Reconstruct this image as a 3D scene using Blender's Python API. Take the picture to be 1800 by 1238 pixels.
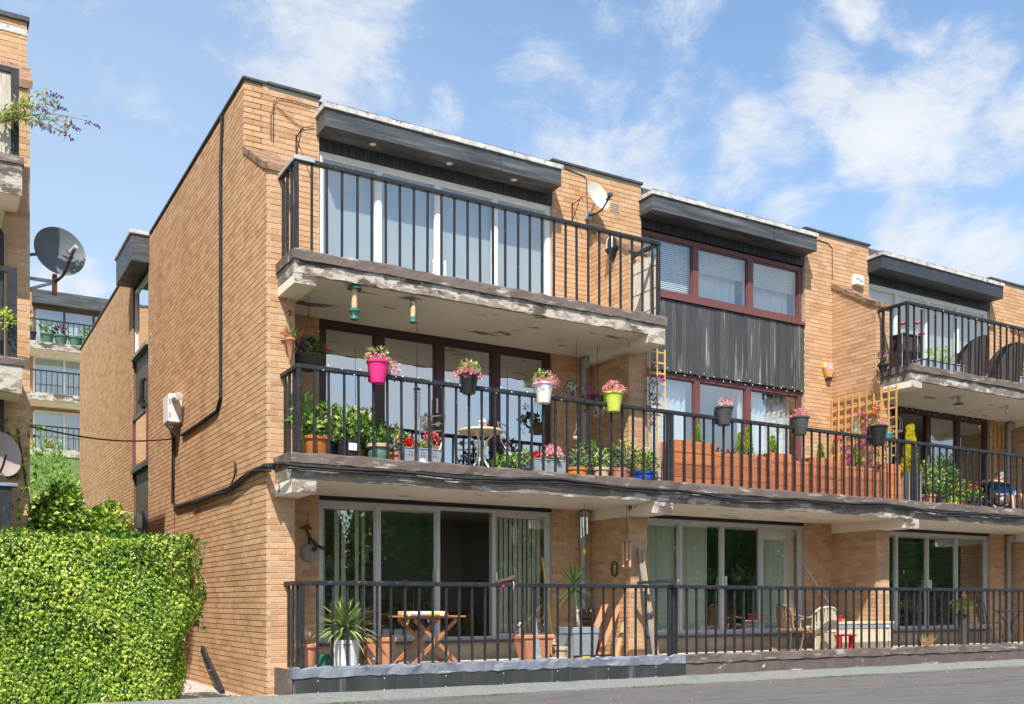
import bpy, math, random
from mathutils import Vector, Matrix, Euler
R = math.radians
rng = random.Random(11)
for o in list(bpy.data.objects): bpy.data.objects.remove(o)
sc = bpy.context.scene
COL = sc.collection

# ------------------------------------------------------------------ camera
FPX, CX, HY = 1744.0, 900.0, 1060.0            # focal length, centre column and horizon row of the 1800 px photograph
UX, VX = (0.8616, 0.5076), (-0.5078, 0.8615)   # world X and Y axes as (right, forward) of the camera
CAM = Vector((-3.631, -12.136, 1.2))
cd = bpy.data.cameras.new('camera'); cam = bpy.data.objects.new('camera', cd); COL.objects.link(cam)
cam.location = CAM
cam.rotation_euler = (R(90), 0, -math.atan2(UX[1], VX[1]))
cd.sensor_width = 36.0; cd.lens = FPX / 1800 * 36; cd.shift_y = (HY - 619) / 1800
cd.clip_end = 6000; cd.clip_start = .1
sc.camera = cam

# ------------------------------------------------------------------ sun, sky, exposure
LDIR = Vector((.40, .60, -1.0)).normalized()
sd = bpy.data.lights.new('sun', 'SUN'); sun = bpy.data.objects.new('sun', sd); COL.objects.link(sun)
sd.energy = 3.75; sd.angle = R(.53); sd.color = (1.0, .95, .86)
sun.rotation_euler = LDIR.to_track_quat('-Z', 'Y').to_euler(); sun.location = (-10, -30, 40)
sc.view_settings.view_transform = 'Standard'; sc.view_settings.look = 'None'
sc.view_settings.exposure = 1.03; sc.view_settings.gamma = 1.0; sc.view_settings.use_curve_mapping = False
sc.cycles.use_denoising = True
sc.cycles.max_bounces = 8; sc.cycles.transparent_max_bounces = 12
sc.cycles.sample_clamp_indirect = 6.0

def pixdir(px, py):
    r = (px - CX) / FPX
    return Vector((r * UX[0] + UX[1], r * VX[0] + VX[1], (HY - py) / FPX))
def on_y(px, py, Y):
    d = pixdir(px, py); return CAM + d * ((Y - CAM.y) / d.y)
def on_x(px, py, X):
    d = pixdir(px, py); return CAM + d * ((X - CAM.x) / d.x)
def on_z(px, py, Z):
    d = pixdir(px, py); return CAM + d * ((Z - CAM.z) / d.z)
def to_px(p):
    q = Vector(p) - CAM
    r = q.x * UX[0] + q.y * VX[0]; f = q.x * UX[1] + q.y * VX[1]
    return (CX + FPX * r / f, HY - FPX * q.z / f, f)

world = bpy.data.worlds.new('World'); sc.world = world; world.use_nodes = True
def build_world():
    nt = world.node_tree; N = nt.nodes; L = nt.links; N.clear()
    out = N.new('ShaderNodeOutputWorld'); bg = N.new('ShaderNodeBackground')
    sky = N.new('ShaderNodeTexSky'); sky.sky_type = 'NISHITA'; sky.sun_disc = False
    S = -LDIR
    sky.sun_elevation = math.asin(S.z); sky.sun_rotation = math.atan2(S.x, S.y)
    sky.air_density = 1.15; sky.dust_density = .6; sky.ozone_density = 1.6
    tc = N.new('ShaderNodeTexCoord')
    def vm(op, a, b=None):
        n = N.new('ShaderNodeVectorMath'); n.operation = op
        for i, x in enumerate((a, b)):
            if x is None: continue
            if hasattr(x, 'node'): L.new(x, n.inputs[i])
            else: n.inputs[i].default_value = x
        return n
    def mt(op, a, b=None, c=None, clamp=False):
        n = N.new('ShaderNodeMath'); n.operation = op; n.use_clamp = clamp
        for i, x in enumerate((a, b, c)):
            if x is None: continue
            if hasattr(x, 'node'): L.new(x, n.inputs[i])
            else: n.inputs[i].default_value = x
        return n.outputs[0]
    d = vm('NORMALIZE', tc.outputs['Generated']).outputs[0]
    # warp for wispy edges
    w = N.new('ShaderNodeTexNoise'); w.inputs['Scale'].default_value = 5.0; w.inputs['Detail'].default_value = 3; L.new(d, w.inputs['Vector'])
    wv = vm('SUBTRACT', w.outputs['Color'], (.5, .5, .5)).outputs[0]
    wv = vm('MULTIPLY', wv, (.10, .10, .10)).outputs[0]
    dw = vm('ADD', d, wv).outputs[0]
    ds = vm('MULTIPLY', dw, (1, 1, 1.7)).outputs[0]
    n1 = N.new('ShaderNodeTexNoise'); n1.inputs['Scale'].default_value = 7.5; n1.inputs['Detail'].default_value = 10; n1.inputs['Roughness'].default_value = .66
    L.new(ds, n1.inputs['Vector'])
    blobs = [(590, 60, 190, .50), (560, 170, 150, .5), (690, 130, 140, .42), (790, 180, 80, .38), (950, 190, 110, .44), (1010, 250, 150, .5),
             (1140, 330, 190, .48), (1280, 350, 190, .42), (1620, 230, 190, .56), (1690, 110, 110, .5), (1470, 150, 110, .45), (1740, 250, 140, .54), (1560, 300, 130, .46),
             (1600, 440, 130, .6), (1740, 470, 130, .6), (1390, 390, 110, .5), (120, 480, 100, .55), (60, 520, 110, .5), (1190, 20, 150, .33), (1080, 60, 90, .26), (1530, 20, 70, .34)]
    acc = None
    for (px, py, r, wt) in blobs:
        c = pixdir(px, py).normalized()
        dist = vm('DISTANCE', dw, tuple(c)).outputs['Value']
        mr = N.new('ShaderNodeMapRange'); mr.interpolation_type = 'SMOOTHSTEP'
        mr.inputs[1].default_value = r / FPX * .15; mr.inputs[2].default_value = r / FPX * 1.15
        mr.inputs[3].default_value = wt; mr.inputs[4].default_value = 0
        L.new(dist, mr.inputs[0])
        acc = mr.outputs[0] if acc is None else mt('MAXIMUM', acc, mr.outputs[0])
    # broken cloud everywhere else, made denser out of view to add fill light
    n2 = N.new('ShaderNodeTexNoise'); n2.inputs['Scale'].default_value = 2.1; n2.inputs['Detail'].default_value = 2; L.new(ds, n2.inputs['Vector'])
    m2 = N.new('ShaderNodeMapRange'); m2.inputs[1].default_value = .50; m2.inputs[2].default_value = .72; m2.inputs[3].default_value = 0; m2.inputs[4].default_value = .40
    L.new(n2.outputs['Fac'], m2.inputs[0])
    m3 = N.new('ShaderNodeMapRange'); m3.inputs[1].default_value = .44; m3.inputs[2].default_value = .62; m3.inputs[3].default_value = 0; m3.inputs[4].default_value = .52
    L.new(n2.outputs['Fac'], m3.inputs[0])
    fd = N.new('ShaderNodeMapRange'); fd.inputs[1].default_value = .62; fd.inputs[2].default_value = .95; fd.inputs[3].default_value = 0; fd.inputs[4].default_value = 1
    L.new(vm('DISTANCE', d, tuple(pixdir(900, 350).normalized())).outputs['Value'], fd.inputs[0])
    infr = mt('MAXIMUM', mt('MULTIPLY', m3.outputs[0], fd.outputs[0]), mt('MULTIPLY', m2.outputs[0], .55))
    acc = mt('MAXIMUM', acc, infr)
    den = mt('MULTIPLY_ADD', mt('SUBTRACT', n1.outputs['Fac'], .5), 2.1, acc)
    mr = N.new('ShaderNodeMapRange'); mr.interpolation_type = 'SMOOTHSTEP'
    mr.inputs[1].default_value = .12; mr.inputs[2].default_value = .70; mr.inputs[3].default_value = 0; mr.inputs[4].default_value = .92
    L.new(den, mr.inputs[0])
    # cloud colour: faintly grey in the thick parts
    n3 = N.new('ShaderNodeTexNoise'); n3.inputs['Scale'].default_value = 9; n3.inputs['Detail'].default_value = 5; L.new(ds, n3.inputs['Vector'])
    cr = N.new('ShaderNodeMix'); cr.data_type = 'RGBA'
    cr.inputs[6].default_value = (2.6, 2.8, 3.1, 1); cr.inputs[7].default_value = (3.7, 3.75, 3.85, 1); L.new(n3.outputs['Fac'], cr.inputs[0])
    # pale veil of thin cloud, thicker towards the horizon
    sep = N.new('ShaderNodeSeparateXYZ'); L.new(d, sep.inputs[0])
    hz = N.new('ShaderNodeMapRange'); hz.inputs[1].default_value = .05; hz.inputs[2].default_value = .62; hz.inputs[3].default_value = .55; hz.inputs[4].default_value = .0
    L.new(sep.outputs['Z'], hz.inputs[0])
    lv = N.new('ShaderNodeMapRange'); lv.interpolation_type = 'SMOOTHSTEP'; lv.inputs[1].default_value = .05; lv.inputs[2].default_value = .62; lv.inputs[3].default_value = .40; lv.inputs[4].default_value = 0
    L.new(vm('DISTANCE', dw, tuple(pixdir(60, 420).normalized())).outputs['Value'], lv.inputs[0])
    veil = mt('ADD', mt('MULTIPLY', hz.outputs[0], mt('ADD', n2.outputs['Fac'], .25)), lv.outputs[0], clamp=True)
    mv = N.new('ShaderNodeMix'); mv.data_type = 'RGBA'; L.new(veil, mv.inputs[0]); hs = N.new('ShaderNodeHueSaturation'); hs.inputs['Saturation'].default_value = 1.08; hs.inputs['Value'].default_value = .83; L.new(sky.outputs[0], hs.inputs['Color']); L.new(hs.outputs[0], mv.inputs[6]); mv.inputs[7].default_value = (2.2, 2.75, 3.4, 1)
    mx = N.new('ShaderNodeMix'); mx.data_type = 'RGBA'; L.new(mr.outputs[0], mx.inputs[0]); L.new(mv.outputs[2], mx.inputs[6]); L.new(cr.outputs[2], mx.inputs[7])
    L.new(mx.outputs[2], bg.inputs[0]); bg.inputs[1].default_value = .135
    L.new(bg.outputs[0], out.inputs[0])
build_world()

# ------------------------------------------------------------------ mesh builder
class MB:
    def __init__(s): s.v = []; s.f = []; s.r = []
    def add(s, vs, fs, r=0.0):
        n = len(s.v); s.v += [tuple(p) for p in vs]
        s.f += [tuple(i + n for i in f) for f in fs]; s.r += [r] * len(fs); return s
    def box(s, x0, x1, y0, y1, z0, z1, r=0.0, M=None):
        vs = [(x0, y0, z0), (x1, y0, z0), (x1, y1, z0), (x0, y1, z0), (x0, y0, z1), (x1, y0, z1), (x1, y1, z1), (x0, y1, z1)]
        if M: vs = [M @ Vector(p) for p in vs]
        return s.add(vs, [(3, 2, 1, 0), (4, 5, 6, 7), (0, 1, 5, 4), (1, 2, 6, 5), (2, 3, 7, 6), (3, 0, 4, 7)], r)
    def cbox(s, x0, x1, y0, y1, z0, z1, c=.01, M=None):       # box with chamfered edges
        a = []
        for (z, i) in ((z0, c), (z0 + c, 0), (z1 - c, 0), (z1, c)):
            ring = [(x0 + i, y0 + c), (x0 + c, y0 + i), (x1 - c, y0 + i), (x1 - i, y0 + c), (x1 - i, y1 - c), (x1 - c, y1 - i), (x0 + c, y1 - i), (x0 + i, y1 - c)]
            a += [(x, y, z) for x, y in ring]
        if M: a = [M @ Vector(p) for p in a]
        fs = [tuple(range(7, -1, -1)), tuple(range(24, 32))]
        for k in range(3):
            for j in range(8): fs.append((k * 8 + j, k * 8 + (j + 1) % 8, k * 8 + 8 + (j + 1) % 8, k * 8 + 8 + j))
        return s.add(a, fs)
    def bar(s, p, q, w, h, up=(0, 0, 1), r=0.0):
        p = Vector(p); q = Vector(q); d = (q - p); Ln = d.length; d.normalize()
        up = Vector(up)
        if abs(d.dot(up)) > .98: up = Vector((0, 1, 0))
        a = d.cross(up).normalized(); b = a.cross(d).normalized()
        M = Matrix(((a.x, d.x, b.x, p.x), (a.y, d.y, b.y, p.y), (a.z, d.z, b.z, p.z), (0, 0, 0, 1)))
        return s.box(-w / 2, w / 2, 0, Ln, -h / 2, h / 2, r, M)
    def tube(s, pts, rad, n=6, caps=True, r=0.0):
        pts = [Vector(p) for p in pts]; m = len(pts)
        rads = rad if isinstance(rad, (list, tuple)) else [rad] * m
        vs = []; a = None
        for i, p in enumerate(pts):
            d = (pts[min(i + 1, m - 1)] - pts[max(i - 1, 0)]).normalized()
            if a is None:
                a = d.cross(Vector((0, 0, 1)))
                if a.length < .05: a = d.cross(Vector((0, 1, 0)))
            a = (a - d * a.dot(d)).normalized(); b = d.cross(a)
            for k in range(n):
                t = 2 * math.pi * k / n
                vs.append(p + (a * math.cos(t) + b * math.sin(t)) * rads[i])
        fs = [(i * n + k, i * n + (k + 1) % n, (i + 1) * n + (k + 1) % n, (i + 1) * n + k) for i in range(m - 1) for k in range(n)]
        if caps: fs += [tuple(range(n - 1, -1, -1)), tuple((m - 1) * n + k for k in range(n))]
        return s.add(vs, fs, r)
    def lathe(s, prof, n=18, c=(0, 0, 0), M=None, wob=0):
        vs = []; m = len(prof)
        for (r, z) in prof:
            for k in range(n):
                t = 2 * math.pi * k / n
                p = Vector((c[0] + r * math.cos(t), c[1] + r * math.sin(t), c[2] + z))
                vs.append(M @ p if M else p)
        fs = [(i * n + k, i * n + (k + 1) % n, (i + 1) * n + (k + 1) % n, (i + 1) * n + k) for i in range(m - 1) for k in range(n)]
        fs.append(tuple(range(n - 1, -1, -1))); fs.append(tuple((m - 1) * n + k for k in range(n)))
        return s.add(vs, fs)
    def prism_x(s, poly, x0, x1):      # poly in (y, z)
        n = len(poly)
        vs = [(x0, y, z) for y, z in poly] + [(x1, y, z) for y, z in poly]
        return s.add(vs, [tuple(range(n)), tuple(range(2 * n - 1, n - 1, -1))] + [(i, i + n, (i + 1) % n + n, (i + 1) % n) for i in range(n)])
    def leaf(s, p, d, nrm, Ln, W, r=0.0, fold=.25):
        p = Vector(p); d = Vector(d).normalized(); a = d.cross(Vector(nrm))
        if a.length < 1e-3: a = d.cross(Vector((.3, .5, .8)))
        a.normalize(); nn = a.cross(d)
        m = p + d * Ln * .45
        vs = [p, m + a * W * .5 + nn * W * fold, p + d * Ln - nn * Ln * .12, m - a * W * .5 + nn * W * fold, m]
        return s.add(vs, [(0, 1, 4), (1, 2, 4), (2, 3, 4), (3, 0, 4)], r)
    def quadleaf(s, p, d, nrm, Ln, W, r=0.0):
        p = Vector(p); d = Vector(d).normalized(); a = d.cross(Vector(nrm))
        if a.length < 1e-3: a = d.cross(Vector((.3, .5, .8)))
        a.normalize(); m = p + d * Ln * .5
        return s.add([p, m + a * W * .5, p + d * Ln, m - a * W * .5], [(0, 1, 2, 3)], r)

def mesh_of(name, mb, m, smooth=False):
    me = bpy.data.meshes.new(name); me.from_pydata(mb.v, [], mb.f)
    if any(mb.r):
        a = me.attributes.new('rnd', 'FLOAT', 'FACE'); a.data.foreach_set('value', mb.r)
    me.materials.append(m)
    if smooth:
        me.polygons.foreach_set('use_smooth', [True] * len(me.polygons)); me.set_sharp_from_angle(angle=R(38))
    me.update(); return me
def obj(name, mb, m, parent=None, smooth=False, loc=None):
    me = mb if isinstance(mb, bpy.types.Mesh) else mesh_of(name, mb, m, smooth)
    o = bpy.data.objects.new(name, me); COL.objects.link(o)
    if parent: o.parent = parent
    if loc is not None: o.location = loc
    if name in ('flower', 'foliage', 'vine'): o['kind'] = 'stuff'
    return o
def tag(o, label=None, cat=None, group=None, kind=None):
    if label: o['label'] = label
    if cat: o['category'] = cat
    if group: o['group'] = group
    if kind: o['kind'] = kind
    return o
def thing(name, label, cat, loc=(0, 0, 0), rz=0.0, group=None):
    o = bpy.data.objects.new(name, None); COL.objects.link(o); o.empty_display_size = .1
    o.location = loc; o.rotation_euler = (0, 0, rz)
    return tag(o, label, cat, group)
def struct(name, mb, m, smooth=False): return tag(obj(name, mb, m, None, smooth), kind='structure')
def copy_tree(o, parent=None):
    c = o.copy(); COL.objects.link(c); c.parent = parent
    for ch in o.children: copy_tree(ch, c)
    return c

# ------------------------------------------------------------------ materials
MATS = {}
def mat(name, c1, c2=None, sc_=5.0, rough=.6, bump=0.0, bs=40.0, metal=0.0, lo=.35, hi=.65, st=(1, 1, 1), spec=.4, detail=5, c3=None, s3=2.0, lo3=.5, hi3=.62, st3=(1, 1, 1), bd=.02, rnd=0.0, coat=0.0):
    m = bpy.data.materials.new(name); m.use_nodes = True; MATS[name] = m
    nt = m.node_tree; N = nt.nodes; L = nt.links; b = N['Principled BSDF']
    b.inputs['Roughness'].default_value = rough; b.inputs['Metallic'].default_value = metal
    b.inputs['Specular IOR Level'].default_value = spec
    if coat: b.inputs['Coat Weight'].default_value = coat; b.inputs['Coat Roughness'].default_value = .12
    c1 = (*c1, 1)
    if c2 is None and c3 is None and not bump and not rnd:
        b.inputs['Base Color'].default_value = c1; return m
    tc = N.new('ShaderNodeTexCoord'); oi = N.new('ShaderNodeObjectInfo')
    ad = N.new('ShaderNodeVectorMath'); ad.operation = 'MULTIPLY_ADD'
    cb = N.new('ShaderNodeCombineXYZ')
    for i in range(3): L.new(oi.outputs['Random'], cb.inputs[i])
    L.new(cb.outputs[0], ad.inputs[0]); ad.inputs[1].default_value = (17, 23, 31); L.new(tc.outputs['Object'], ad.inputs[2])
    def noise(scale, stv, det):
        mp = N.new('ShaderNodeMapping'); mp.inputs['Scale'].default_value = stv; L.new(ad.outputs[0], mp.inputs[0])
        n = N.new('ShaderNodeTexNoise'); n.inputs['Scale'].default_value = scale; n.inputs['Detail'].default_value = det; n.inputs['Roughness'].default_value = .6
        L.new(mp.outputs[0], n.inputs['Vector']); return n.outputs['Fac']
    def rng_(f, a, c):
        mr = N.new('ShaderNodeMapRange'); mr.inputs[1].default_value = a; mr.inputs[2].default_value = c; L.new(f, mr.inputs[0]); return mr.outputs[0]
    col = None
    mx = N.new('ShaderNodeMix'); mx.data_type = 'RGBA'; mx.inputs[6].default_value = c1; mx.inputs[7].default_value = (*(c2 or c1[:3]), 1)
    L.new(rng_(noise(sc_, st, detail), lo, hi), mx.inputs[0]); col = mx.outputs[2]
    if c3 is not None:
        m3 = N.new('ShaderNodeMix'); m3.data_type = 'RGBA'; L.new(col, m3.inputs[6]); m3.inputs[7].default_value = (*c3, 1)
        L.new(rng_(noise(s3, st3, 6), lo3, hi3), m3.inputs[0]); col = m3.outputs[2]
    if rnd:
        hv = N.new('ShaderNodeHueSaturation'); L.new(col, hv.inputs['Color'])
        mr = N.new('ShaderNodeMapRange'); mr.inputs[3].default_value = 1 - rnd; mr.inputs[4].default_value = 1 + rnd; L.new(oi.outputs['Random'], mr.inputs[0])
        L.new(mr.outputs[0], hv.inputs['Value']); col = hv.outputs[0]
    L.new(col, b.inputs['Base Color'])
    if bump:
        bp = N.new('ShaderNodeBump'); bp.inputs['Strength'].default_value = bump; bp.inputs['Distance'].default_value = bd
        L.new(noise(bs, (1, 1, 1), 4), bp.inputs['Height']); L.new(bp.outputs[0], b.inputs['Normal'])
    return m
def leafmat(name, cols, trans=.35, rough=.45):
    m = bpy.data.materials.new(name); m.use_nodes = True; MATS[name] = m
    nt = m.node_tree; N = nt.nodes; L = nt.links; b = N['Principled BSDF']; out = N['Material Output']
    at = N.new('ShaderNodeAttribute'); at.attribute_name = 'rnd'; oi = N.new('ShaderNodeObjectInfo')
    ad = N.new('ShaderNodeMath'); ad.operation = 'ADD'; L.new(at.outputs['Fac'], ad.inputs[0])
    sc2 = N.new('ShaderNodeMath'); sc2.operation = 'MULTIPLY'; sc2.inputs[1].default_value = .37; L.new(oi.outputs['Random'], sc2.inputs[0])
    L.new(sc2.outputs[0], ad.inputs[1])
    fr = N.new('ShaderNodeMath'); fr.operation = 'FRACT'; L.new(ad.outputs[0], fr.inputs[0])
    cr = N.new('ShaderNodeValToRGB'); e = cr.color_ramp.elements
    while len(e) < len(cols): e.new(.5)
    for i, c in enumerate(cols): e[i].position = i / max(1, len(cols) - 1); e[i].color = (*c, 1)
    L.new(fr.outputs[0], cr.inputs[0]); L.new(cr.outputs[0], b.inputs['Base Color'])
    b.inputs['Roughness'].default_value = rough; b.inputs['Specular IOR Level'].default_value = .45
    tr = N.new('ShaderNodeBsdfTranslucent'); L.new(cr.outputs[0], tr.inputs[0])
    ms = N.new('ShaderNodeMixShader'); ms.inputs[0].default_value = trans
    L.new(b.outputs[0], ms.inputs[1]); L.new(tr.outputs[0], ms.inputs[2]); L.new(ms.outputs[0], out.inputs[0])
    return m
def glassmat(name, refl, tint=(.86, .9, .9), rough=.0):
    m = bpy.data.materials.new(name); m.use_nodes = True
    nt = m.node_tree; N = nt.nodes; L = nt.links; out = N['Material Output']; N.remove(N['Principled BSDF'])
    tr = N.new('ShaderNodeBsdfTransparent'); tr.inputs[0].default_value = (*tint, 1)
    gl = N.new('ShaderNodeBsdfGlossy'); gl.inputs['Color'].default_value = (.93, .97, 1, 1); gl.inputs['Roughness'].default_value = rough
    lw = N.new('ShaderNodeLayerWeight'); lw.inputs[0].default_value = .5; fz = N.new('ShaderNodeMath'); fz.operation = 'POWER'; L.new(lw.outputs['Facing'], fz.inputs[0]); fz.inputs[1].default_value = 3.5
    ma = N.new('ShaderNodeMath'); ma.operation = 'MULTIPLY_ADD'; ma.use_clamp = True; L.new(fz.outputs[0], ma.inputs[0]); ma.inputs[1].default_value = .9; ma.inputs[2].default_value = refl
    # slightly wavy float glass
    tc = N.new('ShaderNodeTexCoord'); n = N.new('ShaderNodeTexNoise'); n.inputs['Scale'].default_value = 1.3; n.inputs['Detail'].default_value = 1; L.new(tc.outputs['Object'], n.inputs['Vector'])
    bp = N.new('ShaderNodeBump'); bp.inputs['Strength'].default_value = .10; bp.inputs['Distance'].default_value = .03; L.new(n.outputs['Fac'], bp.inputs['Height']); L.new(bp.outputs[0], gl.inputs['Normal'])
    mx = N.new('ShaderNodeMixShader'); L.new(ma.outputs[0], mx.inputs[0]); L.new(tr.outputs[0], mx.inputs[1]); L.new(gl.outputs[0], mx.inputs[2]); L.new(mx.outputs[0], out.inputs[0])
    return m
def brickmat():
    m = bpy.data.materials.new('brick'); m.use_nodes = True
    nt = m.node_tree; N = nt.nodes; L = nt.links; b = N['Principled BSDF']
    b.inputs['Roughness'].default_value = .88; b.inputs['Specular IOR Level'].default_value = .2
    at = N.new('ShaderNodeAttribute'); at.attribute_name = 'rnd'; oi = N.new('ShaderNodeObjectInfo')
    ad = N.new('ShaderNodeMath'); L.new(at.outputs['Fac'], ad.inputs[0]); L.new(oi.outputs['Random'], ad.inputs[1])
    fr = N.new('ShaderNodeMath'); fr.operation = 'FRACT'; L.new(ad.outputs[0], fr.inputs[0])
    cr = N.new('ShaderNodeValToRGB'); e = cr.color_ramp.elements
    cs = [(0, (.46, .255, .13)), (.2, (.51, .30, .16)), (.5, (.555, .338, .188)), (.8, (.60, .378, .218)), (1, (.49, .27, .14))]
    while len(e) < len(cs): e.new(.5)
    for i, (p, c) in enumerate(cs): e[i].position = p; e[i].color = (*c, 1)
    L.new(fr.outputs[0], cr.inputs[0])
    ge = N.new('ShaderNodeNewGeometry')
    def noise(s, d, st=(1, 1, 1)):
        mp = N.new('ShaderNodeMapping'); mp.inputs['Scale'].default_value = st; L.new(ge.outputs['Position'], mp.inputs[0])
        n = N.new('ShaderNodeTexNoise'); n.inputs['Scale'].default_value = s; n.inputs['Detail'].default_value = d; L.new(mp.outputs[0], n.inputs['Vector']); return n.outputs['Fac']
    # rain stains and weathered patches in the masonry
    st = N.new('ShaderNodeMapRange'); st.inputs[1].default_value = .56; st.inputs[2].default_value = .80; st.inputs[4].default_value = .36; L.new(noise(.9, 7, (1.6, 1.1, .45)), st.inputs[0])
    m1 = N.new('ShaderNodeMix'); m1.data_type = 'RGBA'; L.new(st.outputs[0], m1.inputs[0]); L.new(cr.outputs[0], m1.inputs[6]); m1.inputs[7].default_value = (.19, .115, .06, 1)
    sp = N.new('ShaderNodeMapRange'); sp.inputs[1].default_value = .35; sp.inputs[2].default_value = .7; sp.inputs[3].default_value = .84; sp.inputs[4].default_value = 1.12; L.new(noise(55, 3), sp.inputs[0])
    hv = N.new('ShaderNodeHueSaturation'); L.new(m1.outputs[2], hv.inputs['Color']); L.new(sp.outputs[0], hv.inputs['Value'])
    L.new(hv.outputs[0], b.inputs['Base Color'])
    bp = N.new('ShaderNodeBump'); bp.inputs['Strength'].default_value = .35; bp.inputs['Distance'].default_value = .006; L.new(noise(120, 3), bp.inputs['Height']); L.new(bp.outputs[0], b.inputs['Normal'])
    return m
M_brick = brickmat()
M_mortar = mat('mortar', (.50, .41, .31), (.40, .32, .23), 3, rough=.95, bump=.3, bs=90)
M_mortard = mat('mortar_joint_shade', (.25, .165, .095), (.17, .11, .06), 2.5, rough=.95, bump=.3, bs=90)  # gable mortar, darkened to paint in the shadow of the raked joints
M_fascia = mat('fascia_board', (.035, .037, .041), (.075, .080, .086), 3, rough=.5, st=(.5, 1, 6), bump=.15, bs=30, c3=(.17, .175, .18), s3=2.5, lo3=.48, hi3=.74, st3=(.35, 1, 7))
M_fascia3 = mat('fascia_board_new', (.030, .034, .042), (.040, .046, .055), 2, rough=.5, bump=.05)
M_trim = mat('white_trim', (.62, .60, .57), (.40, .38, .36), 9, rough=.6, c3=(.14, .13, .12), s3=14, lo3=.58, hi3=.66)
M_coping = mat('lead_edge', (.045, .047, .05), (.08, .085, .09), 6, rough=.5, c3=(.35, .34, .33), s3=10, lo3=.66, hi3=.70)
M_clad = mat('cladding_paint', (.045, .047, .050), (.075, .078, .082), 6, rough=.6, st=(8, 8, .5), bump=.2, bs=60, c3=(.34, .33, .32), s3=1.5, lo3=.585, hi3=.72, st3=(7, 1, .5), rnd=.25)
M_cladtop = mat('cladding_dark', (.022, .027, .033), (.035, .040, .047), 6, rough=.55, st=(8, 8, .5), rnd=.2)
M_soffit = mat('soffit_paint', (.82, .745, .63), (.74, .665, .55), 1.4, rough=.85, bump=.12, bs=25, c3=(.20, .15, .10), s3=2.4, lo3=.625, hi3=.655, st3=(.5, 1.4, 1))
M_band = mat('peeling_concrete', (.47, .425, .36), (.27, .22, .18), 5, rough=.9, bump=.5, bs=35, lo=.50, hi=.56, st=(.8, 1, 1.6), c3=(.115, .088, .072), s3=4.6, lo3=.53, hi3=.565, st3=(.4, 1, 1))
M_band1 = mat('stained_edge', (.15, .115, .095), (.27, .225, .19), 5, rough=.85, bump=.6, bs=30, st=(.7, 1, 2), c3=(.47, .43, .375), s3=4.2, lo3=.54, hi3=.60, st3=(.7, 1, 1.6))
M_upst = mat('brown_bitumen_paint', (.105, .078, .066), (.165, .128, .11), 5, rough=.72, bump=.5, bs=26, st=(.5, 1, 1), c3=(.42, .375, .34), s3=5, lo3=.57, hi3=.68, st3=(.5, 1, 2.4))
M_lead = mat('lead_flashing', (.12, .135, .165), (.23, .25, .29), 4, rough=.5, bump=.5, bs=14, c3=(.55, .55, .56), s3=7, lo3=.60, hi3=.75, st3=(.5, 1, 2))
M_board = mat('black_board', (.030, .034, .034), (.052, .056, .055), 3, rough=.42, st=(1, 1, .3), c3=(.18, .18, .175), s3=3.0, lo3=.60, hi3=.78, st3=(3, 1, .12))
M_rail = mat('black_rail_paint', (.013, .014, .017), (.027, .030, .035), 14, rough=.5, bump=.15, bs=60, c3=(.22, .17, .13), s3=22, lo3=.645, hi3=.70)
M_alu = mat('aluminium', (.55, .55, .54), (.47, .47, .46), 6, rough=.38, metal=.25)
M_white = mat('white_upvc', (.74, .74, .72), (.66, .66, .64), 5, rough=.35)
M_brown = mat('brown_upvc', (.060, .026, .026), (.078, .036, .035), 12, rough=.38, st=(6, 6, 1))
M_maroon = mat('maroon_upvc', (.135, .048, .046), (.168, .064, .060), 10, rough=.38, st=(1, 1, 6))
M_dark = mat('dark_seal', (.015, .015, .015))
M_glass = glassmat('glass_upper', .52)
M_glass0 = glassmat('glass_ground', .32)
M_glassT = glassmat('glass_top', .22)
M_glassM = glassmat('glass_middle', .34)
M_render = mat('tan_render', (.46, .35, .24), (.36, .27, .18), 4, rough=.9, bump=.4, bs=60)
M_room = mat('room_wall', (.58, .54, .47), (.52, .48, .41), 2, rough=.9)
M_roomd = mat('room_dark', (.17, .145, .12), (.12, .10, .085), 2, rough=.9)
M_curt = mat('curtain_cloth', (.82, .84, .72), (.74, .77, .65), 3, rough=.9, st=(4, 4, .3))
M_flatblind = mat('grey_roller_blind', (.44, .455, .45), (.39, .405, .40), 2, rough=.9)
M_net = mat('net_curtain', (.74, .76, .76), (.66, .69, .70), 3, rough=.9, st=(3, 3, .3))
M_blind = mat('blind_slat', (.82, .80, .64), (.76, .74, .58), 2, rough=.8)
M_tanblind = mat('tan_blind', (.50, .42, .30), (.43, .36, .26), 2, rough=.8)
M_felt = mat('mineral_felt', (.105, .099, .097), (.165, .155, .15), 45, rough=.95, bump=1.0, bs=110, st=(1, 1, 1), c3=(.075, .070, .070), s3=4, lo3=.46, hi3=.75, st3=(.25, 2.4, 1), bd=.015)
M_feltg = mat('green_mineral_felt', (.15, .157, .147), (.245, .252, .236), 38, rough=.95, bump=.8, bs=120, c3=(.15, .16, .15), s3=3, lo3=.56, hi3=.72)
M_grit = mat('pale_grit', (.26, .25, .24), (.18, .17, .165), 30, rough=.95)
M_floor = mat('balcony_paving', (.62, .54, .46), (.52, .45, .38), 3, rough=.9, bump=.3, bs=50)
M_conc = mat('path_concrete', (.46, .43, .38), (.36, .335, .295), 3, rough=.9, bump=.3, bs=50)
M_grass = mat('hill_grass', (.07, .10, .03), (.10, .13, .045), .8, rough=.95, bump=.6, bs=5)
M_pipe = mat('grey_pipe', (.34, .34, .335), (.28, .28, .275), 6, rough=.45)
M_pipeb = mat('black_pipe', (.018, .018, .019), (.03, .03, .031), 8, rough=.45)
M_cable = mat('black_cable', (.014, .014, .015), (.03, .03, .03), 20, rough=.5)
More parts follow.
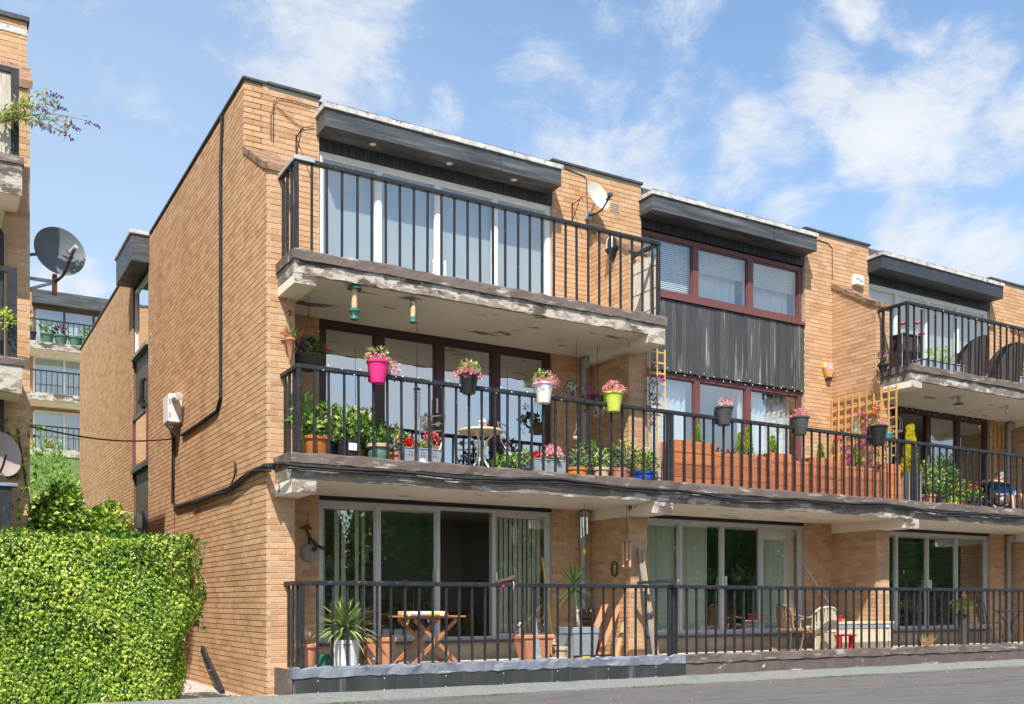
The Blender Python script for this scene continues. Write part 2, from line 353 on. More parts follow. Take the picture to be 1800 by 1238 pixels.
M_steel = mat('galvanised', (.42, .46, .50), (.34, .38, .43), 14, rough=.45, metal=.35, c3=(.22, .25, .29), s3=5, lo3=.62, hi3=.75)
M_chrome = mat('chrome', (.75, .75, .75), rough=.18, metal=1.0)
M_terra = mat('terracotta', (.56, .235, .125), (.48, .20, .105), 5, rough=.75, bump=.15, c3=(.62, .40, .30), s3=4, lo3=.62, hi3=.8)
M_terrag = mat('glazed_orange', (.50, .17, .045), (.36, .115, .03), 5, rough=.32)
M_terrar = mat('red_clay', (.40, .175, .12), (.31, .135, .09), 6, rough=.8)
M_sand = mat('sand_clay', (.50, .38, .25), (.42, .31, .20), 6, rough=.8)
M_blackp = mat('black_plastic', (.018, .018, .020), (.028, .028, .030), 9, rough=.3)
M_greyp = mat('grey_plastic', (.055, .058, .062), (.075, .078, .082), 9, rough=.45)
M_greeng = mat('green_glaze', (.075, .165, .115), (.11, .215, .15), 8, rough=.25, coat=.3)
M_bluegl = mat('blue_glaze', (.012, .028, .20), (.02, .05, .30), 7, rough=.12, coat=.6)
M_pink = mat('pink_plastic', (.80, .035, .22), (.72, .028, .18), 5, rough=.4)
M_lime = mat('lime_paint', (.50, .55, .05), (.56, .62, .10), 6, rough=.5, c3=(.65, .68, .25), s3=9, lo3=.58, hi3=.68)
M_whitep = mat('white_paint', (.78, .77, .74), (.68, .66, .62), 6, rough=.45)
M_cream = mat('cream_metal', (.66, .56, .40), (.58, .48, .33), 9, rough=.5)
M_wick = mat('brown_wicker', (.32, .20, .095), (.22, .135, .06), 50, rough=.8, bump=.6, bs=120)
M_wickc = mat('cream_wicker', (.68, .58, .42), (.58, .48, .33), 50, rough=.8, bump=.6, bs=120)
M_rattan = mat('dark_rattan', (.085, .060, .050), (.055, .040, .034), 60, rough=.7, bump=.6, bs=120)
M_wood = mat('hardwood', (.36, .155, .07), (.46, .22, .10), 7, rough=.6, st=(1, 1, 1), bump=.1)
M_woodl = mat('softwood', (.60, .39, .22), (.50, .30, .155), 5, rough=.7, rnd=.2)
M_woodo = mat('orange_stained_wood', (.60, .205, .080), (.47, .145, .055), 4, rough=.6, st=(.6, 1, 6), rnd=.12, bump=.15, bs=50)
M_woodg = mat('grey_weathered_wood', (.36, .33, .29), (.22, .20, .175), 6, rough=.85, st=(5, 5, .4), bump=.4, bs=50)
M_trel = mat('trellis_wood', (.60, .33, .105), (.50, .26, .075), 6, rough=.7, rnd=.15)
M_trelw = mat('pale_trellis', (.66, .43, .17), (.56, .35, .125), 6, rough=.7, rnd=.12)
M_reed = mat('reed_screen', (.56, .50, .42), (.36, .31, .26), 12, rough=.85, st=(6, 6, .6))
M_soil = mat('soil', (.035, .025, .018), (.06, .045, .03), 30, rough=1)
M_red = mat('red_plastic', (.62, .012, .018), (.52, .01, .015), 5, rough=.4)
M_orange = mat('orange_plastic', (.80, .20, .02), rough=.4)
M_turq = mat('turquoise_plastic', (.10, .52, .60), rough=.4)
M_yellow = mat('yellow_plastic', (.75, .50, .03), rough=.4)
M_green = mat('green_plastic', (.02, .16, .11), (.03, .20, .14), 6, rough=.3)
M_seed = mat('bird_seed', (.62, .45, .28), (.52, .36, .21), 90, rough=.8)
M_dish = mat('dish_grey', (.085, .10, .108), (.115, .132, .14), 3, rough=.62)
M_dishw = mat('dish_white', (.58, .54, .46), (.50, .46, .38), 3, rough=.5)
M_iron = mat('rusty_iron', (.045, .03, .024), (.09, .05, .03), 30, rough=.8)
M_bamb = mat('bamboo', (.58, .36, .20), (.48, .28, .14), 9, rough=.6)
L_hedge = leafmat('ivy_leaf', [(.022, .06, .008), (.07, .16, .014), (.14, .26, .022), (.22, .35, .032), (.36, .48, .05), (.58, .64, .10)], .30, .32)
L_bush = leafmat('bush_leaf', [(.03, .09, .015), (.05, .14, .025), (.085, .20, .035), (.13, .26, .04)], .3)
L_feather = leafmat('leaf_feathery', [(.10, .24, .03), (.16, .33, .045), (.24, .42, .06), (.34, .52, .09)], .4)
L_green = leafmat('leaf_green', [(.06, .15, .025), (.10, .24, .035), (.17, .33, .05), (.28, .42, .09)], .35)
L_var = leafmat('leaf_variegated', [(.09, .21, .035), (.22, .36, .06), (.48, .53, .17), (.64, .66, .34)], .35)
L_grey = leafmat('leaf_grey', [(.10, .16, .09), (.17, .24, .14), (.26, .31, .18)], .3)
L_burg = leafmat('leaf_burgundy', [(.045, .012, .02), (.09, .02, .035), (.15, .04, .06)], .25)
L_yucca = leafmat('leaf_yucca', [(.22, .32, .08), (.36, .44, .16), (.54, .57, .30)], .25)
L_dry = leafmat('leaf_dry', [(.46, .30, .12), (.60, .42, .20), (.36, .22, .08)], .25)
L_drac = leafmat('leaf_dracaena', [(.04, .12, .02), (.08, .18, .03), (.26, .30, .06)], .25)
L_conif = leafmat('leaf_conifer', [(.24, .42, .03), (.40, .56, .04), (.58, .68, .08)], .45)
L_goldc = leafmat('leaf_gold_conifer', [(.80, .72, .03), (.88, .82, .08), (.66, .62, .03)], .45)
L_wood = leafmat('leaf_wood', [(.05, .13, .025), (.09, .21, .035), (.16, .32, .05), (.30, .46, .08)], .55)
def petal(n, *c): return leafmat('petal_' + n, list(c), .35, .6)
P_red = petal('red', (.62, .008, .006), (.78, .02, .012), (.70, .012, .01))
P_coral = petal('coral', (.80, .13, .12), (.85, .22, .18), (.75, .08, .08))
P_pink = petal('pink', (.82, .22, .32), (.88, .45, .50), (.80, .10, .22))
P_ltpink = petal('light_pink', (.85, .42, .50), (.90, .62, .64), (.80, .28, .38))
P_mag = petal('magenta', (.55, .02, .30), (.66, .06, .42), (.45, .01, .22))
P_purp = petal('purple', (.40, .03, .34), (.52, .08, .46), (.22, .015, .16))
P_yel = petal('yellow', (.85, .65, .18), (.88, .74, .35), (.80, .55, .10))
P_bud = petal('buddleia', (.20, .10, .32), (.28, .15, .42), (.14, .07, .2))
P_wr = petal('white_red', (.88, .55, .55), (.80, .06, .12), (.85, .75, .72))
# ------------------------------------------------------------------ ground and hill
YF, YS, BAY = 1.024, -.65, 5.59
NB = 4                                    # bays; the third runs out of the frame
XE = NB * BAY + .35
def hillz(x, y):
    t = min(1, max(0, (y - 19) / 16.0)); t = t * t * (3 - 2 * t)
    z = -.12 + 7.6 * t
    if y > 50: z += (y - 50) * .06 if y < 160 else 6.6
    if y < -34: z += min(0, (y + 34) * .02)
    return z
def ground():
    mb = MB()
    xs = [-2500, -600, -200, -90, -50, -30, -20, -12, -8, -4, 0, 4, 8, 12, 20, 30, 50, 90, 200, 600, 2500]
    ys = [-2500, -600, -200, -90, -60, -40, -20, -8, 0, 8, 16, 19, 21, 23, 25, 27, 29, 31, 33, 35, 37, 42, 50, 70, 110, 160, 300, 800, 2500]
    n = len(xs)
    vs = [(x, y, hillz(x, y)) for y in ys for x in xs]
    fs = [(j * n + i, j * n + i + 1, (j + 1) * n + i + 1, (j + 1) * n + i) for j in range(len(ys) - 1) for i in range(n - 1)]
    mb.add(vs, fs); struct('terrain', mb, M_grass, True)
ground()
struct('felt_roof', MB().box(-14, 40, -34, -.70, -.10, 0), M_felt)
struct('side_path', MB().box(-3.2, -.003, -.44, 19.5, -.2, -.04), M_conc)
def felt_kerb():
    mb = MB(); n = 120; X0, X1 = -14, 30
    prof = [(-.655, -.1), (-.655, .115), (-.70, .110), (-.86, .055), (-.99, .012), (-.99, -.05)]
    vs = []
    for i in range(n + 1):
        x = X0 + (X1 - X0) * i / n
        for k, (y, z) in enumerate(prof):
            j = rng.uniform(-.010, .010) if 0 < k < 5 else 0
            vs.append((x, y + (j * 1.4 if k in (3, 4) else 0), z + j * .8 + (.01 if k == 4 else 0)))
    m = len(prof)
    fs = [(i * m + k, (i + 1) * m + k, (i + 1) * m + k + 1, i * m + k + 1) for i in range(n) for k in range(m - 1)]
    struct('felt_kerb', mb.add(vs, fs), M_feltg, True)
felt_kerb()
struct('kerb_back', MB().box(-14, -.02, -.652, -.44, -.2, .098), M_conc)
FELT = bpy.data.objects['felt_roof']
def felt_sheets():           # overlapping felt sheets laid along the building, edges slightly lifted
    y = -.995; k = 0
    while y > -9:
        w = .92 + rng.uniform(-.04, .04); z0 = .004 + .003 * (k % 2); n = 70; mb = MB(); vs = []
        for i in range(n + 1):
            x = -6 + 30 * i / n; a = rng.uniform(-.012, .012); b = rng.uniform(-.012, .012); l = rng.uniform(0, .004)
            vs += [(x, y + a, z0 + l), (x, y - w * .5, z0 + rng.uniform(0, .002)), (x, y - w + .02 + b, z0 + l * .6), (x, y - w + .02 + b, 0.001), (x, y + a, .001)]
        fs = [(i * 5 + q, i * 5 + q + 1, (i + 1) * 5 + q + 1, (i + 1) * 5 + q) for i in range(n) for q in (0, 1, 2)] + [(i * 5 + 4, i * 5, (i + 1) * 5, (i + 1) * 5 + 4) for i in range(n)]
        obj('felt_sheet', mb.add(vs, fs), M_felt, FELT); y -= w; k += 1
felt_sheets()
def grit():
    mb = MB()
    for k in range(500):
        x = rng.uniform(-3, 15); y = -.98 - 3.5 * rng.random() ** 1.6; s = rng.uniform(.003, .011)
        mb.add([(x - s, y, .006), (x, y - s, .006), (x + s, y, .006), (x, y + s, .006), (x, y, .006 + s)], [(0, 1, 4), (1, 2, 4), (2, 3, 4), (3, 0, 4)], rng.random())
    tag(obj('grit', mb, M_grit), 'loose pale grit scattered over the roofing felt', 'grit', kind='stuff')
    mb = MB()
    for k in range(700):
        c = rng.choice((0.6, 2.4, 5.2, 8.8, 9.3, 12.5)); x = rng.gauss(c, .35); y = -.99 - abs(rng.gauss(0, .05))
        mb.leaf((x, y, .006), (rng.uniform(-1, 1), rng.uniform(-1, 1), 1.2), rdir0(), rng.uniform(.012, .035), .012, rng.random())
    tag(obj('moss', mb, L_bush), 'small tufts of moss along the foot of the felt kerb', 'moss', kind='stuff')
def rdir0(): return (rng.uniform(-1, 1), rng.uniform(-1, 1), rng.uniform(-1, 1))
grit()
# loose scraps on the felt: leaves and moss
def scraps():
    mb = MB()
    for k in range(60):
        x = rng.uniform(-2, 14); y = rng.uniform(-3.4, -1.0)
        mb.leaf((x, y, .008), (rng.uniform(-1, 1), rng.uniform(-1, 1), .15), (0, 0, 1), rng.uniform(.03, .07), .03, rng.random())
    tag(obj('fallen_leaves', mb, L_dry), 'dry fallen leaves scattered over the grey roofing felt', 'leaves', kind='stuff')
scraps()

# ------------------------------------------------------------------ brick helpers
BRICKS = []        # (axis, plane, a0, a1, z0, z1, wall)
def brick_rows(axis, c, a0, a1, z0, z1, holes, proud, wall, top=None, first=0):
    n0 = int(math.ceil((z0 - 1e-6) / .075)); n1 = int(math.floor((z1 + 1e-6) / .075))
    for n in range(n0, n1):
        zb = n * .075 + .005; zt = zb + .065; zm = (zb + zt) / 2
        iv = [(a0, a1)]
        if top: 
            lim = top(zt); iv = [(max(a0, lim), a1)]
        for (h0, h1, hz0, hz1) in holes:
            if hz0 < zm < hz1:
                nv = []
                for (p, q) in iv:
                    if h1 <= p or h0 >= q: nv.append((p, q)); continue
                    if h0 > p: nv.append((p, h0))
                    if h1 < q: nv.append((h1, q))
                iv = nv
        off = (n % 2) * .1125 + first
        for (p, q) in iv:
            if q - p < .03: continue
            k = math.floor((p - off) / .225)
            while True:
                s = off + k * .225 + .005; e = s + .215; k += 1
                if s >= q: break
                s2 = max(s, p); e2 = min(e, q)
                if e2 - s2 > .025: BRICKS.append((axis, c, s2, e2, zb, zt, proud, wall))

block = thing('apartment_block', 'long tan brick three storey apartment block with black balcony railings and charcoal fascias', 'building')
def part(name, mb, m, parent=None, smooth=False): return obj(name, mb, m, parent or block, smooth)

ROOF = 8.165
# gable end
gw = part('gable_wall', MB().box(0, .25, YF + .004, 7.62, -.3, ROOF).box(0, .25, 9.26, 17.45, -.3, ROOF), M_mortard)
PS = .015
def wing_top(zt):            # front limit in Y of a wing wall course at height zt
    if zt <= 6.60: return 0.0
    return min(1.2, (zt - 6.60) / .62 * 1.0 + .02)
brick_rows('x', 0, YF, 7.62, -.3, ROOF, [], PS, gw)
brick_rows('x', 0, 9.26, 17.45, -.3, ROOF, [(12.0, 12.11, 4.1, 4.4), (12.4, 12.5, 7.0, 7.25)], PS, gw)
# facade piers
PX = [(0.0, 1.03)] + [(k * BAY + 4.86, (k + 1) * BAY + 1.03) for k in range(NB - 1)] + [((NB - 1) * BAY + 4.86, XE)]
for i, (a, b) in enumerate(PX):
    w = part('pier_wall', MB().box(a + (.25 if i == 0 else 0), b, YF + .002, YF + .26, -.1, ROOF), M_mortar)
    brick_rows('y', YF, a, b, .36, ROOF, [], .0035, w)
# wing walls that carry the balconies
for k in range(NB + 1):
    x0 = k * BAY; x1 = x0 + .35
    poly = [(0, -.3), (0, 6.60), (1.0, 7.20), (1.0 + .1, 7.20), (1.1, -.3)]
    w = part('wing_wall', MB().prism_x(poly, x0 + .001, x1), M_mortar)
    brick_rows('y', 0, x0, x1, -.3, 6.6, [], .004, w, first=.0 if k % 2 else .03)
    if k == 0:
        w2 = w
    brick_rows('x', x0, 0.002, YF, -.3, 7.23, [], PS if k == 0 else .004, w, top=wing_top)
    # weathered sloping coping
    cp = MB()
    n = 9
    for i in range(n):
        y0 = -.03 + i * (1.06 / n); y1 = y0 + 1.06 / n - .012
        z0 = 6.60 + max(0, y0) * .6; z1 = 6.60 + max(0, y1) * .6
        j = rng.uniform(-.008, .008)
        cp.add([(x0 - .03, y0, z0 - .03 + j), (x1 + .03, y0, z0 - .03 + j), (x1 + .03, y1, z1 - .03 + j), (x0 - .03, y1, z1 - .03 + j),
                (x0 - .03, y0, z0 + .055 + j), (x1 + .03, y0, z0 + .055 + j), (x1 + .03, y1, z1 + .055 + j), (x0 - .03, y1, z1 + .055 + j)],
               [(3, 2, 1, 0), (4, 5, 6, 7), (0, 1, 5, 4), (1, 2, 6, 5), (2, 3, 7, 6), (3, 0, 4, 7)], rng.uniform(.01, .9))
    part('coping', cp, mat('coping_brick_%d' % k, (.33, .19, .11), (.22, .13, .085), 9, rough=.9, bump=.6, bs=40, c3=(.10, .075, .06), s3=5, lo3=.5, hi3=.62) if k == 0 else MATS['coping_brick_0'], w)
# recess with the stair windows on the gable side
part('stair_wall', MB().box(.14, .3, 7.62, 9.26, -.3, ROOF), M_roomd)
def stair_bits():
    wf = MB(); X = .10
    def frame(mb, y0, y1, z0, z1, w, x0, x1):
        mb.box(x0, x1, y0, y0 + w, z0, z1).box(x0, x1, y1 - w, y1, z0, z1).box(x0, x1, y0 + w, y1 - w, z0, z0 + w).box(x0, x1, y0 + w, y1 - w, z1 - w, z1)
    frame(wf, 7.70, 9.24, 6.2, 7.55, .07, .02, .09)
    w = part('stair_window', wf, M_white); obj('pane', MB().add([(.05, 7.77, 6.27), (.05, 9.17, 6.27), (.05, 9.17, 7.48), (.05, 7.77, 7.48)], [(0, 1, 2, 3)]), M_glass, w)
    obj('sill', MB().box(-.06, .13, 7.64, 9.25, 6.12, 6.195), M_woodg, w)
    wf = MB(); frame(wf, 7.70, 9.24, 3.9, 4.95, .06, -.03, .05)
    w = part('stair_window', wf, M_maroon); obj('pane', MB().add([(.0, 7.76, 3.96), (.0, 9.18, 3.96), (.0, 9.18, 4.89), (.0, 7.76, 4.89)], [(0, 1, 2, 3)]), M_glass, w)
    obj('sill', MB().box(-.06, .13, 7.64, 9.25, 3.82, 3.895), M_coping, w)
    part('infill_panel', MB().box(.04, .13, 7.66, 9.24, 5.0, 6.115), mat('brown_panel', (.075, .055, .042), (.095, .07, .055), 4, rough=.5, st=(4, 4, .5)))
    part('infill_panel', MB().box(.04, .13, 7.66, 9.24, -.3, 3.815), MATS['brown_panel'])
    part('flashing', MB().box(-.02, .13, 7.66, 9.24, 4.955, 5.0), M_coping)
    part('fascia', MB().cbox(-.34, .2, 7.50, 9.24, 7.62, 8.12, .006), M_fascia)
    part('fascia_trim', MB().cbox(-.37, .25, 7.47, 9.27, 8.122, 8.20, .015), M_trim)
    p = part('soil_pipe', MB().tube([(.0, 8.0, 5.55), (-.06, 8.02, 5.50), (-.06, 8.05, 5.06), (-.05, 7.9, 4.98), (.05, 7.7, 4.98)], .05, 8).tube([(-.06, 8.04, 5.13), (-.06, 8.05, 5.04)], .065, 8), M_pipeb, smooth=True)
stair_bits()
# roof
rf = part('roof', MB().box(0.02, XE, YF + .03, 17.43, ROOF - .15, ROOF - .02), M_felt)
part('parapet_edge', MB().box(-.03, .3, YF - .02, 7.63, ROOF, ROOF + .03).box(-.03, .3, 9.26, 17.47, ROOF, ROOF + .03), M_coping)
for i, (a, b) in enumerate(PX):
    part('parapet_edge', MB().box(a + (.3 if i == 0 else -.02), b + .02, YF - .035, YF + .27, ROOF + .002, ROOF + .036), M_coping)
part('rear_wall', MB().box(.25, XE, 17.2, 17.4, -.3, ROOF - .15).box(XE - .25, XE - .01, YF + .3, 17.2, -.3, ROOF - .15), M_mortar)

# storeys
F0, F1, F2 = .36, 2.92, 5.32          # balcony floors
# floors and party walls behind the windows
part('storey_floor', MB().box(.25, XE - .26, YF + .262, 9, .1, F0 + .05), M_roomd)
part('storey_floor', MB().box(.25, XE - .26, YF + .262, 9, 2.70, F1 + .05), M_room)
part('storey_floor', MB().box(.25, XE - .26, YF + .262, 9, 5.19, F2 + .05), M_room)
part('inner_wall', MB().box(.25, XE - .26, 5.6, 5.75, F0 + .05, ROOF - .15), M_room)
for k in range(1, NB + 1): part('party_wall', MB().box(k * BAY + .05, k * BAY + .3, YF + .262, 5.6, F0 + .05, ROOF - .15), M_room)

def window(name, x0, x1, z0, z1, splits, fm, gm, fw=.06, sw=.05, y=YF + .08, skip=(), transom=None, parent=None, handles=(), hm=None, dep=.07):
    mb = MB()
    mb.box(x0, x1, y - .03, y + dep, z1 - fw, z1).box(x0, x1, y - .03, y + dep, z0, z0 + fw)
    mb.box(x0, x0 + fw, y - .029, y + dep - .001, z0 + fw, z1 - fw).box(x1 - fw, x1, y - .029, y + dep - .001, z0 + fw, z1 - fw)
    for s in splits: mb.box(s - sw, s + sw, y - .027, y + dep - .002, z0 + fw, z1 - fw)
    w = part(name, mb, fm)
    ed = [x0 + fw] + list(splits) + [x1 - fw]
    for i in range(len(ed) - 1):
        a = ed[i] + (sw if i else 0); b = ed[i + 1] - (sw if i < len(ed) - 2 else 0)
        za, zb = z0 + fw, z1 - fw
        st = MB(); t = .022
        st.box(a, a + t, y - .012, y + .04, za, zb).box(b - t, b, y - .012, y + .04, za, zb).box(a + t, b - t, y - .012, y + .04, za, za + t * 1.6).box(a + t, b - t, y - .012, y + .04, zb - t, zb)
        if i in skip: continue
        obj('sash', st, fm if fm is not M_alu else M_dark if i % 2 == 0 and False else fm, w)
        p = MB().add([(a + t, y + .012, za + t), (b - t, y + .012, za + t), (b - t, y + .012, zb - t), (a + t, y + .012, zb - t)], [(0, 1, 2, 3)])
        obj('pane', p, gm, w)
    for hx, hz in handles:
        obj('handle', MB().box(hx - .012, hx + .012, y - .075, y - .05, hz, hz + .22).box(hx - .01, hx + .01, y - .051, y - .026, hz + .01, hz + .04).box(hx - .01, hx + .01, y - .051, y - .026, hz + .18, hz + .21), hm or M_alu, w)
    return w
Q = lambda k, *xs: [k * BAY + x for x in xs]
for k in range(NB):
    x0, x1 = Q(k, 1.035, 4.855)
    # ground floor patio doors
    window('patio_door', x0, x1, .64, 2.63, Q(k, 1.93, 2.89, 3.83), M_alu, M_glass0, .055, .028, skip=((2,) if k == 0 else ()), handles=[(k * BAY + 2.86, 1.45), (k * BAY + (2.93 if k else 3.86), 1.45)], hm=M_white)
    part('lintel', MB().box(x0 - .005, x1 + .005, YF + .02, YF + .2, 2.632, 2.70), M_dark)
    part('plinth', MB().box(x0 - .004, x1 + .004, YF + .012, YF + .24, F0 - .05, .60), M_render)
    part('door_sill', MB().box(x0 - .003, x1 + .003, YF - .05, YF + .2, .602, .638), M_coping)
    # first floor
    if k == 1:
        window('window', x0 - .02, x1 - .02, F1 + .03, 5.13, Q(k, 2.30, 3.50), M_maroon, M_glassM, .085, .055)
    else:
        hs = [(k * BAY + 2.85, 4.0), (k * BAY + 2.97, 4.0)]
        window('patio_door', x0, x1, F1 + .03, 5.145, Q(k, 1.95, 2.91, 3.87), M_brown, M_glass if k != 2 else M_glass0, .10, .068, handles=hs, hm=M_white, skip=((1,) if k == 2 else ()))
    # top floor
    if k % 2 == 1:
        window('window', x0 - .02, x1 - .02, 6.42, 7.46, Q(k, 2.26, 3.55), M_maroon, M_glassT, .075, .06)
        part('window_board', MB().box(x0 - .04, x1, YF - .03, YF + .1, 6.36, 6.418), M_maroon)
    else:
        window('patio_door', x0, x1, F2 + .04, 7.47, Q(k, 1.94, 2.89, 3.86), M_white, M_glassT, .06, .032, handles=[(k * BAY + 2.80, 6.05), (k * BAY + 2.98, 6.05)], hm=M_white)
    # cladding above the top windows: single boards
    nbd = 35; wv = (x1 - x0) / nbd; bm = None
    ms = mesh_of('board', MB().cbox(.003, wv - .003, -.010, .012, 0, .30, .003), M_cladtop)
    cl = part('cladding', MB().box(x0 + .002, x1 - .002, YF + .03, YF + .2, 7.475, ROOF - .16), M_dark)
    for i in range(nbd): obj('board', ms, None, cl, loc=(x0 + i * wv, YF + .018 + rng.uniform(-.002, .002), 7.476))
    if k % 2 == 1:
        ms = mesh_of('board', MB().cbox(.003, wv - .003, -.010, .014, 0, 1.21, .004), M_clad)
        cl = part('cladding', MB().box(x0 + .002, x1 - .002, YF + .03, YF + .2, 5.135, 6.357), M_dark)
        for i in range(nbd): obj('board', ms, None, cl, loc=(x0 + i * wv, YF + .012 + rng.uniform(-.004, .004), 5.14 + rng.uniform(-.006, .006)))
    # deep fascia with white metal trim
    fa, fb = Q(k, .99, 4.80)
    fs = part('fascia', MB().cbox(fa, fb, .67, YF + .3, 7.635, 7.885, .004), M_fascia if k < 2 else M_fascia3)
    if k < 2: obj('fascia_joint', MB().box(k * BAY + 3.72, k * BAY + 3.726, .665, .672, 7.64, 7.88), M_dark, fs)
    tr = MB(); n = 24
    for i in range(n):
        a = fa - .02 + (fb - fa + .04) * i / n; b = fa - .02 + (fb - fa + .04) * (i + 1) / n; z = rng.uniform(-.006, .006)
        tr.box(a, b, .645 + rng.uniform(-.004, .004), YF + .31, 7.887, 7.955 + z)
    obj('fascia_trim', tr, M_trim, fs)
    obj('roof_edge', MB().box(fa + .02, fb - .02, .69, YF + .3, 7.956, 7.985), M_coping, fs)
    if k == 0:
        for x in (1.75, 2.95, 4.05):
            d = obj('downlight', MB().lathe([(.048, 0), (.05, -.008), (.036, -.008), (.034, -.002)], 16, (x, .84, 7.634)), M_cream, fs, True)
            obj('bulb', MB().lathe([(.026, 0), (.022, -.006)], 12, (x, .84, 7.633)), M_whitep, d)

# ------------------------------------------------------------------ balcony slabs
def rough_beam(x0, x1, y0, y1, z0, z1, seg, amp, ends=True):
    mb = MB(); vs = []
    for i in range(seg + 1):
        x = x0 + (x1 - x0) * i / seg
        j = lambda a: rng.uniform(-a, a) * amp
        c = .012
        vs += [(x, y0 + j(.4), z0 + j(.6)), (x, y0 + j(.4), z1 - c + j(1)), (x, y0 + c + j(.6), z1 + j(1)), (x, y1, z1 + j(.4)), (x, y1, z0)]
    fs = [(i * 5 + k, (i + 1) * 5 + k, (i + 1) * 5 + (k + 1) % 5, i * 5 + (k + 1) % 5) for i in range(seg) for k in range(5)]
    fs += [tuple(range(4, -1, -1)), tuple(seg * 5 + k for k in range(5))]
    return mb.add(vs, fs)
def slab(x0, x1, zt, zs, zb, band, ups, beams, left_end=True):
    s = part('balcony_slab', MB().box(x0 + .01, x1 - .01, YS + .012, YF + .01, zs, zt - .10), M_soffit)
    obj('edge_band', rough_beam(x0, x1, YS - .004, YS + .05, zs - .004, zt - .12, max(6, int((x1 - x0) * 9)), .020), band, s)
    obj('upstand', rough_beam(x0 - .02, x1 + .02, YS - .035, YS + .13, zt - .125, zt, max(8, int((x1 - x0) * 7)), .014), ups, s)
    if left_end:
        obj('end_band', MB().box(x0 - .003, x0 + .03, YS + .05, .0, zs - .002, zt - .12), M_band1, s)
        obj('end_upstand', MB().box(x0 - .028, x0 + .1, YS + .13, .0, zt - .124, zt - .004), ups, s)
    obj('paving', MB().box(x0 + .02, x1 - .02, YS + .125, YF - .01, zt - .0995, zt - .085), M_floor, s)
    for (a, b) in beams:
        obj('beam', MB().box(a, b, YS + .004, YF - .002, zb, zs + .01), M_soffit, s)
        obj('beam_end', MB().box(a - .002, b + .002, YS - .006, YS + .003, zb - .002, zs - .005), M_band, s)
    return s
slab(.13, 5.76, 5.42, 5.135, 5.015, M_band, M_upst, [(.132, .40), (5.45, 5.758)])
slab(2 * BAY + .13, 3 * BAY + .2, 5.42, 5.135, 5.015, M_band1, M_upst, [(2 * BAY + .132, 2 * BAY + .4), (3 * BAY - .1, 3 * BAY + .198)])
slab(.10, XE, 3.0, 2.69, 2.52, M_band1, M_upst, [(.102, .40)] + [(k * BAY - .02, k * BAY + .32) for k in range(1, NB)])
# ground floor terrace
tr = part('terrace', MB().box(.12, XE, YS + .03, YF + .01, -.2, F0), M_floor)
obj('upstand', rough_beam(.10, 6.14, YS - .02, YS + .13, .300, .425, 60, .02), M_lead, tr)
obj('upstand', rough_beam(6.145, XE, YS - .02, YS + .13, .300, .425, 110, .016), M_upst, tr)
obj('end_wrap', MB().box(.085, .13, YS + .03, 0, -.2, .40), M_upst, tr)
bd = obj('black_board', MB().cbox(.13, 6.155, YS - .012, YS + .02, .07, .306, .003), M_board, tr)
sm = mesh_of('screw', MB().lathe([(.007, 0), (.007, .004)], 8, M=Matrix.Rotation(R(90), 4, 'X')), M_whitep)
for i in range(7):
    for z in (.12, .26): obj('screw', sm, None, bd, loc=(.42 + i * .86, YS - .011, z))
obj('painted_face', rough_beam(6.157, XE, YS - .004, YS + .025, .0, .302, 60, .008), mat('brown_face', (.095, .072, .066), (.13, .102, .094), 4, rough=.8, c3=(.48, .45, .42), s3=5, lo3=.63, hi3=.68, st3=(.5, 1, 1)), tr)
# downpipes
for (x, z0, z1) in ((5.42, F1, 5.10), (5.40, F0, 2.66), (3 * BAY - .17, F1, 5.10), (3 * BAY - .17, F0, 2.66)):
    dp = part('downpipe', MB().tube([(x, YF - .07, z0), (x, YF - .07, z1 - .12), (x + .02, YF - .12, z1 + .03)], .052, 12), M_pipe, smooth=True)
    for z in (z1 - .5, z0 + .6): obj('collar', MB().lathe([(.054, 0), (.062, .004), (.062, .06), (.054, .064)], 12, (x, YF - .07, z)), M_pipe, dp, True)
    obj('hopper', MB().lathe([(.056, 0), (.085, .05), (.085, .14), (.06, .16)], 12, (x + .02, YF - .10, z1 - .16)), M_pipe, dp, True)

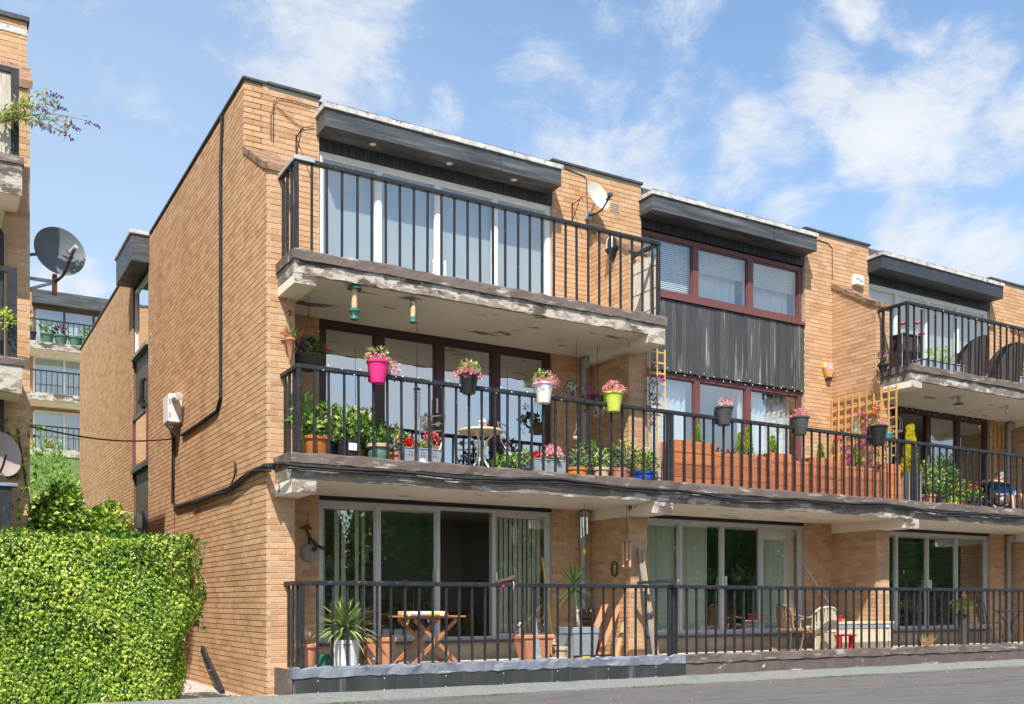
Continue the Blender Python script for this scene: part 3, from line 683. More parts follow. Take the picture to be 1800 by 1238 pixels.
# ------------------------------------------------------------------ bricks: the largest as parts, the rest joined
def lay_bricks(root, limit=300):
    def area(b):
        ax, c, a0, a1, z0, z1, pr, w = b
        p = ((a0 + a1) / 2, c, (z0 + z1) / 2) if ax == 'y' else (c, (a0 + a1) / 2, (z0 + z1) / 2)
        x, y, f = to_px(p)
        if not (5 < x < 1795 and 5 < y < 1230): return 0
        pa = to_px((a0, c, z0) if ax == 'y' else (c, a0, z0)); pb = to_px((a1, c, z0) if ax == 'y' else (c, a1, z0))
        return abs(pb[0] - pa[0]) * FPX * (z1 - z0) / f
    order = sorted(BRICKS, key=lambda b: -area(b))
    cache = {}; rest = MB()
    for i, b in enumerate(order):
        ax, c, a0, a1, z0, z1, pr, w = b
        j = rng.uniform(-.0012, .0012) + pr; e = rng.uniform(-.002, .002)
        if i < limit:
            key = (ax, round(a1 - a0, 2)); Ln = key[1]
            if key not in cache:
                mb = MB(); t = .02; cc = .003
                if ax == 'y': mb.cbox(0, Ln, 0, .05, 0, .065, cc)
                else: mb.cbox(0, .05, 0, Ln, 0, .065, cc)
                cache[key] = mesh_of('brick', mb, M_brick)
            o = obj('brick', cache[key], None, w, loc=(a0, c - j, z0) if ax == 'y' else (c - j, a0, z0))
        else:
            if ax == 'y': vs = [(a0, c - j, z0), (a1, c - j + e * .5, z0), (a1, c - j, z1), (a0, c - j + e * .3, z1), (a0, c + .01, z0), (a1, c + .01, z0), (a1, c + .01, z1), (a0, c + .01, z1)]
            else: vs = [(c - j, a1, z0), (c - j + e * .5, a0, z0), (c - j, a0, z1), (c - j + e * .3, a1, z1), (c + .01, a1, z0), (c + .01, a0, z0), (c + .01, a0, z1), (c + .01, a1, z1)]
            rest.add(vs, [(0, 1, 2, 3), (4, 5, 1, 0), (3, 2, 6, 7), (4, 0, 3, 7), (1, 5, 6, 2)], rng.uniform(.001, .999))
    tag(obj('brickwork', rest, M_brick, root), kind='stuff')
lay_bricks(block)
BRICKS.clear()

# ------------------------------------------------------------------ railings
YR = -.62
def railing(name, label, z0, zt, x0, x1, posts, left=True, right=None, wide=.025, right_open=None, flat=.05):
    t = thing(name, label, 'railing', (x0, YR, z0), group='black balcony railings of the brick block')
    H = zt - z0
    hr = MB().cbox(-.03, x1 - x0 + .03, -.032, .032, H - .055, H, .006)
    obj('handrail', hr, M_rail, t)
    n = int((x1 - x0) / .19)
    bar = mesh_of('baluster', MB().box(-wide / 2, wide / 2, -.006 - wide / 3, .006 + wide / 3, -.01, H - .05), M_rail)
    foot = mesh_of('foot', MB().lathe([(.034, -.012), (.026, .006), (.014, .018)], 8), M_lead)
    psh = mesh_of('post', MB().cbox(-.024, .024, -.026, .026, -.02, H - .052, .004), M_rail)
    px_ = [p - x0 for p in posts]
    for i in range(1, n + 1):
        x = i * .1925
        if x > x1 - x0 - .05 or any(abs(x - p) < .07 for p in px_): continue
        b = obj('baluster', bar, None, t, loc=(x + rng.uniform(-.004, .004), rng.uniform(-.003, .003), 0))
        b.rotation_euler = (rng.uniform(-.004, .004), rng.uniform(-.006, .006), 0)
        obj('foot', foot, None, b, loc=(0, 0, 0))
    for p in px_: obj('post', psh, None, t, loc=(p, 0, 0))
    D = .60
    if left:
        obj('handrail', MB().cbox(-.032, .028, .033, D + .03, H - .054, H - .001, .006), M_rail, t)
        sb = mesh_of('baluster', MB().box(-.012, .012, -flat / 2, flat / 2, -.01, H - .05), M_rail)
        for i in range(1, 4): obj('baluster', sb, None, t, loc=(0, i * .17, 0))
    if right is not None:
        obj('handrail', MB().cbox(right - x0 - .028, right - x0 + .028, .033, D + .03, H - .054, H - .001, .006), M_rail, t)
    return t
rail_top = railing('balcony_railing', 'black top floor balcony railing above the peeling concrete slab with hanging bird feeders', 5.41, 6.525, .165, 5.66, [.165, 5.66], True, 5.66)
rail_mid = railing('balcony_railing', 'long black first floor railing hung with coloured flower pots', 2.985, 4.06, .19, XE - .1, [.19, 5.845, 5.91, 11.44, 17.0])
rail_low = railing('balcony_railing', 'long black ground floor terrace railing above the lead flashing', .41, 1.468, .235, XE - .1, [.235, 5.865, 5.94, 11.56, 17.1], True)
rail_r = railing('balcony_railing', 'black top floor railing in front of the dark rattan chairs', 5.41, 6.515, 2 * BAY + .05, 3 * BAY + .12, [2 * BAY + .05, 3 * BAY + .12], True)
obj('rail_cap', MB().cbox(-.04, .22, -.042, .038, 1.075, 1.13, .006), M_alu, rail_top); obj('rail_cap', MB().cbox(-.04, .036, .039, .60, 1.075, 1.129, .006), M_alu, rail_top)
# ------------------------------------------------------------------ blinds, curtains
def curtain(name, label, x0, x1, y, z0, z1, m, folds, amp=.035, seed=1):
    r = random.Random(seed); n = folds * 6; mb = MB(); vs = []
    ph = [r.uniform(-.5, .5) for _ in range(folds + 2)]
    for i in range(n + 1):
        u = i / n; x = x0 + (x1 - x0) * u
        yy = y + amp * math.sin(2 * math.pi * u * folds + ph[int(u * folds)]) * (.7 + .3 * math.sin(u * 9 + seed))
        vs += [(x, yy, z0), (x + .01 * math.sin(u * 31), yy * .5 + y * .5 + amp * .5 * math.sin(2 * math.pi * u * folds), z1)]
    fs = [(2 * i, 2 * i + 2, 2 * i + 3, 2 * i + 1) for i in range(n)]
    fs += [(2 * i + 1, 2 * i + 3, 2 * i + 2, 2 * i) for i in range(0)]
    mb.add(vs, fs)
    mb.add([(x, yy + .004, z) for x, yy, z in vs], [tuple(reversed(f)) for f in fs])
    return tag(obj(name, mb, m, None, True), label, 'curtain')
def vblind(label, x0, x1, z0, z1, m, step, w, ang, y=YF + .17, gaps=()):
    t = thing('vertical_blind', label, 'blind', (x0, y, z0))
    obj('head_rail', MB().box(0, x1 - x0, -.02, .02, z1 - z0 - .04, z1 - z0), M_white, t)
    sl = mesh_of('slat', MB().box(-w / 2, w / 2, -.0015, .0015, .02, z1 - z0 - .05), m)
    n = int((x1 - x0) / step)
    for i in range(n):
        if i in gaps: continue
        o = obj('slat', sl, None, t, loc=(step * (i + .5), 0, 0)); o.rotation_euler[2] = R(ang + rng.uniform(-9, 9))
def hblind(label, x0, x1, z0, z1, m, step, y=YF + .2, tilt=25, d=.03):
    t = thing('venetian_blind', label, 'blind', (x0, y, z0), group='venetian blinds in the windows')
    obj('head_rail', MB().box(0, x1 - x0, -.02, .02, z1 - z0 - .03, z1 - z0), m, t)
    sl = mesh_of('slat', MB().box(0, x1 - x0, -d / 2, d / 2, -.0012, .0012), m)
    n = int((z1 - z0 - .05) / step)
    for i in range(n):
        o = obj('slat', sl, None, t, loc=(0, 0, z1 - z0 - .05 - i * step)); o.rotation_euler[0] = R(tilt)
b2, b3 = BAY, 2 * BAY
vblind('cream vertical blind in the leftmost ground floor patio pane behind the yucca', 1.10, 1.90, .72, 2.56, M_blind, .10, .088, 30, gaps=(1, 4))
vblind('pale green vertical blind behind the patio pane right of the open ground floor doorway', 3.90, 4.80, .72, 2.56, M_blind, .085, .085, 22)
curtain('curtain', 'pale green gathered curtain at the left of the middle ground floor patio door', b2 + 1.09, b2 + 1.93, YF + .22, .70, 2.57, M_curt, 9, seed=3)
curtain('curtain', 'pale green curtain in the second pane of the middle ground floor patio door', b2 + 1.95, b2 + 2.66, YF + .22, .70, 2.57, M_curt, 8, seed=5)
curtain('curtain', 'pale green curtain in the right pane of the patio door above the wicker chairs', b2 + 3.86, b2 + 4.80, YF + .22, .70, 2.57, M_curt, 9, seed=6)
hblind('dark wide venetian blind behind the right hand ground floor patio door', b3 + 1.1, b3 + 4.8, .7, 2.45, mat('dark_slat', (.16, .15, .13), rough=.5), .055, y=YF + .2, tilt=-20, d=.045)
curtain('curtain', 'flat pale grey screen filling the top floor patio door under the downlights', 1.10, 4.80, YF + .17, 5.40, 7.41, M_flatblind, 4, .003, seed=7)
curtain('curtain', 'pale grey screen behind the top floor door with the rattan chairs', b3 + 1.10, b3 + 4.80, YF + .17, 5.40, 7.41, M_flatblind, 4, .003, seed=8)
curtain('curtain', 'white curtain low in the middle maroon framed upper window', b2 + 2.36, b2 + 3.42, YF + .32, 6.49, 7.2, M_net, 8, .03, seed=9)
curtain('curtain', 'white curtain low in the right hand maroon framed upper window', b2 + 3.60, b2 + 4.74, YF + .32, 6.49, 7.2, M_net, 8, .03, seed=10)
hblind('white blind drawn right down in the left maroon framed upper window', b2 + 1.10, b2 + 2.20, 6.50, 7.38, M_white, .034, tilt=66)
hblind('white blind half drawn in the middle maroon framed upper window', b2 + 2.32, b2 + 3.48, 6.98, 7.38, M_white, .034, tilt=66)
hblind('white blind half drawn in the right maroon framed upper window', b2 + 3.62, b2 + 4.75, 6.95, 7.38, M_white, .034, tilt=66)
curtain('curtain', 'white curtain panel hanging behind the maroon first floor window beside the narrow trellis', b2 + 1.45, b2 + 2.2, YF + .25, 3.0, 5.02, M_net, 6, .03, seed=12)
curtain('curtain', 'gathered white curtain in the right pane of the maroon first floor window', b2 + 3.60, b2 + 4.72, YF + .25, 3.0, 5.02, M_net, 9, .035, seed=13)
curtain('curtain', 'white curtain strip at the middle post of the maroon first floor window', b2 + 3.36, b2 + 3.52, YF + .2, 3.0, 5.02, M_net, 2, .03, seed=14)
# dim living room behind the open doorway
def inside():
    t = thing('sofa', 'dark brown sofa seen inside the open ground floor doorway', 'sofa', (3.45, 3.2, F0 + .05))
    obj('seat', MB().cbox(-.8, .8, -.4, .4, .08, .42, .05), M_wick, t); obj('backrest', MB().cbox(-.8, .8, .25, .5, .3, .85, .06), M_wick, t)
    for s in (-1, 1): obj('armrest', MB().cbox(s * .9 - .12, s * .9 + .12, -.42, .5, .08, .62, .05), M_wick, t)
    t = thing('picture_frame', 'small framed picture high on the wall inside the dark room', 'picture', (3.75, 5.59, 2.1))
    obj('frame', MB().box(-.2, .2, -.03, 0, -.15, .15), M_white, t); obj('print', MB().box(-.15, .15, -.034, -.031, -.1, .1), M_greyp, t)
inside()

# ------------------------------------------------------------------ plants and pots
def rdir(r, up=0.0):
    while True:
        v = Vector((r.uniform(-1, 1), r.uniform(-1, 1), r.uniform(-1, 1)))
        if .05 < v.length < 1: break
    v.normalize(); v.z += up; return v.normalized()
def foliage(mb, n, c, rad, Ln, W, r, up=.35, shell=.45, flat=False):
    c = Vector(c)
    for _ in range(n):
        v = rdir(r); k = (shell + (1 - shell) * r.random())
        p = c + Vector((v.x * rad[0], v.y * rad[1], v.z * rad[2])) * k
        d = (v * .7 + rdir(r) * .8 + Vector((0, 0, up))).normalized()
        s = r.uniform(.65, 1.25)
        if flat: mb.quadleaf(p, d, v + Vector((0, 0, .6)), Ln * s, W * s, r.uniform(.001, .999))
        else: mb.leaf(p, d, v + Vector((0, 0, .6)), Ln * s, W * s, r.uniform(.001, .999))
    return mb
def blooms(mb, cs, rad, n, size, r):
    for c in cs:
        c = Vector(c)
        for _ in range(n):
            v = rdir(r, .15); p = c + v * rad * r.uniform(.5, 1)
            mb.quadleaf(p, (v + rdir(r) * .9), v, size * r.uniform(.7, 1.3), size * .8, r.uniform(.001, .999))
    return mb
def scatter(r, n, c, rad):
    out = []
    for _ in range(n):
        v = rdir(r, .2); out.append((c[0] + v.x * rad[0] * r.uniform(.4, 1), c[1] + v.y * rad[1] * r.uniform(.4, 1), c[2] + abs(v.z) * rad[2] * r.uniform(.3, 1)))
    return out
def pot_mesh(r1, r0, h, rim=.02, rimh=.05, n=20, bulge=0.0):
    pr = [(r0 * .9, 0), (r0, .006)]
    for i in range(1, 6):
        t = i / 6; pr.append((r0 + (r1 - r0) * t + bulge * math.sin(math.pi * t), h * t * (1 - rimh / h)))
    pr += [(r1, h - rimh), (r1 + rim, h - rimh + .004), (r1 + rim, h - .006), (r1 + rim - .006, h), (r1 - .012, h), (r1 - .016, h - .03)]
    return MB().lathe(pr, n)
def stem_set(mb, c, n, h, r, spread=.05, rad=.005):
    for _ in range(n):
        a = r.uniform(0, 6.28); q = r.uniform(.2, 1) * spread
        mb.tube([(c[0], c[1], c[2]), (c[0] + math.cos(a) * q * .5, c[1] + math.sin(a) * q * .5, c[2] + h * .5), (c[0] + math.cos(a) * q, c[1] + math.sin(a) * q, c[2] + h)], rad, 4)
    return mb
SEED = [100]
def potted(label, px, Y, z, r1, r0, h, pm, leaf=None, fol=None, flowers=(), cat='potted plant', name='potted_plant', group=None, rim=.018, bulge=0.0, X=None, rimh=.045):
    """fol: list of (n, cx, cz, rx, rz, L, W, material); flowers: list of (mat, [(x, z)...] or count, spread, rad, n, size)"""
    SEED[0] += 1; r = random.Random(SEED[0])
    x = X if X is not None else on_y(px, 800, Y).x
    t = thing(name, label, cat, (x, Y, z), group=group)
    p = obj('pot', pot_mesh(r1, r0, h, rim, rimh, bulge=bulge), pm, t, True)
    obj('soil', MB().lathe([(r1 - .014, h - .03), (r1 * .4, h - .022)], 14), M_soil, p)
    for (n, cx, cz, rx, rz, Ln, W, lm) in (fol or []):
        n = int(n * 1.8); rx *= 1.22; rz *= 1.15
        mb = MB(); foliage(mb, n, (cx, 0, h + cz), (rx, rx * .8, rz), Ln, W, r); obj('foliage', mb, lm, t)
        obj('stem', stem_set(MB(), (0, 0, h - .03), 5, cz + rz * .3, r, rx * .6), L_green, t)
    for (fm, n, c, rad, br, bn, bs) in flowers:
        mb = MB(); cs = scatter(r, n, (c[0], 0, h + c[1]), (rad[0], rad[0] * .8, rad[1])) if isinstance(n, int) else [(a, -.02, h + b) for a, b in n]
        blooms(mb, cs, br, bn, bs, r); obj('flower', mb, fm, t)
    return t
def rail_pot(label, px, pm, fol, flowers, s=1.0, dz=0.0, rail=4.06, group='flower pots straddling the first floor rail'):
    SEED[0] += 1; r = random.Random(SEED[0])
    x = on_y(px, 700, YR - .03).x
    t = thing('rail_pot', label, 'flower pot', (x, YR - .035, rail - .12 * s + dz), group=group)
    H = .25 * s; R1 = .118 * s; R0 = .080 * s
    p = obj('pot', pot_mesh(R1, R0, H, .012, .03), pm, t, True)
    obj('saddle', MB().cbox(-.075 * s, .075 * s, .05 * s, .125 * s, .03 * s, H - .03, .015), pm, p)
    obj('soil', MB().lathe([(R1 - .014, H - .03), (R1 * .4, H - .022)], 14), M_soil, p)
    for (n, cx, cz, rx, rz, Ln, W, lm) in fol:
        mb = MB(); foliage(mb, n, (cx, 0, H + cz), (rx, rx * .85, rz), Ln, W, r); obj('foliage', mb, lm, t)
    for (fm, n, c, rad, br, bn, bs) in flowers:
        mb = MB(); blooms(mb, scatter(r, n, (c[0], -.01, H + c[1]), (rad[0], rad[0] * .85, rad[1])), br, bn, bs, r); obj('flower', mb, fm, t)
    return t
def begonia(fm, cx=.0, n=30): return [(120, 0, .05, .17, .12, .055, .03, L_var)], [(fm, n, (cx, .0), (.19, .16), .026, 8, .026)]
f, b = begonia(P_pink); rail_pot('bright pink plastic pot of trailing pink and white flowers on the first floor rail', 664, M_pink, f + [(50, .14, -.03, .09, .11, .05, .026, L_var)], b + [(P_ltpink, 36, (.17, -.14), (.12, .20), .03, 9, .028)], 1.12)
f, b = begonia(P_pink); rail_pot('black plastic pot overflowing with pink flowers on the rail in front of the table', 824, M_blackp, f, [(P_pink, 60, (0, -.06), (.25, .20), .028, 9, .027)], 1.05)
f, b = begonia(P_pink); rail_pot('white pot of pink flowers on the rail by the right edge of the brown doors', 955, M_whitep, f, [(P_pink, 50, (.03, -.03), (.23, .21), .027, 9, .027)], 1.12)
f, b = begonia(P_wr); rail_pot('lime green pot of red and white flowers on the rail before the brick wing', 1078, M_lime, [(40, 0, .02, .12, .07, .05, .028, L_green)], [(P_wr, 80, (0, .0), (.20, .18), .026, 9, .025)], 1.12)
rail_pot('charcoal rail pot of pale pink flowers left of centre on the orange planter balcony', 1272, M_greyp, [(40, 0, .02, .11, .05, .05, .03, L_green)], [(P_ltpink, 34, (.0, .0), (.15, .12), .026, 8, .026), (P_coral, 10, (.07, .06), (.06, .10), .026, 8, .026)], 1.15)
rail_pot('charcoal rail pot of red and pink flowers right of centre on the orange planter balcony', 1406, M_greyp, [(40, 0, .02, .11, .05, .05, .03, L_green)], [(P_pink, 40, (.0, .0), (.17, .14), .026, 8, .026)], 1.18)
rail_pot('dark grey rail pot with sparse pink flowers in front of the wide trellis', 1543, M_blackp, [(40, -.03, .02, .13, .05, .05, .03, L_green)], [(P_pink, 30, (.05, .0), (.15, .14), .026, 8, .026)], 1.35)

G1 = 'pots on the first floor balcony'
potted('orange glazed pot of variegated leaves at the corner post of the first floor balcony', 556, -.40, F1, .165, .12, .32, M_terrag, fol=[(150, .0, .10, .20, .16, .09, .045, L_var), (60, -.12, .28, .16, .20, .14, .06, L_green)], group=G1)
potted('black pot with a white price tag and variegated leaves behind the first floor rail', 612, -.40, F1, .15, .13, .31, M_blackp, fol=[(170, .0, .12, .19, .17, .08, .04, L_var), (60, .1, .2, .14, .14, .09, .045, L_green)], group=G1, rim=.008)
tg = bpy.data.objects['potted_plant.001']; obj('price_tag', MB().box(-.05, .055, -.153, -.147, .17, .26), M_whitep, tg)
potted('green glazed pot with a cream rim and small leaved shrub beside the zinc trough', 666, -.40, F1, .14, .095, .29, M_greeng, fol=[(150, 0, .07, .15, .12, .06, .028, L_green)], group=G1, bulge=.02)
gp = bpy.data.objects['potted_plant.002']; obj('rim_band', MB().lathe([(.163, .245), (.170, .25), (.170, .292), (.150, .294)], 20), M_sand, gp, True)
potted('leafy green plant in a dark nursery pot between the green and black pots', 640, -.05, F1, .13, .10, .24, M_greyp, fol=[(220, .0, .16, .28, .24, .11, .06, L_green)], group=G1)
potted('red flowering plant in a black pot against the brown doors', 655, .55, F1, .14, .11, .28, M_blackp, fol=[(140, 0, .28, .16, .24, .08, .04, L_green)], flowers=[(P_coral, 10, (0, .35), (.14, .18), .03, 8, .03)], group=G1)
def trough(label, px, w, fl, fol, Y=-.42, marks=True):
    SEED[0] += 1; r = random.Random(SEED[0]); x = on_y(px, 800, Y).x
    t = thing('zinc_trough', label, 'planter', (x, Y, F1), group='zinc troughs on the first floor balcony')
    h = .27; a = w / 2; c = a * .86
    mb = MB().add([(-c, -.07, 0), (c, -.07, 0), (c, .07, 0), (-c, .07, 0), (-a, -.1, h), (a, -.1, h), (a, .1, h), (-a, .1, h)], [(3, 2, 1, 0), (0, 1, 5, 4), (1, 2, 6, 5), (2, 3, 7, 6), (3, 0, 4, 7)])
    tr_ = obj('trough', mb, M_steel, t); obj('rim', MB().tube([(-a, -.1, h), (a, -.1, h), (a, .1, h), (-a, .1, h), (-a, -.1, h)], .008, 6), M_steel, tr_)
    obj('soil', MB().box(-a + .01, a - .01, -.09, .09, h - .05, h - .03), M_soil, tr_)
    if marks:
        for k in (-.17, .0, .17):
            for (dx, dz) in ((-.018, .018), (.018, .018), (-.018, -.018), (.018, -.018)):
                obj('cut_out', MB().lathe([(.009, 0), (.009, .002)], 6, M=Matrix.Translation((k + dx, -.094, .2 + dz)) @ Matrix.Rotation(R(90), 4, 'X')), M_iron, tr_)
        obj('badge', MB().lathe([(.05, 0), (.05, .004)], 20, M=Matrix.Translation((0, -.083, .095)) @ Matrix.Rotation(R(90), 4, 'X')), M_whitep, tr_)
    for (n, cx, cz, rx, rz, Ln, W, lm) in fol:
        mb = MB(); foliage(mb, n, (cx, 0, h + cz), (rx, .1, rz), Ln, W, r); obj('foliage', mb, lm, t)
    for (fm, n, c0, rad, br, bn, bs) in fl:
        mb = MB(); blooms(mb, scatter(r, n, (c0[0], -.03, h + c0[1]), (rad[0], .08, rad[1])), br, bn, bs, r); obj('flower', mb, fm, t)
trough('zinc trough with flower cut-outs holding scarlet and coral geraniums', 738, .56, [(P_red, 16, (-.15, .04), (.14, .10), .035, 12, .035), (P_coral, 12, (.16, .10), (.14, .14), .035, 12, .032)], [(90, 0, .02, .24, .06, .06, .04, L_green), (50, .1, .06, .12, .07, .05, .03, L_var)])
trough('zinc trough of orange and pink geraniums in front of the right hand bistro chair', 962, .54, [(P_red, 9, (-.20, .04), (.09, .07), .035, 12, .035), (P_ltpink, 26, (.06, .06), (.20, .16), .04, 14, .035), (P_pink, 10, (.0, .06), (.12, .12), .035, 12, .032)], [(110, .05, -.01, .25, .07, .07, .045, L_green)], marks=False)
potted('small leafy green plants in a low pot under the bistro table', 890, .1, F1, .15, .11, .18, M_greyp, fol=[(120, 0, .06, .22, .12, .08, .05, L_green)], group=G1)
potted('squat terracotta bowl with trailing leaves right of the pink zinc trough', 1012, -.42, F1, .15, .10, .20, M_terrag, fol=[(110, .05, .10, .17, .14, .06, .03, L_grey), (40, .08, .02, .14, .10, .05, .03, L_var)], group=G1, bulge=.03)
potted('sand coloured clay pot of mixed green leaves behind the first floor rail', 1057, -.40, F1, .11, .10, .24, M_sand, fol=[(110, .0, .11, .14, .14, .06, .03, L_var)], group=G1, rim=.014)
potted('reddish fluted clay pot of silvery herbs left of the blue pot', 1089, -.40, F1, .12, .11, .25, M_terrar, fol=[(150, 0, .13, .16, .16, .05, .02, L_grey)], group=G1, rim=.006)
potted('cobalt blue glazed pot of yellow snapdragons under the narrow trellis', 1132, -.40, F1, .165, .12, .23, M_bluegl, fol=[(190, -.02, .12, .19, .17, .08, .03, L_green)], flowers=[(P_yel, [(.03, .26), (.05, .30), (.06, .33), (.02, .29), (-.14, .18), (-.16, .22)], (0, 0), (0, 0), .04, 12, .035)], group=G1, bulge=.04)
potted('burgundy leaved plant in a clay pot against the brick beside the downpipe', 1022, .2, F1, .14, .11, .26, M_terra, fol=[(150, .0, .20, .22, .17, .06, .035, L_burg)], group=G1)
potted('dark burgundy plant in a black pot standing before the brown doors', 888, .62, F1, .15, .12, .32, M_blackp, fol=[(150, 0, .20, .2, .16, .06, .035, L_burg)], group=G1)

# fuller greenery between the named pots
potted('bushy green plant in a grey tub just behind the orange glazed pot', 580, -.12, F1, .14, .11, .28, M_greyp, fol=[(170, 0, .24, .22, .24, .10, .05, L_green)], flowers=[(P_coral, 7, (0, .3), (.2, .16), .035, 10, .032)], group=G1)
potted('broad leaved green plant in a clay pot behind the black pot', 622, -.10, F1, .14, .11, .26, M_terra, fol=[(150, 0, .26, .22, .22, .11, .06, L_var)], group=G1)
potted('yellow green leafy plant in a clay pot just left of the scarlet trough', 694, -.18, F1, .12, .10, .24, M_terra, fol=[(140, 0, .15, .20, .16, .08, .045, L_var)], flowers=[(P_red, 8, (0, .18), (.2, .12), .04, 12, .034)], group=G1)
potted('mixed green herbs in a grey tub behind the squat terracotta bowl', 1036, -.15, F1, .15, .12, .26, M_greyp, fol=[(170, 0, .20, .24, .18, .07, .035, L_green)], flowers=[(P_ltpink, 9, (0, .24), (.22, .14), .035, 10, .032)], group=G1)
potted('yellow flowered plant in a clay pot behind the reddish fluted pot', 1098, -.15, F1, .14, .11, .28, M_terra, fol=[(160, 0, .22, .22, .18, .07, .035, L_var)], flowers=[(P_yel, 9, (0, .28), (.2, .14), .03, 8, .028)], group=G1)
potted('grey leaved herb in a dark pot between the sand and reddish pots', 1072, -.22, F1, .11, .09, .22, M_greyp, fol=[(130, 0, .20, .18, .16, .05, .02, L_grey)], group=G1)
potted('low pink flowered plant in a grey pot between the table and the pink trough', 925, -.30, F1, .11, .09, .18, M_greyp, fol=[(100, 0, .10, .17, .11, .06, .035, L_green)], flowers=[(P_pink, 5, (0, .12), (.14, .08), .028, 8, .026)], group=G1)
# bistro set
def bistro_table():
    x = on_y(845, 800, .15).x
    t = thing('bistro_table', 'round cream folding bistro table behind the first floor rail', 'table', (x, .15, F1))
    top = MB().lathe([(.30, .695), (.31, .70), (.31, .715), (.30, .72)], 28); obj('table_top', top, M_cream, t, True)
    obj('rim', MB().tube([(.31 * math.cos(a * R(15)), .31 * math.sin(a * R(15)), .695) for a in range(25)], .012, 6), M_cream, t, True)
    for k in range(4):
        a = R(45 + 90 * k); c, s = math.cos(a), math.sin(a)
        pts = [(.24 * c, .24 * s, 0), (.17 * c, .17 * s, .10), (.05 * c, .05 * s, .30), (.04 * c, .04 * s, .42), (.10 * c, .10 * s, .58), (.24 * c, .24 * s, .69)]
        obj('leg', MB().tube(pts, .012, 6), M_whitep, t, True)
    l = thing('lantern', 'little white lantern standing on the bistro table', 'lantern', (x + .03, .15, F1 + .72))
    obj('base', MB().lathe([(.06, 0), (.06, .012), (.05, .02)], 8), M_whitep, l)
    for k in range(6): obj('upright', MB().box(-.005, .005, -.005, .005, .02, .11), M_whitep, l, loc=(.045 * math.cos(k * R(60)), .045 * math.sin(k * R(60)), 0))
    obj('roof', MB().lathe([(.065, .11), (.06, .12), (.03, .155), (.012, .16), (.012, .18), (.004, .185)], 12), M_whitep, l, True)
bistro_table()
def bistro_chair(label, px, Y, rz):
    x = on_y(px, 800, Y).x
    t = thing('bistro_chair', label, 'chair', (x, Y, F1), rz, group='cream folding bistro chairs')
    st = obj('seat', MB().cbox(-.19, .19, -.19, .19, .44, .455, .006), M_cream, t)
    for k in range(5): obj('slat', MB().box(-.17 + k * .07, -.12 + k * .07, -.2, .2, .456, .464), M_cream, st)
    for s in (-1, 1):
        obj('leg', MB().tube([(s * .19, -.22, 0), (s * .19, .02, .36), (s * .19, .20, .62), (s * .19, .26, .92)], .010, 6), M_whitep, t, True)
        obj('leg', MB().tube([(s * .17, .22, 0), (s * .17, .0, .30), (s * .17, -.18, .45)], .010, 6), M_whitep, t, True)
    bk = obj('backrest', MB().tube([(-.19, .26, .92), (.19, .26, .92)], .010, 6).tube([(-.19, .235, .80), (.19, .235, .80)], .008, 6).tube([(-.19, .22, .70), (.19, .22, .70)], .008, 6), M_whitep, t)
    for k in (-.08, .08): obj('rosette', MB().lathe([(.0, -.01), (.04, 0), (.0, .01)], 10, M=Matrix.Translation((k, .24, .80)) @ Matrix.Rotation(R(70), 4, 'X')), M_cream, bk)
bistro_chair('cream folding bistro chair left of the round table, behind the scarlet trough', 748, .35, R(-50))
bistro_chair('cream folding bistro chair right of the round table', 912, .35, R(40))

# hanging things on the first floor
def hook_line(t, z1, z0, x=0, y=0): obj('hanger', MB().tube([(x, y, z0), (x, y, z1)], .004, 4), M_iron, t)
def seed_feeder(label, px, pyt, pyb, Y, roof, rad):
    p = on_y(px, pyt, Y); q = on_y(px, pyb, Y); H = p.z - q.z
    t = thing('bird_feeder', label, 'bird feeder', (p.x, Y, q.z), group='green bird feeders under the top slab')
    obj('tube', MB().lathe([(rad, .06), (rad, H - .02)], 14), M_seed, t, True)
    obj('base', MB().lathe([(rad * 1.1, 0), (rad * 1.5, .01), (rad * 1.15, .06), (rad * 1.15, .075)], 14), M_green, t, True)
    if roof:
        obj('squirrel_guard', MB().lathe([(.005, .055), (rad * 2.2, .01), (rad * 2.6, -.02), (rad * 2.5, -.02), (rad * 2.0, 0)], 18, (0, 0, H - .02)), M_green, t, True)
        obj('collar', MB().lathe([(rad * 1.8, .10), (rad * 1.9, .115), (rad * 1.2, .15)], 14), M_green, t, True)
        obj('port', MB().box(-rad * .3, rad * .3, -rad * 1.16, -rad, .05, .075), M_dark, t)
    else:
        obj('cap', MB().lathe([(rad * 1.4, H - .025), (rad * 1.4, H - .012), (rad * .6, H)], 14), M_green, t, True)
        for k, (a, z) in enumerate(((200, H * .68), (320, H * .22))): obj('perch', MB().tube([(0, 0, z), (rad * 2 * math.cos(R(a)), rad * 2 * math.sin(R(a)), z)], .006, 5).box(rad * .8 * math.cos(R(a)) - .012, rad * .8 * math.cos(R(a)) + .012, rad * math.sin(R(a)) - .012, rad * math.sin(R(a)) + .012, z + .01, z + .045), M_green, t)
    hook_line(t, 5.14 - q.z, H)
seed_feeder('tall green bird feeder with a dome roof hung under the top slab', 623, 503, 563, -.55, True, .036)
seed_feeder('slim green bird feeder with perches hung right of the domed one', 726, 527, 568, -.55, False, .034)
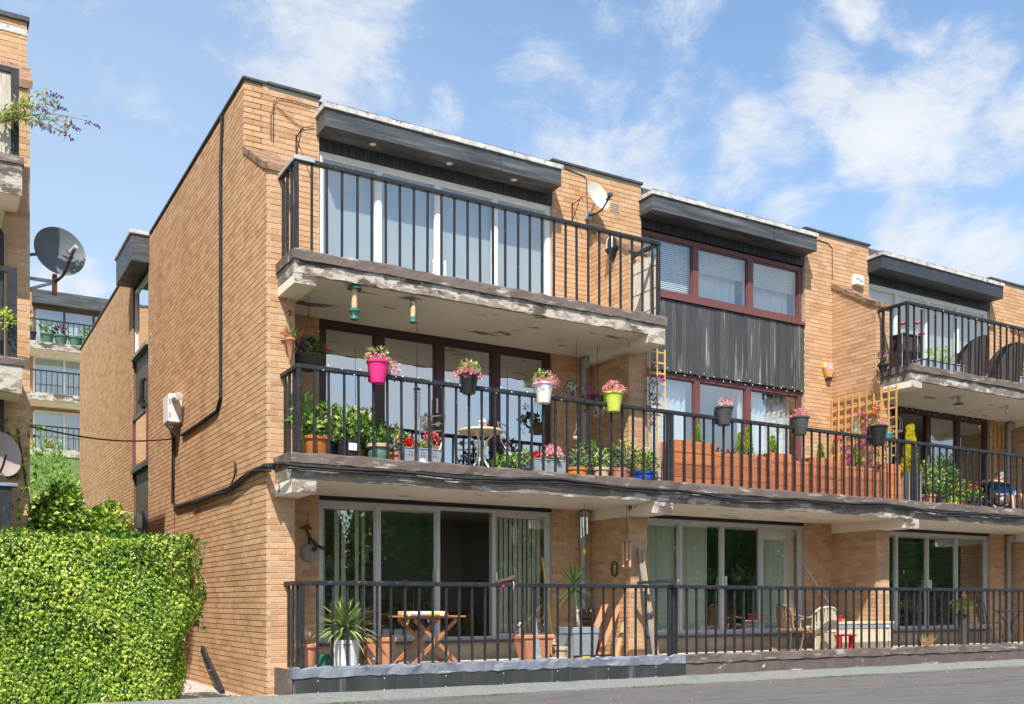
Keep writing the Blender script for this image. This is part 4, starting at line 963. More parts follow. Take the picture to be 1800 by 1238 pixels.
def cone_pot():
    p = on_y(510, 593, -.09); t = thing('wall_planter', 'pointed terracotta cone planter with pink flowers hung on the brick wing', 'planter', (p.x, -.09, p.z - .28))
    obj('cone', MB().lathe([(.008, 0), (.03, .10), (.06, .23), (.07, .24), (.07, .27), (.058, .27)], 14), M_terra, t, True)
    r = random.Random(5); obj('foliage', foliage(MB(), 60, (.03, 0, .32), (.13, .06, .07), .05, .03, r), L_green, t)
    obj('flower', blooms(MB(), [(-.06, -.03, .3), (.12, -.02, .31), (.13, -.02, .36), (-.07, -.04, .33)], .03, 10, .03, r), P_coral, t)
    obj('hanger', MB().tube([(-.06, .0, .27), (0, .04, .55), (.06, 0, .27)], .004, 4).tube([(0, .08, .62), (0, .0, .62), (0, -.02, .58), (0, .04, .55)], .007, 5), M_iron, t)
cone_pot()
def wall_basket():
    p = on_y(543, 650, .15); t = thing('hanging_basket', 'brown woven hanging basket of red geraniums left of the brown doors', 'basket', (p.x, .15, p.z - .02))
    obj('bowl', MB().lathe([(.06, 0), (.13, .03), (.185, .12), (.195, .16), (.20, .165), (.20, .20), (.18, .20), (.17, .17)], 20), mat('woven_brown', (.10, .075, .055), (.06, .045, .035), 40, rough=.85, st=(1, 1, 4), bump=.5, bs=70), t, True)
    r = random.Random(9); obj('foliage', foliage(MB(), 170, (.03, 0, .29), (.19, .15, .12), .07, .05, r), L_bush, t)
    obj('flower', blooms(MB(), [(.06, -.05, .52), (.03, -.05, .42), (.22, -.05, .30), (.15, -.06, .31)], .045, 14, .035, r), P_coral, t)
    obj('flower', blooms(MB(), [(-.14, -.1, .30), (-.10, -.12, .27), (-.16, -.08, .25), (-.15, -.1, .33)], .035, 9, .03, r), P_purp, t)
    obj('stem', MB().tube([(.05, -.03, .3), (.06, -.05, .5)], .005, 4), L_green, t)
    for k in range(3):
        a = R(90 + 120 * k); obj('chain', MB().tube([(.19 * math.cos(a), .19 * math.sin(a), .2), (0, 0, .75)], .003, 4), M_iron, t)
    hook_line(t, 5.13 - (p.z - .02), .75)
wall_basket()
def spinner():
    p = on_y(733, 682, .0); t = thing('wind_spinner', 'dark wire spiral wind spinner hanging behind the first floor rail', 'wind spinner', (p.x, 0, p.z - .42))
    obj('cap', MB().lathe([(.05, .40), (.055, .405), (.01, .43)], 14), M_iron, t)
    pts = [(.045 * math.cos(a * .7), .045 * math.sin(a * .7), .40 - a * .0035) for a in range(0, 112)]
    obj('spiral', MB().tube(pts, .003, 4), M_iron, t); hook_line(t, 5.13 - p.z + .42, .43)
spinner()
def wall_plate():
    p = on_y(1005, 682, YF - .02); t = thing('wall_plate', 'round painted plate with blue rim hung on the brick by the downpipe', 'plate', (p.x, YF - .012, p.z))
    Mx = Matrix.Rotation(R(90), 4, 'X')
    obj('rim', MB().lathe([(.10, 0), (.13, .018), (.125, .02), (.09, .008)], 24, M=Mx), mat('plate_rim', (.10, .11, .16), (.62, .60, .52), 28, lo=.48, hi=.52, rough=.25), t, True)
    obj('motif', MB().lathe([(.10, .006), (.0, .009)], 24, M=Mx), mat('plate_motif', (.68, .62, .50), (.50, .30, .06), 16, rough=.25, lo=.5, hi=.54, c3=(.08, .07, .10), s3=22, lo3=.6, hi3=.63), t)
wall_plate()
def hang_geranium():
    p = on_y(1050, 735, .25); t = thing('hanging_pot', 'ribbed clay hanging pot of magenta geraniums in front of the downpipe', 'flower pot', (p.x, .25, p.z))
    obj('pot', pot_mesh(.115, .08, .19, .01, .02), M_sand, t, True)
    for k in range(5): obj('rib', MB().lathe([(.09 + k * .006, 0), (.096 + k * .006, .008), (.09 + k * .006, .016)], 18, (0, 0, .03 + k * .03)), M_sand, t, True)
    r = random.Random(21); obj('foliage', foliage(MB(), 120, (-.10, -.03, .2), (.17, .12, .16), .07, .06, r), L_bush, t)
    obj('flower', blooms(MB(), [(-.24, -.1, .27), (-.29, -.1, .25), (-.20, -.1, .29), (-.13, -.1, .33), (-.1, -.1, .31), (-.24, -.1, .06), (-.19, -.05, .46), (-.22, -.05, .46)], .045, 14, .034, r), P_mag, t)
    for k in range(3): obj('chain', MB().tube([(.11 * math.cos(k * 2.1), .11 * math.sin(k * 2.1), .19), (0, 0, .7)], .003, 4), M_iron, t)
    hook_line(t, 5.13 - p.z, .7)
hang_geranium()
def cup_ornament():
    p = on_y(1013, 772, .1); t = thing('hanging_ornament', 'small clay bird ornament dangling on a string near the pink trough', 'ornament', (p.x, .1, p.z - .03))
    obj('bird', MB().lathe([(.01, 0), (.05, .015), (.06, .04), (.04, .065), (.01, .075)], 14), M_sand, t, True)
    obj('hanger', MB().tube([(-.05, 0, .05), (-.02, 0, .13), (0, 0, .2), (.03, 0, .11), (.05, 0, .05)], .004, 4).tube([(0, 0, .2), (0, 0, .42)], .003, 4), M_bamb, t)
    hook_line(t, 5.13 - p.z + .03, .42)
cup_ornament()
def bracket(label, px, py, Y=YF):
    p = on_y(px, py, Y - .01); t = thing('wall_bracket', label, 'bracket', (p.x, Y, p.z), group='rusty hanging basket brackets')
    obj('back_plate', MB().box(-.012, .012, -.012, 0, -.16, .14), M_iron, t)
    obj('arm', MB().tube([(0, -.01, .10), (.0, -.28, .13), (.0, -.30, .10), (0, -.28, .09)], .008, 5), M_iron, t)
    obj('brace', MB().tube([(0, -.01, -.15), (0, -.22, .12)], .007, 5), M_iron, t)
bracket('rusty basket bracket on the brick at the corner of the top balcony', 521, 255)
bracket('rusty basket bracket on the brick left of the pale satellite dish', 1006, 372)

# trellises and first floor planters
def lattice(t, w, h, nx, nz, s=.022, d=.012, m=None, M=None):
    v = mesh_of('slat', MB().box(-s / 2, s / 2, -d, 0, 0, h), m); hh = mesh_of('slat', MB().box(0, w, 0, d, -s / 2, s / 2), m)
    for i in range(nx): obj('slat', v, None, t, loc=(w * i / (nx - 1), 0, 0))
    for j in range(nz): obj('slat', hh, None, t, loc=(0, 0, h * (j + .3) / (nz - .4)))
def narrow_trellis():
    p = on_y(1141, 700, -.08); q = on_y(1168, 700, -.08)
    t = thing('trellis', 'narrow pale wooden trellis with purple blossom beside the brick wing', 'trellis', (p.x, -.08, F1))
    lattice(t, q.x - p.x, 2.20, 3, 14, .024, .014, M_trelw)
    r = random.Random(31); mb = MB(); fb = MB()
    for k in range(24):
        z = 1.0 + k * .042; x = .02 + .05 * math.sin(k * .9) + r.uniform(-.03, .03)
        foliage(mb, 5, (x, -.02, z), (.05, .03, .04), .05, .03, r); blooms(fb, [(x + r.uniform(-.02, .05), -.04, z)], .03, 4, .035, r)
    blooms(fb, [(.22, -.04, 1.72), (.25, -.04, 1.76)], .04, 7, .04, r)
    obj('vine', mb, L_bush, t); obj('flower', fb, P_mag, t)
narrow_trellis()
def planter_boxes():
    data = [(1187, 1259, 776, 0), (1259, 1357, 799, 1), (1357, 1392, 797, 0), (1392, 1431, 811, 1), (1431, 1487, 806, 0), (1487, 1558, 822, 1), (1558, 1584, 816, 0)]
    lab = ['tall orange stained planter box at the left end of the row with a young conifer', 'long low orange stained planter of mixed flowers below the charcoal rail pot', 'narrow tall orange stained planter box in the middle of the row',
           'short low orange planter with a few pink flowers right of the narrow tall box', 'tall orange stained planter box under the alarm box', 'long low orange stained planter in front of the wide trellis', 'narrow tall orange stained planter box at the right end of the row']
    r = random.Random(41); Y = -.50
    for i, (a, b, py, low) in enumerate(data):
        x0 = on_y(a, py, Y).x; x1 = on_y(b, py, Y).x; zt = on_y((a + b) / 2, py, Y).z
        t = thing('wooden_planter', lab[i], 'planter', (x0, Y, F1), group='orange stained planter boxes')
        W = x1 - x0 - .01; H = zt - F1; D = .34; n = 3 if low else 4
        for j in range(n):
            z0 = H * j / n + .003; z1 = H * (j + 1) / n - .003
            obj('plank', MB().cbox(0, W, 0, .022, z0, z1, .003), M_woodo, t); obj('plank', MB().cbox(0, W, D - .022, D, z0, z1, .003), M_woodo, t)
            for xx in (0, W - .022): obj('plank', MB().cbox(xx, xx + .022, .023, D - .023, z0, z1, .003), M_woodo, t)
        obj('soil', MB().box(.024, W - .024, .024, D - .024, H - .1, H - .04), M_soil, t)
        if low:
            mb = MB(); fb = MB(); pb = MB()
            for k in range(int(W / .05)):
                x = .04 + k * .05; foliage(mb, 7, (x, .15, H), (.05, .1, .05), .05, .03, r)
                if r.random() < .75: blooms(fb if r.random() < .7 else pb, [(x, .08 + r.uniform(0, .1), H + r.uniform(.02, .09))], .03, 6, .03, r)
            obj('foliage', mb, L_grey, t); obj('flower', fb, P_pink, t); obj('flower', pb, P_mag, t)
    cl = ['young conifer in the tall planter box at the left end', 'young conifer left of the charcoal window post', 'young leaning conifer beside the middle window frame', 'small conifer behind the narrow tall planter box', 'small conifer under the orange alarm box', 'bright conifer in front of the wide trellis']
    for i, (px, pt, pb_) in enumerate([(1225, 748, 780), (1301, 762, 797), (1316, 752, 797), (1358, 768, 797), (1442, 782, 808), (1508, 784, 822)]):
        p = on_y(px, pt, Y + .17); q = on_y(px, pb_, Y + .17); H = p.z - q.z + .12
        t = thing('conifer', cl[i], 'shrub', (p.x, Y + .17, q.z - .12), group='little conifers in the planter boxes')
        obj('trunk', MB().tube([(0, 0, -.02), (0, 0, H * .8)], [.012, .004], 5), M_iron, t)
        mb = MB()
        for k in range(260):
            u = r.random(); a = r.uniform(0, 6.28); rr = (1 - u) ** .8 * .12 * min(1, u * 6 + .35) + .01; z = H * (.05 + .95 * u)
            mb.quadleaf((rr * .5 * math.cos(a), rr * .5 * math.sin(a), z - .02), (math.cos(a) * .7 + r.uniform(-.3, .3), math.sin(a) * .7 + r.uniform(-.3, .3), 1), (math.cos(a), math.sin(a), 0), .07, .026, r.uniform(.001, .999))
        obj('crown', mb, L_conif, t)
planter_boxes()
def netting():
    x0 = on_y(1166, 820, YR + .03).x; x1 = on_y(1562, 820, YR + .03).x; h = .46
    mb = MB(); W = x1 - x0; s = .055; n = int((W + h) / s)
    for k in range(n):
        for sg in (0, 1):
            a = k * s - h; b = k * s; za, zb = 0, h
            if a < 0: za = -a; a = 0
            if b > W: zb = h - (b - W); b = W
            if b <= a: continue
            if sg: mb.tube([(W - a, 0, za), (W - b, 0, zb)], .0016, 3, False)
            else: mb.tube([(a, 0, za), (b, 0, zb)], .0016, 3, False)
    t = thing('wire_netting', 'fine wire netting fixed inside the rail along the orange planters', 'netting', (x0, YR + .03, 3.0)); obj('mesh', mb, M_pipeb, t)
    obj('edge_wire', MB().tube([(0, 0, h), (W, 0, h)], .003, 4), M_pipeb, t)
netting()
def wide_trellis():
    X = 2 * BAY - .04
    zt = on_x(1570, 672, X); z0 = 3.0; H = 5.06 - F1
    t = thing('trellis', 'wide square wooden trellis hung with small coloured pots beside the orange planters', 'trellis', (X, .98, F1), R(-90))
    lattice(t, 1.45, H, 10, 13, .03, .016, M_trel)
    r = random.Random(51); vb = MB(); fb = MB(); wb = MB()
    # (across, up) of the flowering vine, in trellis coordinates
    def path(pts, n):
        for k in range(n):
            u = k / n * (len(pts) - 1); i = int(u); f = u - i
            x = pts[i][0] * (1 - f) + pts[i + 1][0] * f; z = pts[i][1] * (1 - f) + pts[i + 1][1] * f
            foliage(vb, 3, (x, -.03, z), (.05, .03, .05), .045, .03, r); blooms(fb, [(x + r.uniform(-.05, .05), -.05, z + r.uniform(-.05, .05))], .03, 5, .042, r)
    path([(.25, .55), (.45, .75), (.42, 1.0), (.55, 1.15), (.8, 1.1)], 26); path([(.75, 1.15), (.85, 1.4), (.80, 1.65), (.7, 1.75)], 16); path([(.35, 1.1), (.32, 1.35)], 6)
    path([(.9, .75), (.95, 1.0), (.98, 1.15)], 8)
    obj('vine', vb, L_bush, t); obj('flower', fb, P_mag, t)
    for (lab, a, z, pm, tilt, fm, s) in (('little pink pot hooked low on the left of the wide trellis', .17, 1.33, M_pink, 0, P_ltpink, .052), ('little orange pot hooked near the top of the wide trellis', 1.02, 1.68, M_orange, 22, P_mag, .058),
                                      ('little turquoise pot hooked at the right of the wide trellis', 1.33, 1.20, M_turq, 20, P_coral, .055), ('little pale pink pot hooked low in the middle of the wide trellis', .93, .50, M_pink, 0, P_yel, .058)):
        q = thing('small_pot', lab, 'flower pot', (X - .075, .98 - a, F1 + z), R(-90), group='little coloured pots on the trellis'); q.rotation_euler = (0, R(tilt), R(-90))
        obj('pot', pot_mesh(s, s * .72, s * 2.0, .004, .014, 14), pm, q, True); obj('hook', MB().tube([(0, .05, s * 1.9), (0, .075, s * 2.3), (0, .085, s * 1.9)], .004, 4), M_iron, q)
        mb = MB(); foliage(mb, 30, (0, 0, s * 2.2), (s, s, s * .7), .04, .025, r); obj('foliage', mb, L_var, q)
        obj('flower', blooms(MB(), scatter(r, 5, (0, 0, s * 2.2), (s, s, s)), .018, 6, .024, r), fm, q)
    p = on_y(1504, 765, -.35)
    t2 = thing('bottle_feeder', 'clear bottle bird feeder with a green base standing before the wide trellis', 'bird feeder', (p.x, -.35, p.z))
    obj('bottle', MB().lathe([(.045, .02), (.05, .05), (.05, .22), (.025, .27), (.018, .31)], 14), glassmat('feeder_glass', .18, (.75, .85, .8)), t2, True)
    obj('base', MB().lathe([(.06, 0), (.06, .015), (.045, .022)], 14), M_green, t2, True); obj('seed', MB().lathe([(.04, .02), (.042, .11)], 12), M_seed, t2)
    obj('pole', MB().tube([(0, 0, F1 - p.z), (0, 0, 0)], .008, 6), M_pipeb, t2)
wide_trellis()
# ------------------------------------------------------------------ right hand bay: first floor
def barrel_conifer():
    x = on_y(1600, 800, -.35).x
    t = thing('conifer_tub', 'tall weathered wooden tub with a golden conifer right of the wide trellis', 'planter', (x, -.35, F1))
    for k in range(10):
        a = R(36 * k); o = obj('stave', MB().box(-.055, .055, -.012, .012, 0, .62 + rng.uniform(-.02, .02)), M_woodg, t, loc=(.17 * math.cos(a), .17 * math.sin(a), 0)); o.rotation_euler[2] = a + R(90)
    obj('soil', MB().lathe([(.15, .52), (.15, .57)], 12), M_soil, t)
    r = random.Random(61); mb = MB()
    for k in range(900):
        u = r.random(); a = r.uniform(0, 6.28); rr = (1 - u) ** 1.15 * .24 * min(1, u * 4 + .45) + .004; z = .56 + .92 * u
        mb.quadleaf((rr * .6 * math.cos(a), rr * .6 * math.sin(a), z - .03), (math.cos(a) * .8 + r.uniform(-.4, .4), math.sin(a) * .8 + r.uniform(-.4, .4), .9), (math.cos(a), math.sin(a), 0), .10, .032, r.uniform(.001, .999))
    obj('crown', mb, L_goldc, t)
barrel_conifer()
potted('loose variegated shrub in a terracotta pot right of the golden conifer', 1632, -.36, F1, .13, .10, .26, M_terra, fol=[(240, .0, .32, .30, .26, .06, .03, L_var), (90, .30, .36, .20, .18, .055, .03, L_green)], group=G1)
potted('scarlet geraniums in a low pale green tub behind the right hand rail', 1675, -.38, F1, .16, .14, .22, M_lime, fol=[(160, .05, .10, .26, .13, .07, .05, L_green)], flowers=[(P_red, 12, (.05, .12), (.28, .16), .042, 14, .038)], group=G1)
potted('scarlet geraniums in a dark square tub nearest the seated person', 1712, -.38, F1, .14, .13, .24, M_greyp, fol=[(90, 0, .08, .18, .12, .07, .05, L_green)], flowers=[(P_red, 6, (-.05, .18), (.14, .14), .042, 14, .038)], group=G1)
potted('tall leafy green shrub in a dark tub behind the scarlet geraniums', 1660, .05, F1, .16, .13, .34, M_greyp, fol=[(200, 0, .34, .30, .30, .08, .045, L_green)], group=G1)
potted('trailing pink flowered plant in a clay pot between the geranium tubs', 1694, -.20, F1, .12, .10, .26, M_terra, fol=[(120, 0, .18, .20, .16, .06, .035, L_var)], flowers=[(P_pink, 8, (0, .2), (.18, .14), .03, 8, .028)], group=G1)
def garden_table():
    x = on_y(1745, 800, .15).x
    t = thing('garden_table', 'dark slatted garden table beside the seated person', 'table', (x, .2, F1))
    tp = obj('table_top', MB().cbox(-.42, .42, -.3, .3, .66, .685, .006), M_rattan, t)
    for (a, b) in ((-1, -1), (1, -1), (1, 1), (-1, 1)): obj('leg', MB().tube([(a * .38, b * .26, 0), (a * .34, b * .22, .66)], .015, 6), M_pipeb, t)
    q = thing('bowl', 'white bowl on the dark garden table', 'bowl', (x - .2, .15, F1 + .685)); obj('dish', MB().lathe([(.04, 0), (.09, .05), (.095, .055), (.085, .05), (.03, .01)], 14), M_whitep, q, True)
    q = thing('folded_cloth', 'folded tan cloth on the dark garden table', 'cloth', (x + .1, .1, F1 + .685)); obj('cloth', MB().cbox(-.14, .12, -.1, .1, 0, .05, .02), M_wickc, q); obj('cloth_top', MB().cbox(-.12, .10, -.09, .08, .05, .08, .02), M_terrar, q)
garden_table()
# seated person: one continuous skinned body with clothes over it
def skin(name, verts, edges, radii, m, parent, root=0, sub=2):
    me = bpy.data.meshes.new(name); me.from_pydata(verts, edges, []); o = bpy.data.objects.new(name, me); COL.objects.link(o); o.parent = parent
    md = o.modifiers.new('skin', 'SKIN')
    sv = me.skin_vertices[0].data if me.skin_vertices else None
    if sv is None:
        bpy.context.view_layer.objects.active = o; sv = me.skin_vertices[0].data
    for i, r in enumerate(radii): sv[i].radius = (r, r) if not isinstance(r, tuple) else r; sv[i].use_root = (i == root)
    s = o.modifiers.new('sub', 'SUBSURF'); s.levels = sub; s.render_levels = sub
    md.use_smooth_shade = True
    me.materials.append(m); return o
def person():
    x = on_y(1772, 800, -.05).x; z = F1
    M_skin = mat('skin', (.62, .36, .25), (.56, .31, .21), 9, rough=.5)
    M_blue = mat('blue_shirt', (.045, .16, .40), (.06, .21, .48), 8, rough=.85)
    M_shorts = mat('white_shorts', (.74, .72, .74), (.66, .64, .67), 8, rough=.85)
    M_hair = mat('grey_hair', (.30, .26, .22), (.22, .19, .16), 40, rough=.8)
    ch = thing('deck_chair', 'low canvas deck chair under the person in blue', 'chair', (x, -.05, z))
    obj('seat', MB().box(-.25, .25, -.12, .30, .20, .225), M_rattan, ch); obj('backrest', MB().box(-.25, .25, -.012, .012, 0, .55, M=Matrix.Translation((0, .32, .21)) @ Matrix.Rotation(R(-22), 4, 'X')), M_rattan, ch)
    for s in (-1, 1):
        obj('leg', MB().tube([(s * .26, -.14, .0), (s * .26, .34, .40)], .013, 6), M_alu, ch); obj('leg', MB().tube([(s * .26, .36, .0), (s * .26, -.12, .22)], .013, 6), M_alu, ch)
        obj('armrest', MB().box(s * .27 - .025, s * .27 + .025, -.16, .32, .39, .41), M_rattan, ch)
    t = thing('person', 'person in a blue shirt and white shorts seated low behind the right hand rail', 'person', (x, -.05, z))
    t.rotation_euler[2] = R(-18)
    # hips at (0,.12,.30), leaning back; feet forward on the floor
    V = [(0, .14, .31), (0, .20, .46), (0, .25, .62), (0, .26, .71), (0, .235, .80), (0, .225, .90),
         (-.17, .23, .645), (-.25, .10, .46), (-.24, -.10, .42), (-.23, -.19, .42), (.17, .23, .645), (.25, .10, .46), (.24, -.10, .42), (.23, -.19, .42),
         (-.09, .10, .30), (-.12, -.26, .40), (-.12, -.34, .06), (-.12, -.46, .03), (.09, .10, .30), (.12, -.24, .42), (.13, -.38, .07), (.13, -.50, .03)]
    E_ = [(0, 1), (1, 2), (2, 3), (3, 4), (4, 5), (2, 6), (6, 7), (7, 8), (8, 9), (2, 10), (10, 11), (11, 12), (12, 13), (0, 14), (14, 15), (15, 16), (16, 17), (0, 18), (18, 19), (19, 20), (20, 21)]
    Rd = [.13, .125, .11, .05, .085, .075, .055, .042, .033, .03, .055, .042, .033, .03, .085, .058, .04, .035, .085, .058, .04, .035]
    bd = skin('body', V, E_, Rd, M_skin, t)
    skin('shirt', [V[0], V[1], V[2], V[6], V[7], V[10], V[11], (0, .255, .67)], [(0, 1), (1, 2), (2, 3), (3, 4), (2, 5), (5, 6), (2, 7)], [.145, .145, .13, .075, .06, .075, .06, .075], M_blue, t)
    skin('shorts', [V[0], (0, .16, .36), V[14], tuple((Vector(V[14]) * .35 + Vector(V[15]) * .65)), V[18], tuple((Vector(V[18]) * .35 + Vector(V[19]) * .65))], [(0, 1), (0, 2), (2, 3), (0, 4), (4, 5)], [.145, .14, .10, .085, .10, .085], M_shorts, t)
    hr = MB().lathe([(.088, -.02), (.092, .02), (.075, .06), (.03, .085)], 14, (0, .25, .87)); obj('hair', hr, M_hair, t, True)
    fc = MB().lathe([(.001, -.018), (.014, -.006), (.006, .02)], 8, (0, .142, .835)); obj('nose', fc, M_skin, t, True)
    for s in (-1, 1):
        obj('eye', MB().lathe([(.001, -.008), (.009, 0), (.001, .008)], 8, (s * .032, .155, .865)), M_hair, t, True)
        obj('ear', MB().lathe([(.004, -.025), (.016, 0), (.004, .025)], 8, (s * .085, .235, .85)), M_skin, t, True)
        for k in range(4):
            fx = s * .23 + (k - 1.5) * .017; obj('finger', MB().tube([(fx, -.20, .425), (fx, -.235, .425 - .004 * k), (fx, -.255, .405), (fx, -.25, .385)], [.009, .009, .008, .006], 6), M_skin, t, True)
        obj('thumb', MB().tube([(s * .20, -.18, .425), (s * .185, -.205, .415), (s * .185, -.225, .40)], [.010, .009, .007], 6), M_skin, t, True)
    obj('mouth', MB().box(-.022, .022, .149, .153, .795, .801), M_terrar, t)
person()
def feeder_r(label, px, pt, pb, Y, wide):
    p = on_y(px, pt, Y); q = on_y(px, pb, Y); H = p.z - q.z
    t = thing('bird_feeder', label, 'bird feeder', (p.x, Y, q.z), group='feeders under the right hand slab')
    obj('tube', MB().lathe([(.03, .02), (.03, H - .02)], 12), M_seed if wide else glassmat('feeder_clear', .2, (.7, .75, .72)), t, True)
    obj('base', MB().lathe([(.09 if wide else .035, 0), (.10 if wide else .038, .012), (.035, .025)], 16), M_green if wide else M_steel, t, True)
    obj('cap', MB().lathe([(.05 if wide else .045, H - .03), (.05, H - .02), (.02, H)], 14), M_green if wide else M_iron, t, True)
    hook_line(t, 5.14 - q.z, H)
feeder_r('green bird feeder with a seed tray under the right hand slab', 1685, 690, 711, -.15, True)
feeder_r('slim clear bird feeder hanging right of the green tray feeder', 1770, 708, 727, -.15, False)
def lantern_cage():
    p = on_y(1576, 755, .5); t = thing('wire_birdcage', 'white wire birdcage hanging right of the wide trellis', 'birdcage', (p.x, .5, p.z - .05))
    obj('floor', MB().lathe([(.11, 0), (.11, .015)], 14), M_whitep, t)
    for k in range(10): obj('wire', MB().tube([(.105 * math.cos(k * R(36)), .105 * math.sin(k * R(36)), .01), (.105 * math.cos(k * R(36)), .105 * math.sin(k * R(36)), .20), (.05 * math.cos(k * R(36)), .05 * math.sin(k * R(36)), .29), (0, 0, .31)], .004, 4), M_whitep, t)
    hook_line(t, 5.13 - p.z + .05, .31)
lantern_cage()
def wall_lattice():
    t = thing('trellis', 'brown square lattice fixed to the brick at the far right of the first floor', 'trellis', (b3 + 4.98, YF - .03, F1))
    lattice(t, .42, 2.1, 4, 10, .03, .016, M_trel)
wall_lattice()
# fairy lights wound along rails
def fairy(label, x0, x1, zf, Y, n, seed):
    r = random.Random(seed); t = thing('fairy_lights', label, 'string lights', (x0, Y, zf), group='strings of small lights')
    pts = []; bm = mesh_of('bulb', MB().lathe([(.002, 0), (.009, .008), (.010, .018), (.003, .026)], 6), M_whitep)
    for k in range(n + 1):
        u = k / n; pts.append(((x1 - x0) * u, .038 * math.cos(k * 1.9), .038 * math.sin(k * 1.9)))
    obj('wire', MB().tube(pts, .003, 4), M_pipeb, t)
    for k in range(0, n, 2):
        o = obj('bulb', bm, None, t, loc=(pts[k][0] + .01, pts[k][1] * 1.1 - .005, pts[k][2] * 1.1)); o.rotation_euler = (r.uniform(-2, 2), r.uniform(-2, 2), 0)
fairy('string of small white lights wound round the first floor rail above the bistro set', .4, 4.0, 4.03, YR, 90, 1)
fairy('string of small lights along the bottom of the weathered black cladding', b2 + 1.1, b2 + 4.8, 5.13, YF - .02, 70, 2)
fairy('string of small lights over the dark doors beyond the wide trellis', b3 + 1.1, b3 + 4.8, 5.10, YF - .02, 70, 3)
fairy('string of small lights under the handrail of the rattan chair balcony', b3 + .2, b3 + 5.0, 6.44, YR, 50, 4)

# ------------------------------------------------------------------ right hand bay: top floor
def rattan(label, px, Y, rz):
    x = on_y(px, 620, Y).x; t = thing('rattan_chair', label, 'chair', (x, Y, F2), rz, group='dark rattan chairs on the top balcony')
    n = 14; mb = MB(); vs = []
    for i in range(n + 1):
        a = R(-20 + 220 * i / n); c, s = math.cos(a), math.sin(a); h = .62 + .32 * max(0, math.sin(a)) ** .7
        for (rr, z) in ((.30, .02), (.36, h), (.33, h), (.27, .04)): vs.append((rr * c, rr * s, z))
    fs = [(i * 4 + k, (i + 1) * 4 + k, (i + 1) * 4 + (k + 1) % 4, i * 4 + (k + 1) % 4) for i in range(n) for k in range(4)]
    obj('backrest', mb.add(vs, fs), M_rattan, t, True); obj('seat', MB().lathe([(.26, .04), (.29, .36), (.27, .40)], 18), M_rattan, t, True)
    obj('cushion', MB().lathe([(.25, .40), (.27, .43), (.25, .47)], 18), M_greyp, t, True)
rattan('round backed dark rattan chair nearer the yellow shrub on the top balcony', 1703, -.20, R(190)); rattan('round backed dark rattan chair at the far right of the top balcony', 1765, -.20, R(170))
def wood_crate():
    x = on_y(1590, 600, .0).x; t = thing('wooden_cabinet', 'dark brown wooden cabinet behind the corner post of the right top balcony', 'cabinet', (x, .0, F2))
    obj('body', MB().cbox(-.24, .24, -.16, .16, .06, .78, .008), M_brown, t); obj('top', MB().cbox(-.27, .27, -.19, .19, .78, .81, .008), M_rattan, t)
    for k in (-1, 1): obj('door', MB().cbox(k * .12 - .105, k * .12 + .105, -.175, -.161, .10, .75, .004), M_rattan, t)
    for (a, b) in ((-1, -1), (1, -1), (1, 1), (-1, 1)): obj('foot', MB().box(a * .21 - .02, a * .21 + .02, b * .13 - .02, b * .13 + .02, 0, .06), M_rattan, t)
    for i, (px, py) in enumerate(((1580, 571), (1607, 570), (1614, 589))):
        p = on_y(px, py, -.15); q = thing('red_solar_light', ['red solar stake light at the left above the brown cabinet', 'red solar stake light with a wide ring above the brown cabinet', 'small red solar stake light lower at the right of the cabinet'][i], 'garden light', (p.x, -.22, F2), group='red solar stake lights')
        h = p.z - F2; obj('stake', MB().tube([(0, 0, 0), (0, 0, h)], .006, 5), M_alu, q); obj('shade', MB().lathe([(.02, -.02), (.07, -.005), (.065, .012), (.02, .025)], 14, (0, 0, h)), M_red, q, True)
wood_crate()
def grey_planter(label, px, Y, w):
    x = on_y(px, 630, Y).x; t = thing('grey_planter', label, 'planter', (x, Y, F2), group='grey planters on the right top balcony')
    obj('box', MB().cbox(-w / 2, w / 2, -.12, .12, 0, .26, .012), M_steel, t); obj('rim', MB().cbox(-w / 2 - .012, w / 2 + .012, -.132, .132, .261, .285, .006), M_steel, t)
    return t
r_ = random.Random(71)
t = grey_planter('long grey planter of yellow green shrub on the right top balcony', 1650, -.42, 1.15)
obj('foliage', foliage(MB(), 420, (.02, 0, .42), (.42, .14, .17), .05, .022, r_), L_conif, t); obj('flower', blooms(MB(), [(.35, -.08, .31), (.5, -.05, .3), (-.05, -.1, .32)], .03, 8, .03, r_), P_red, t)
t = grey_planter('grey planter of leafy green plant at the right edge of the top balcony', 1797, -.42, .5)
obj('foliage', foliage(MB(), 200, (0, 0, .40), (.25, .14, .18), .07, .03, r_), L_green, t)
potted('withered plant in a small black pot by the brick wing on the right top balcony', 1552, -.25, F2, .08, .06, .14, M_blackp, fol=[(50, 0, .1, .1, .1, .05, .025, L_burg)], flowers=[(P_ltpink, 4, (0, .1), (.08, .1), .02, 6, .02)])
def fern():
    p = on_y(1545, 648, -.03); t = thing('wall_fern', 'small fern rooted in the slab corner below the right top railing', 'fern', (p.x, -.04, p.z))
    r = random.Random(72); mb = MB()
    for k in range(16): mb.leaf((0, 0, 0), (r.uniform(-1, 1), r.uniform(-1, -.2), r.uniform(-.3, .8)), (0, -1, 1), r.uniform(.10, .2), .03, r.uniform(.01, .99))
    obj('frond', mb, L_conif, t)
fern()

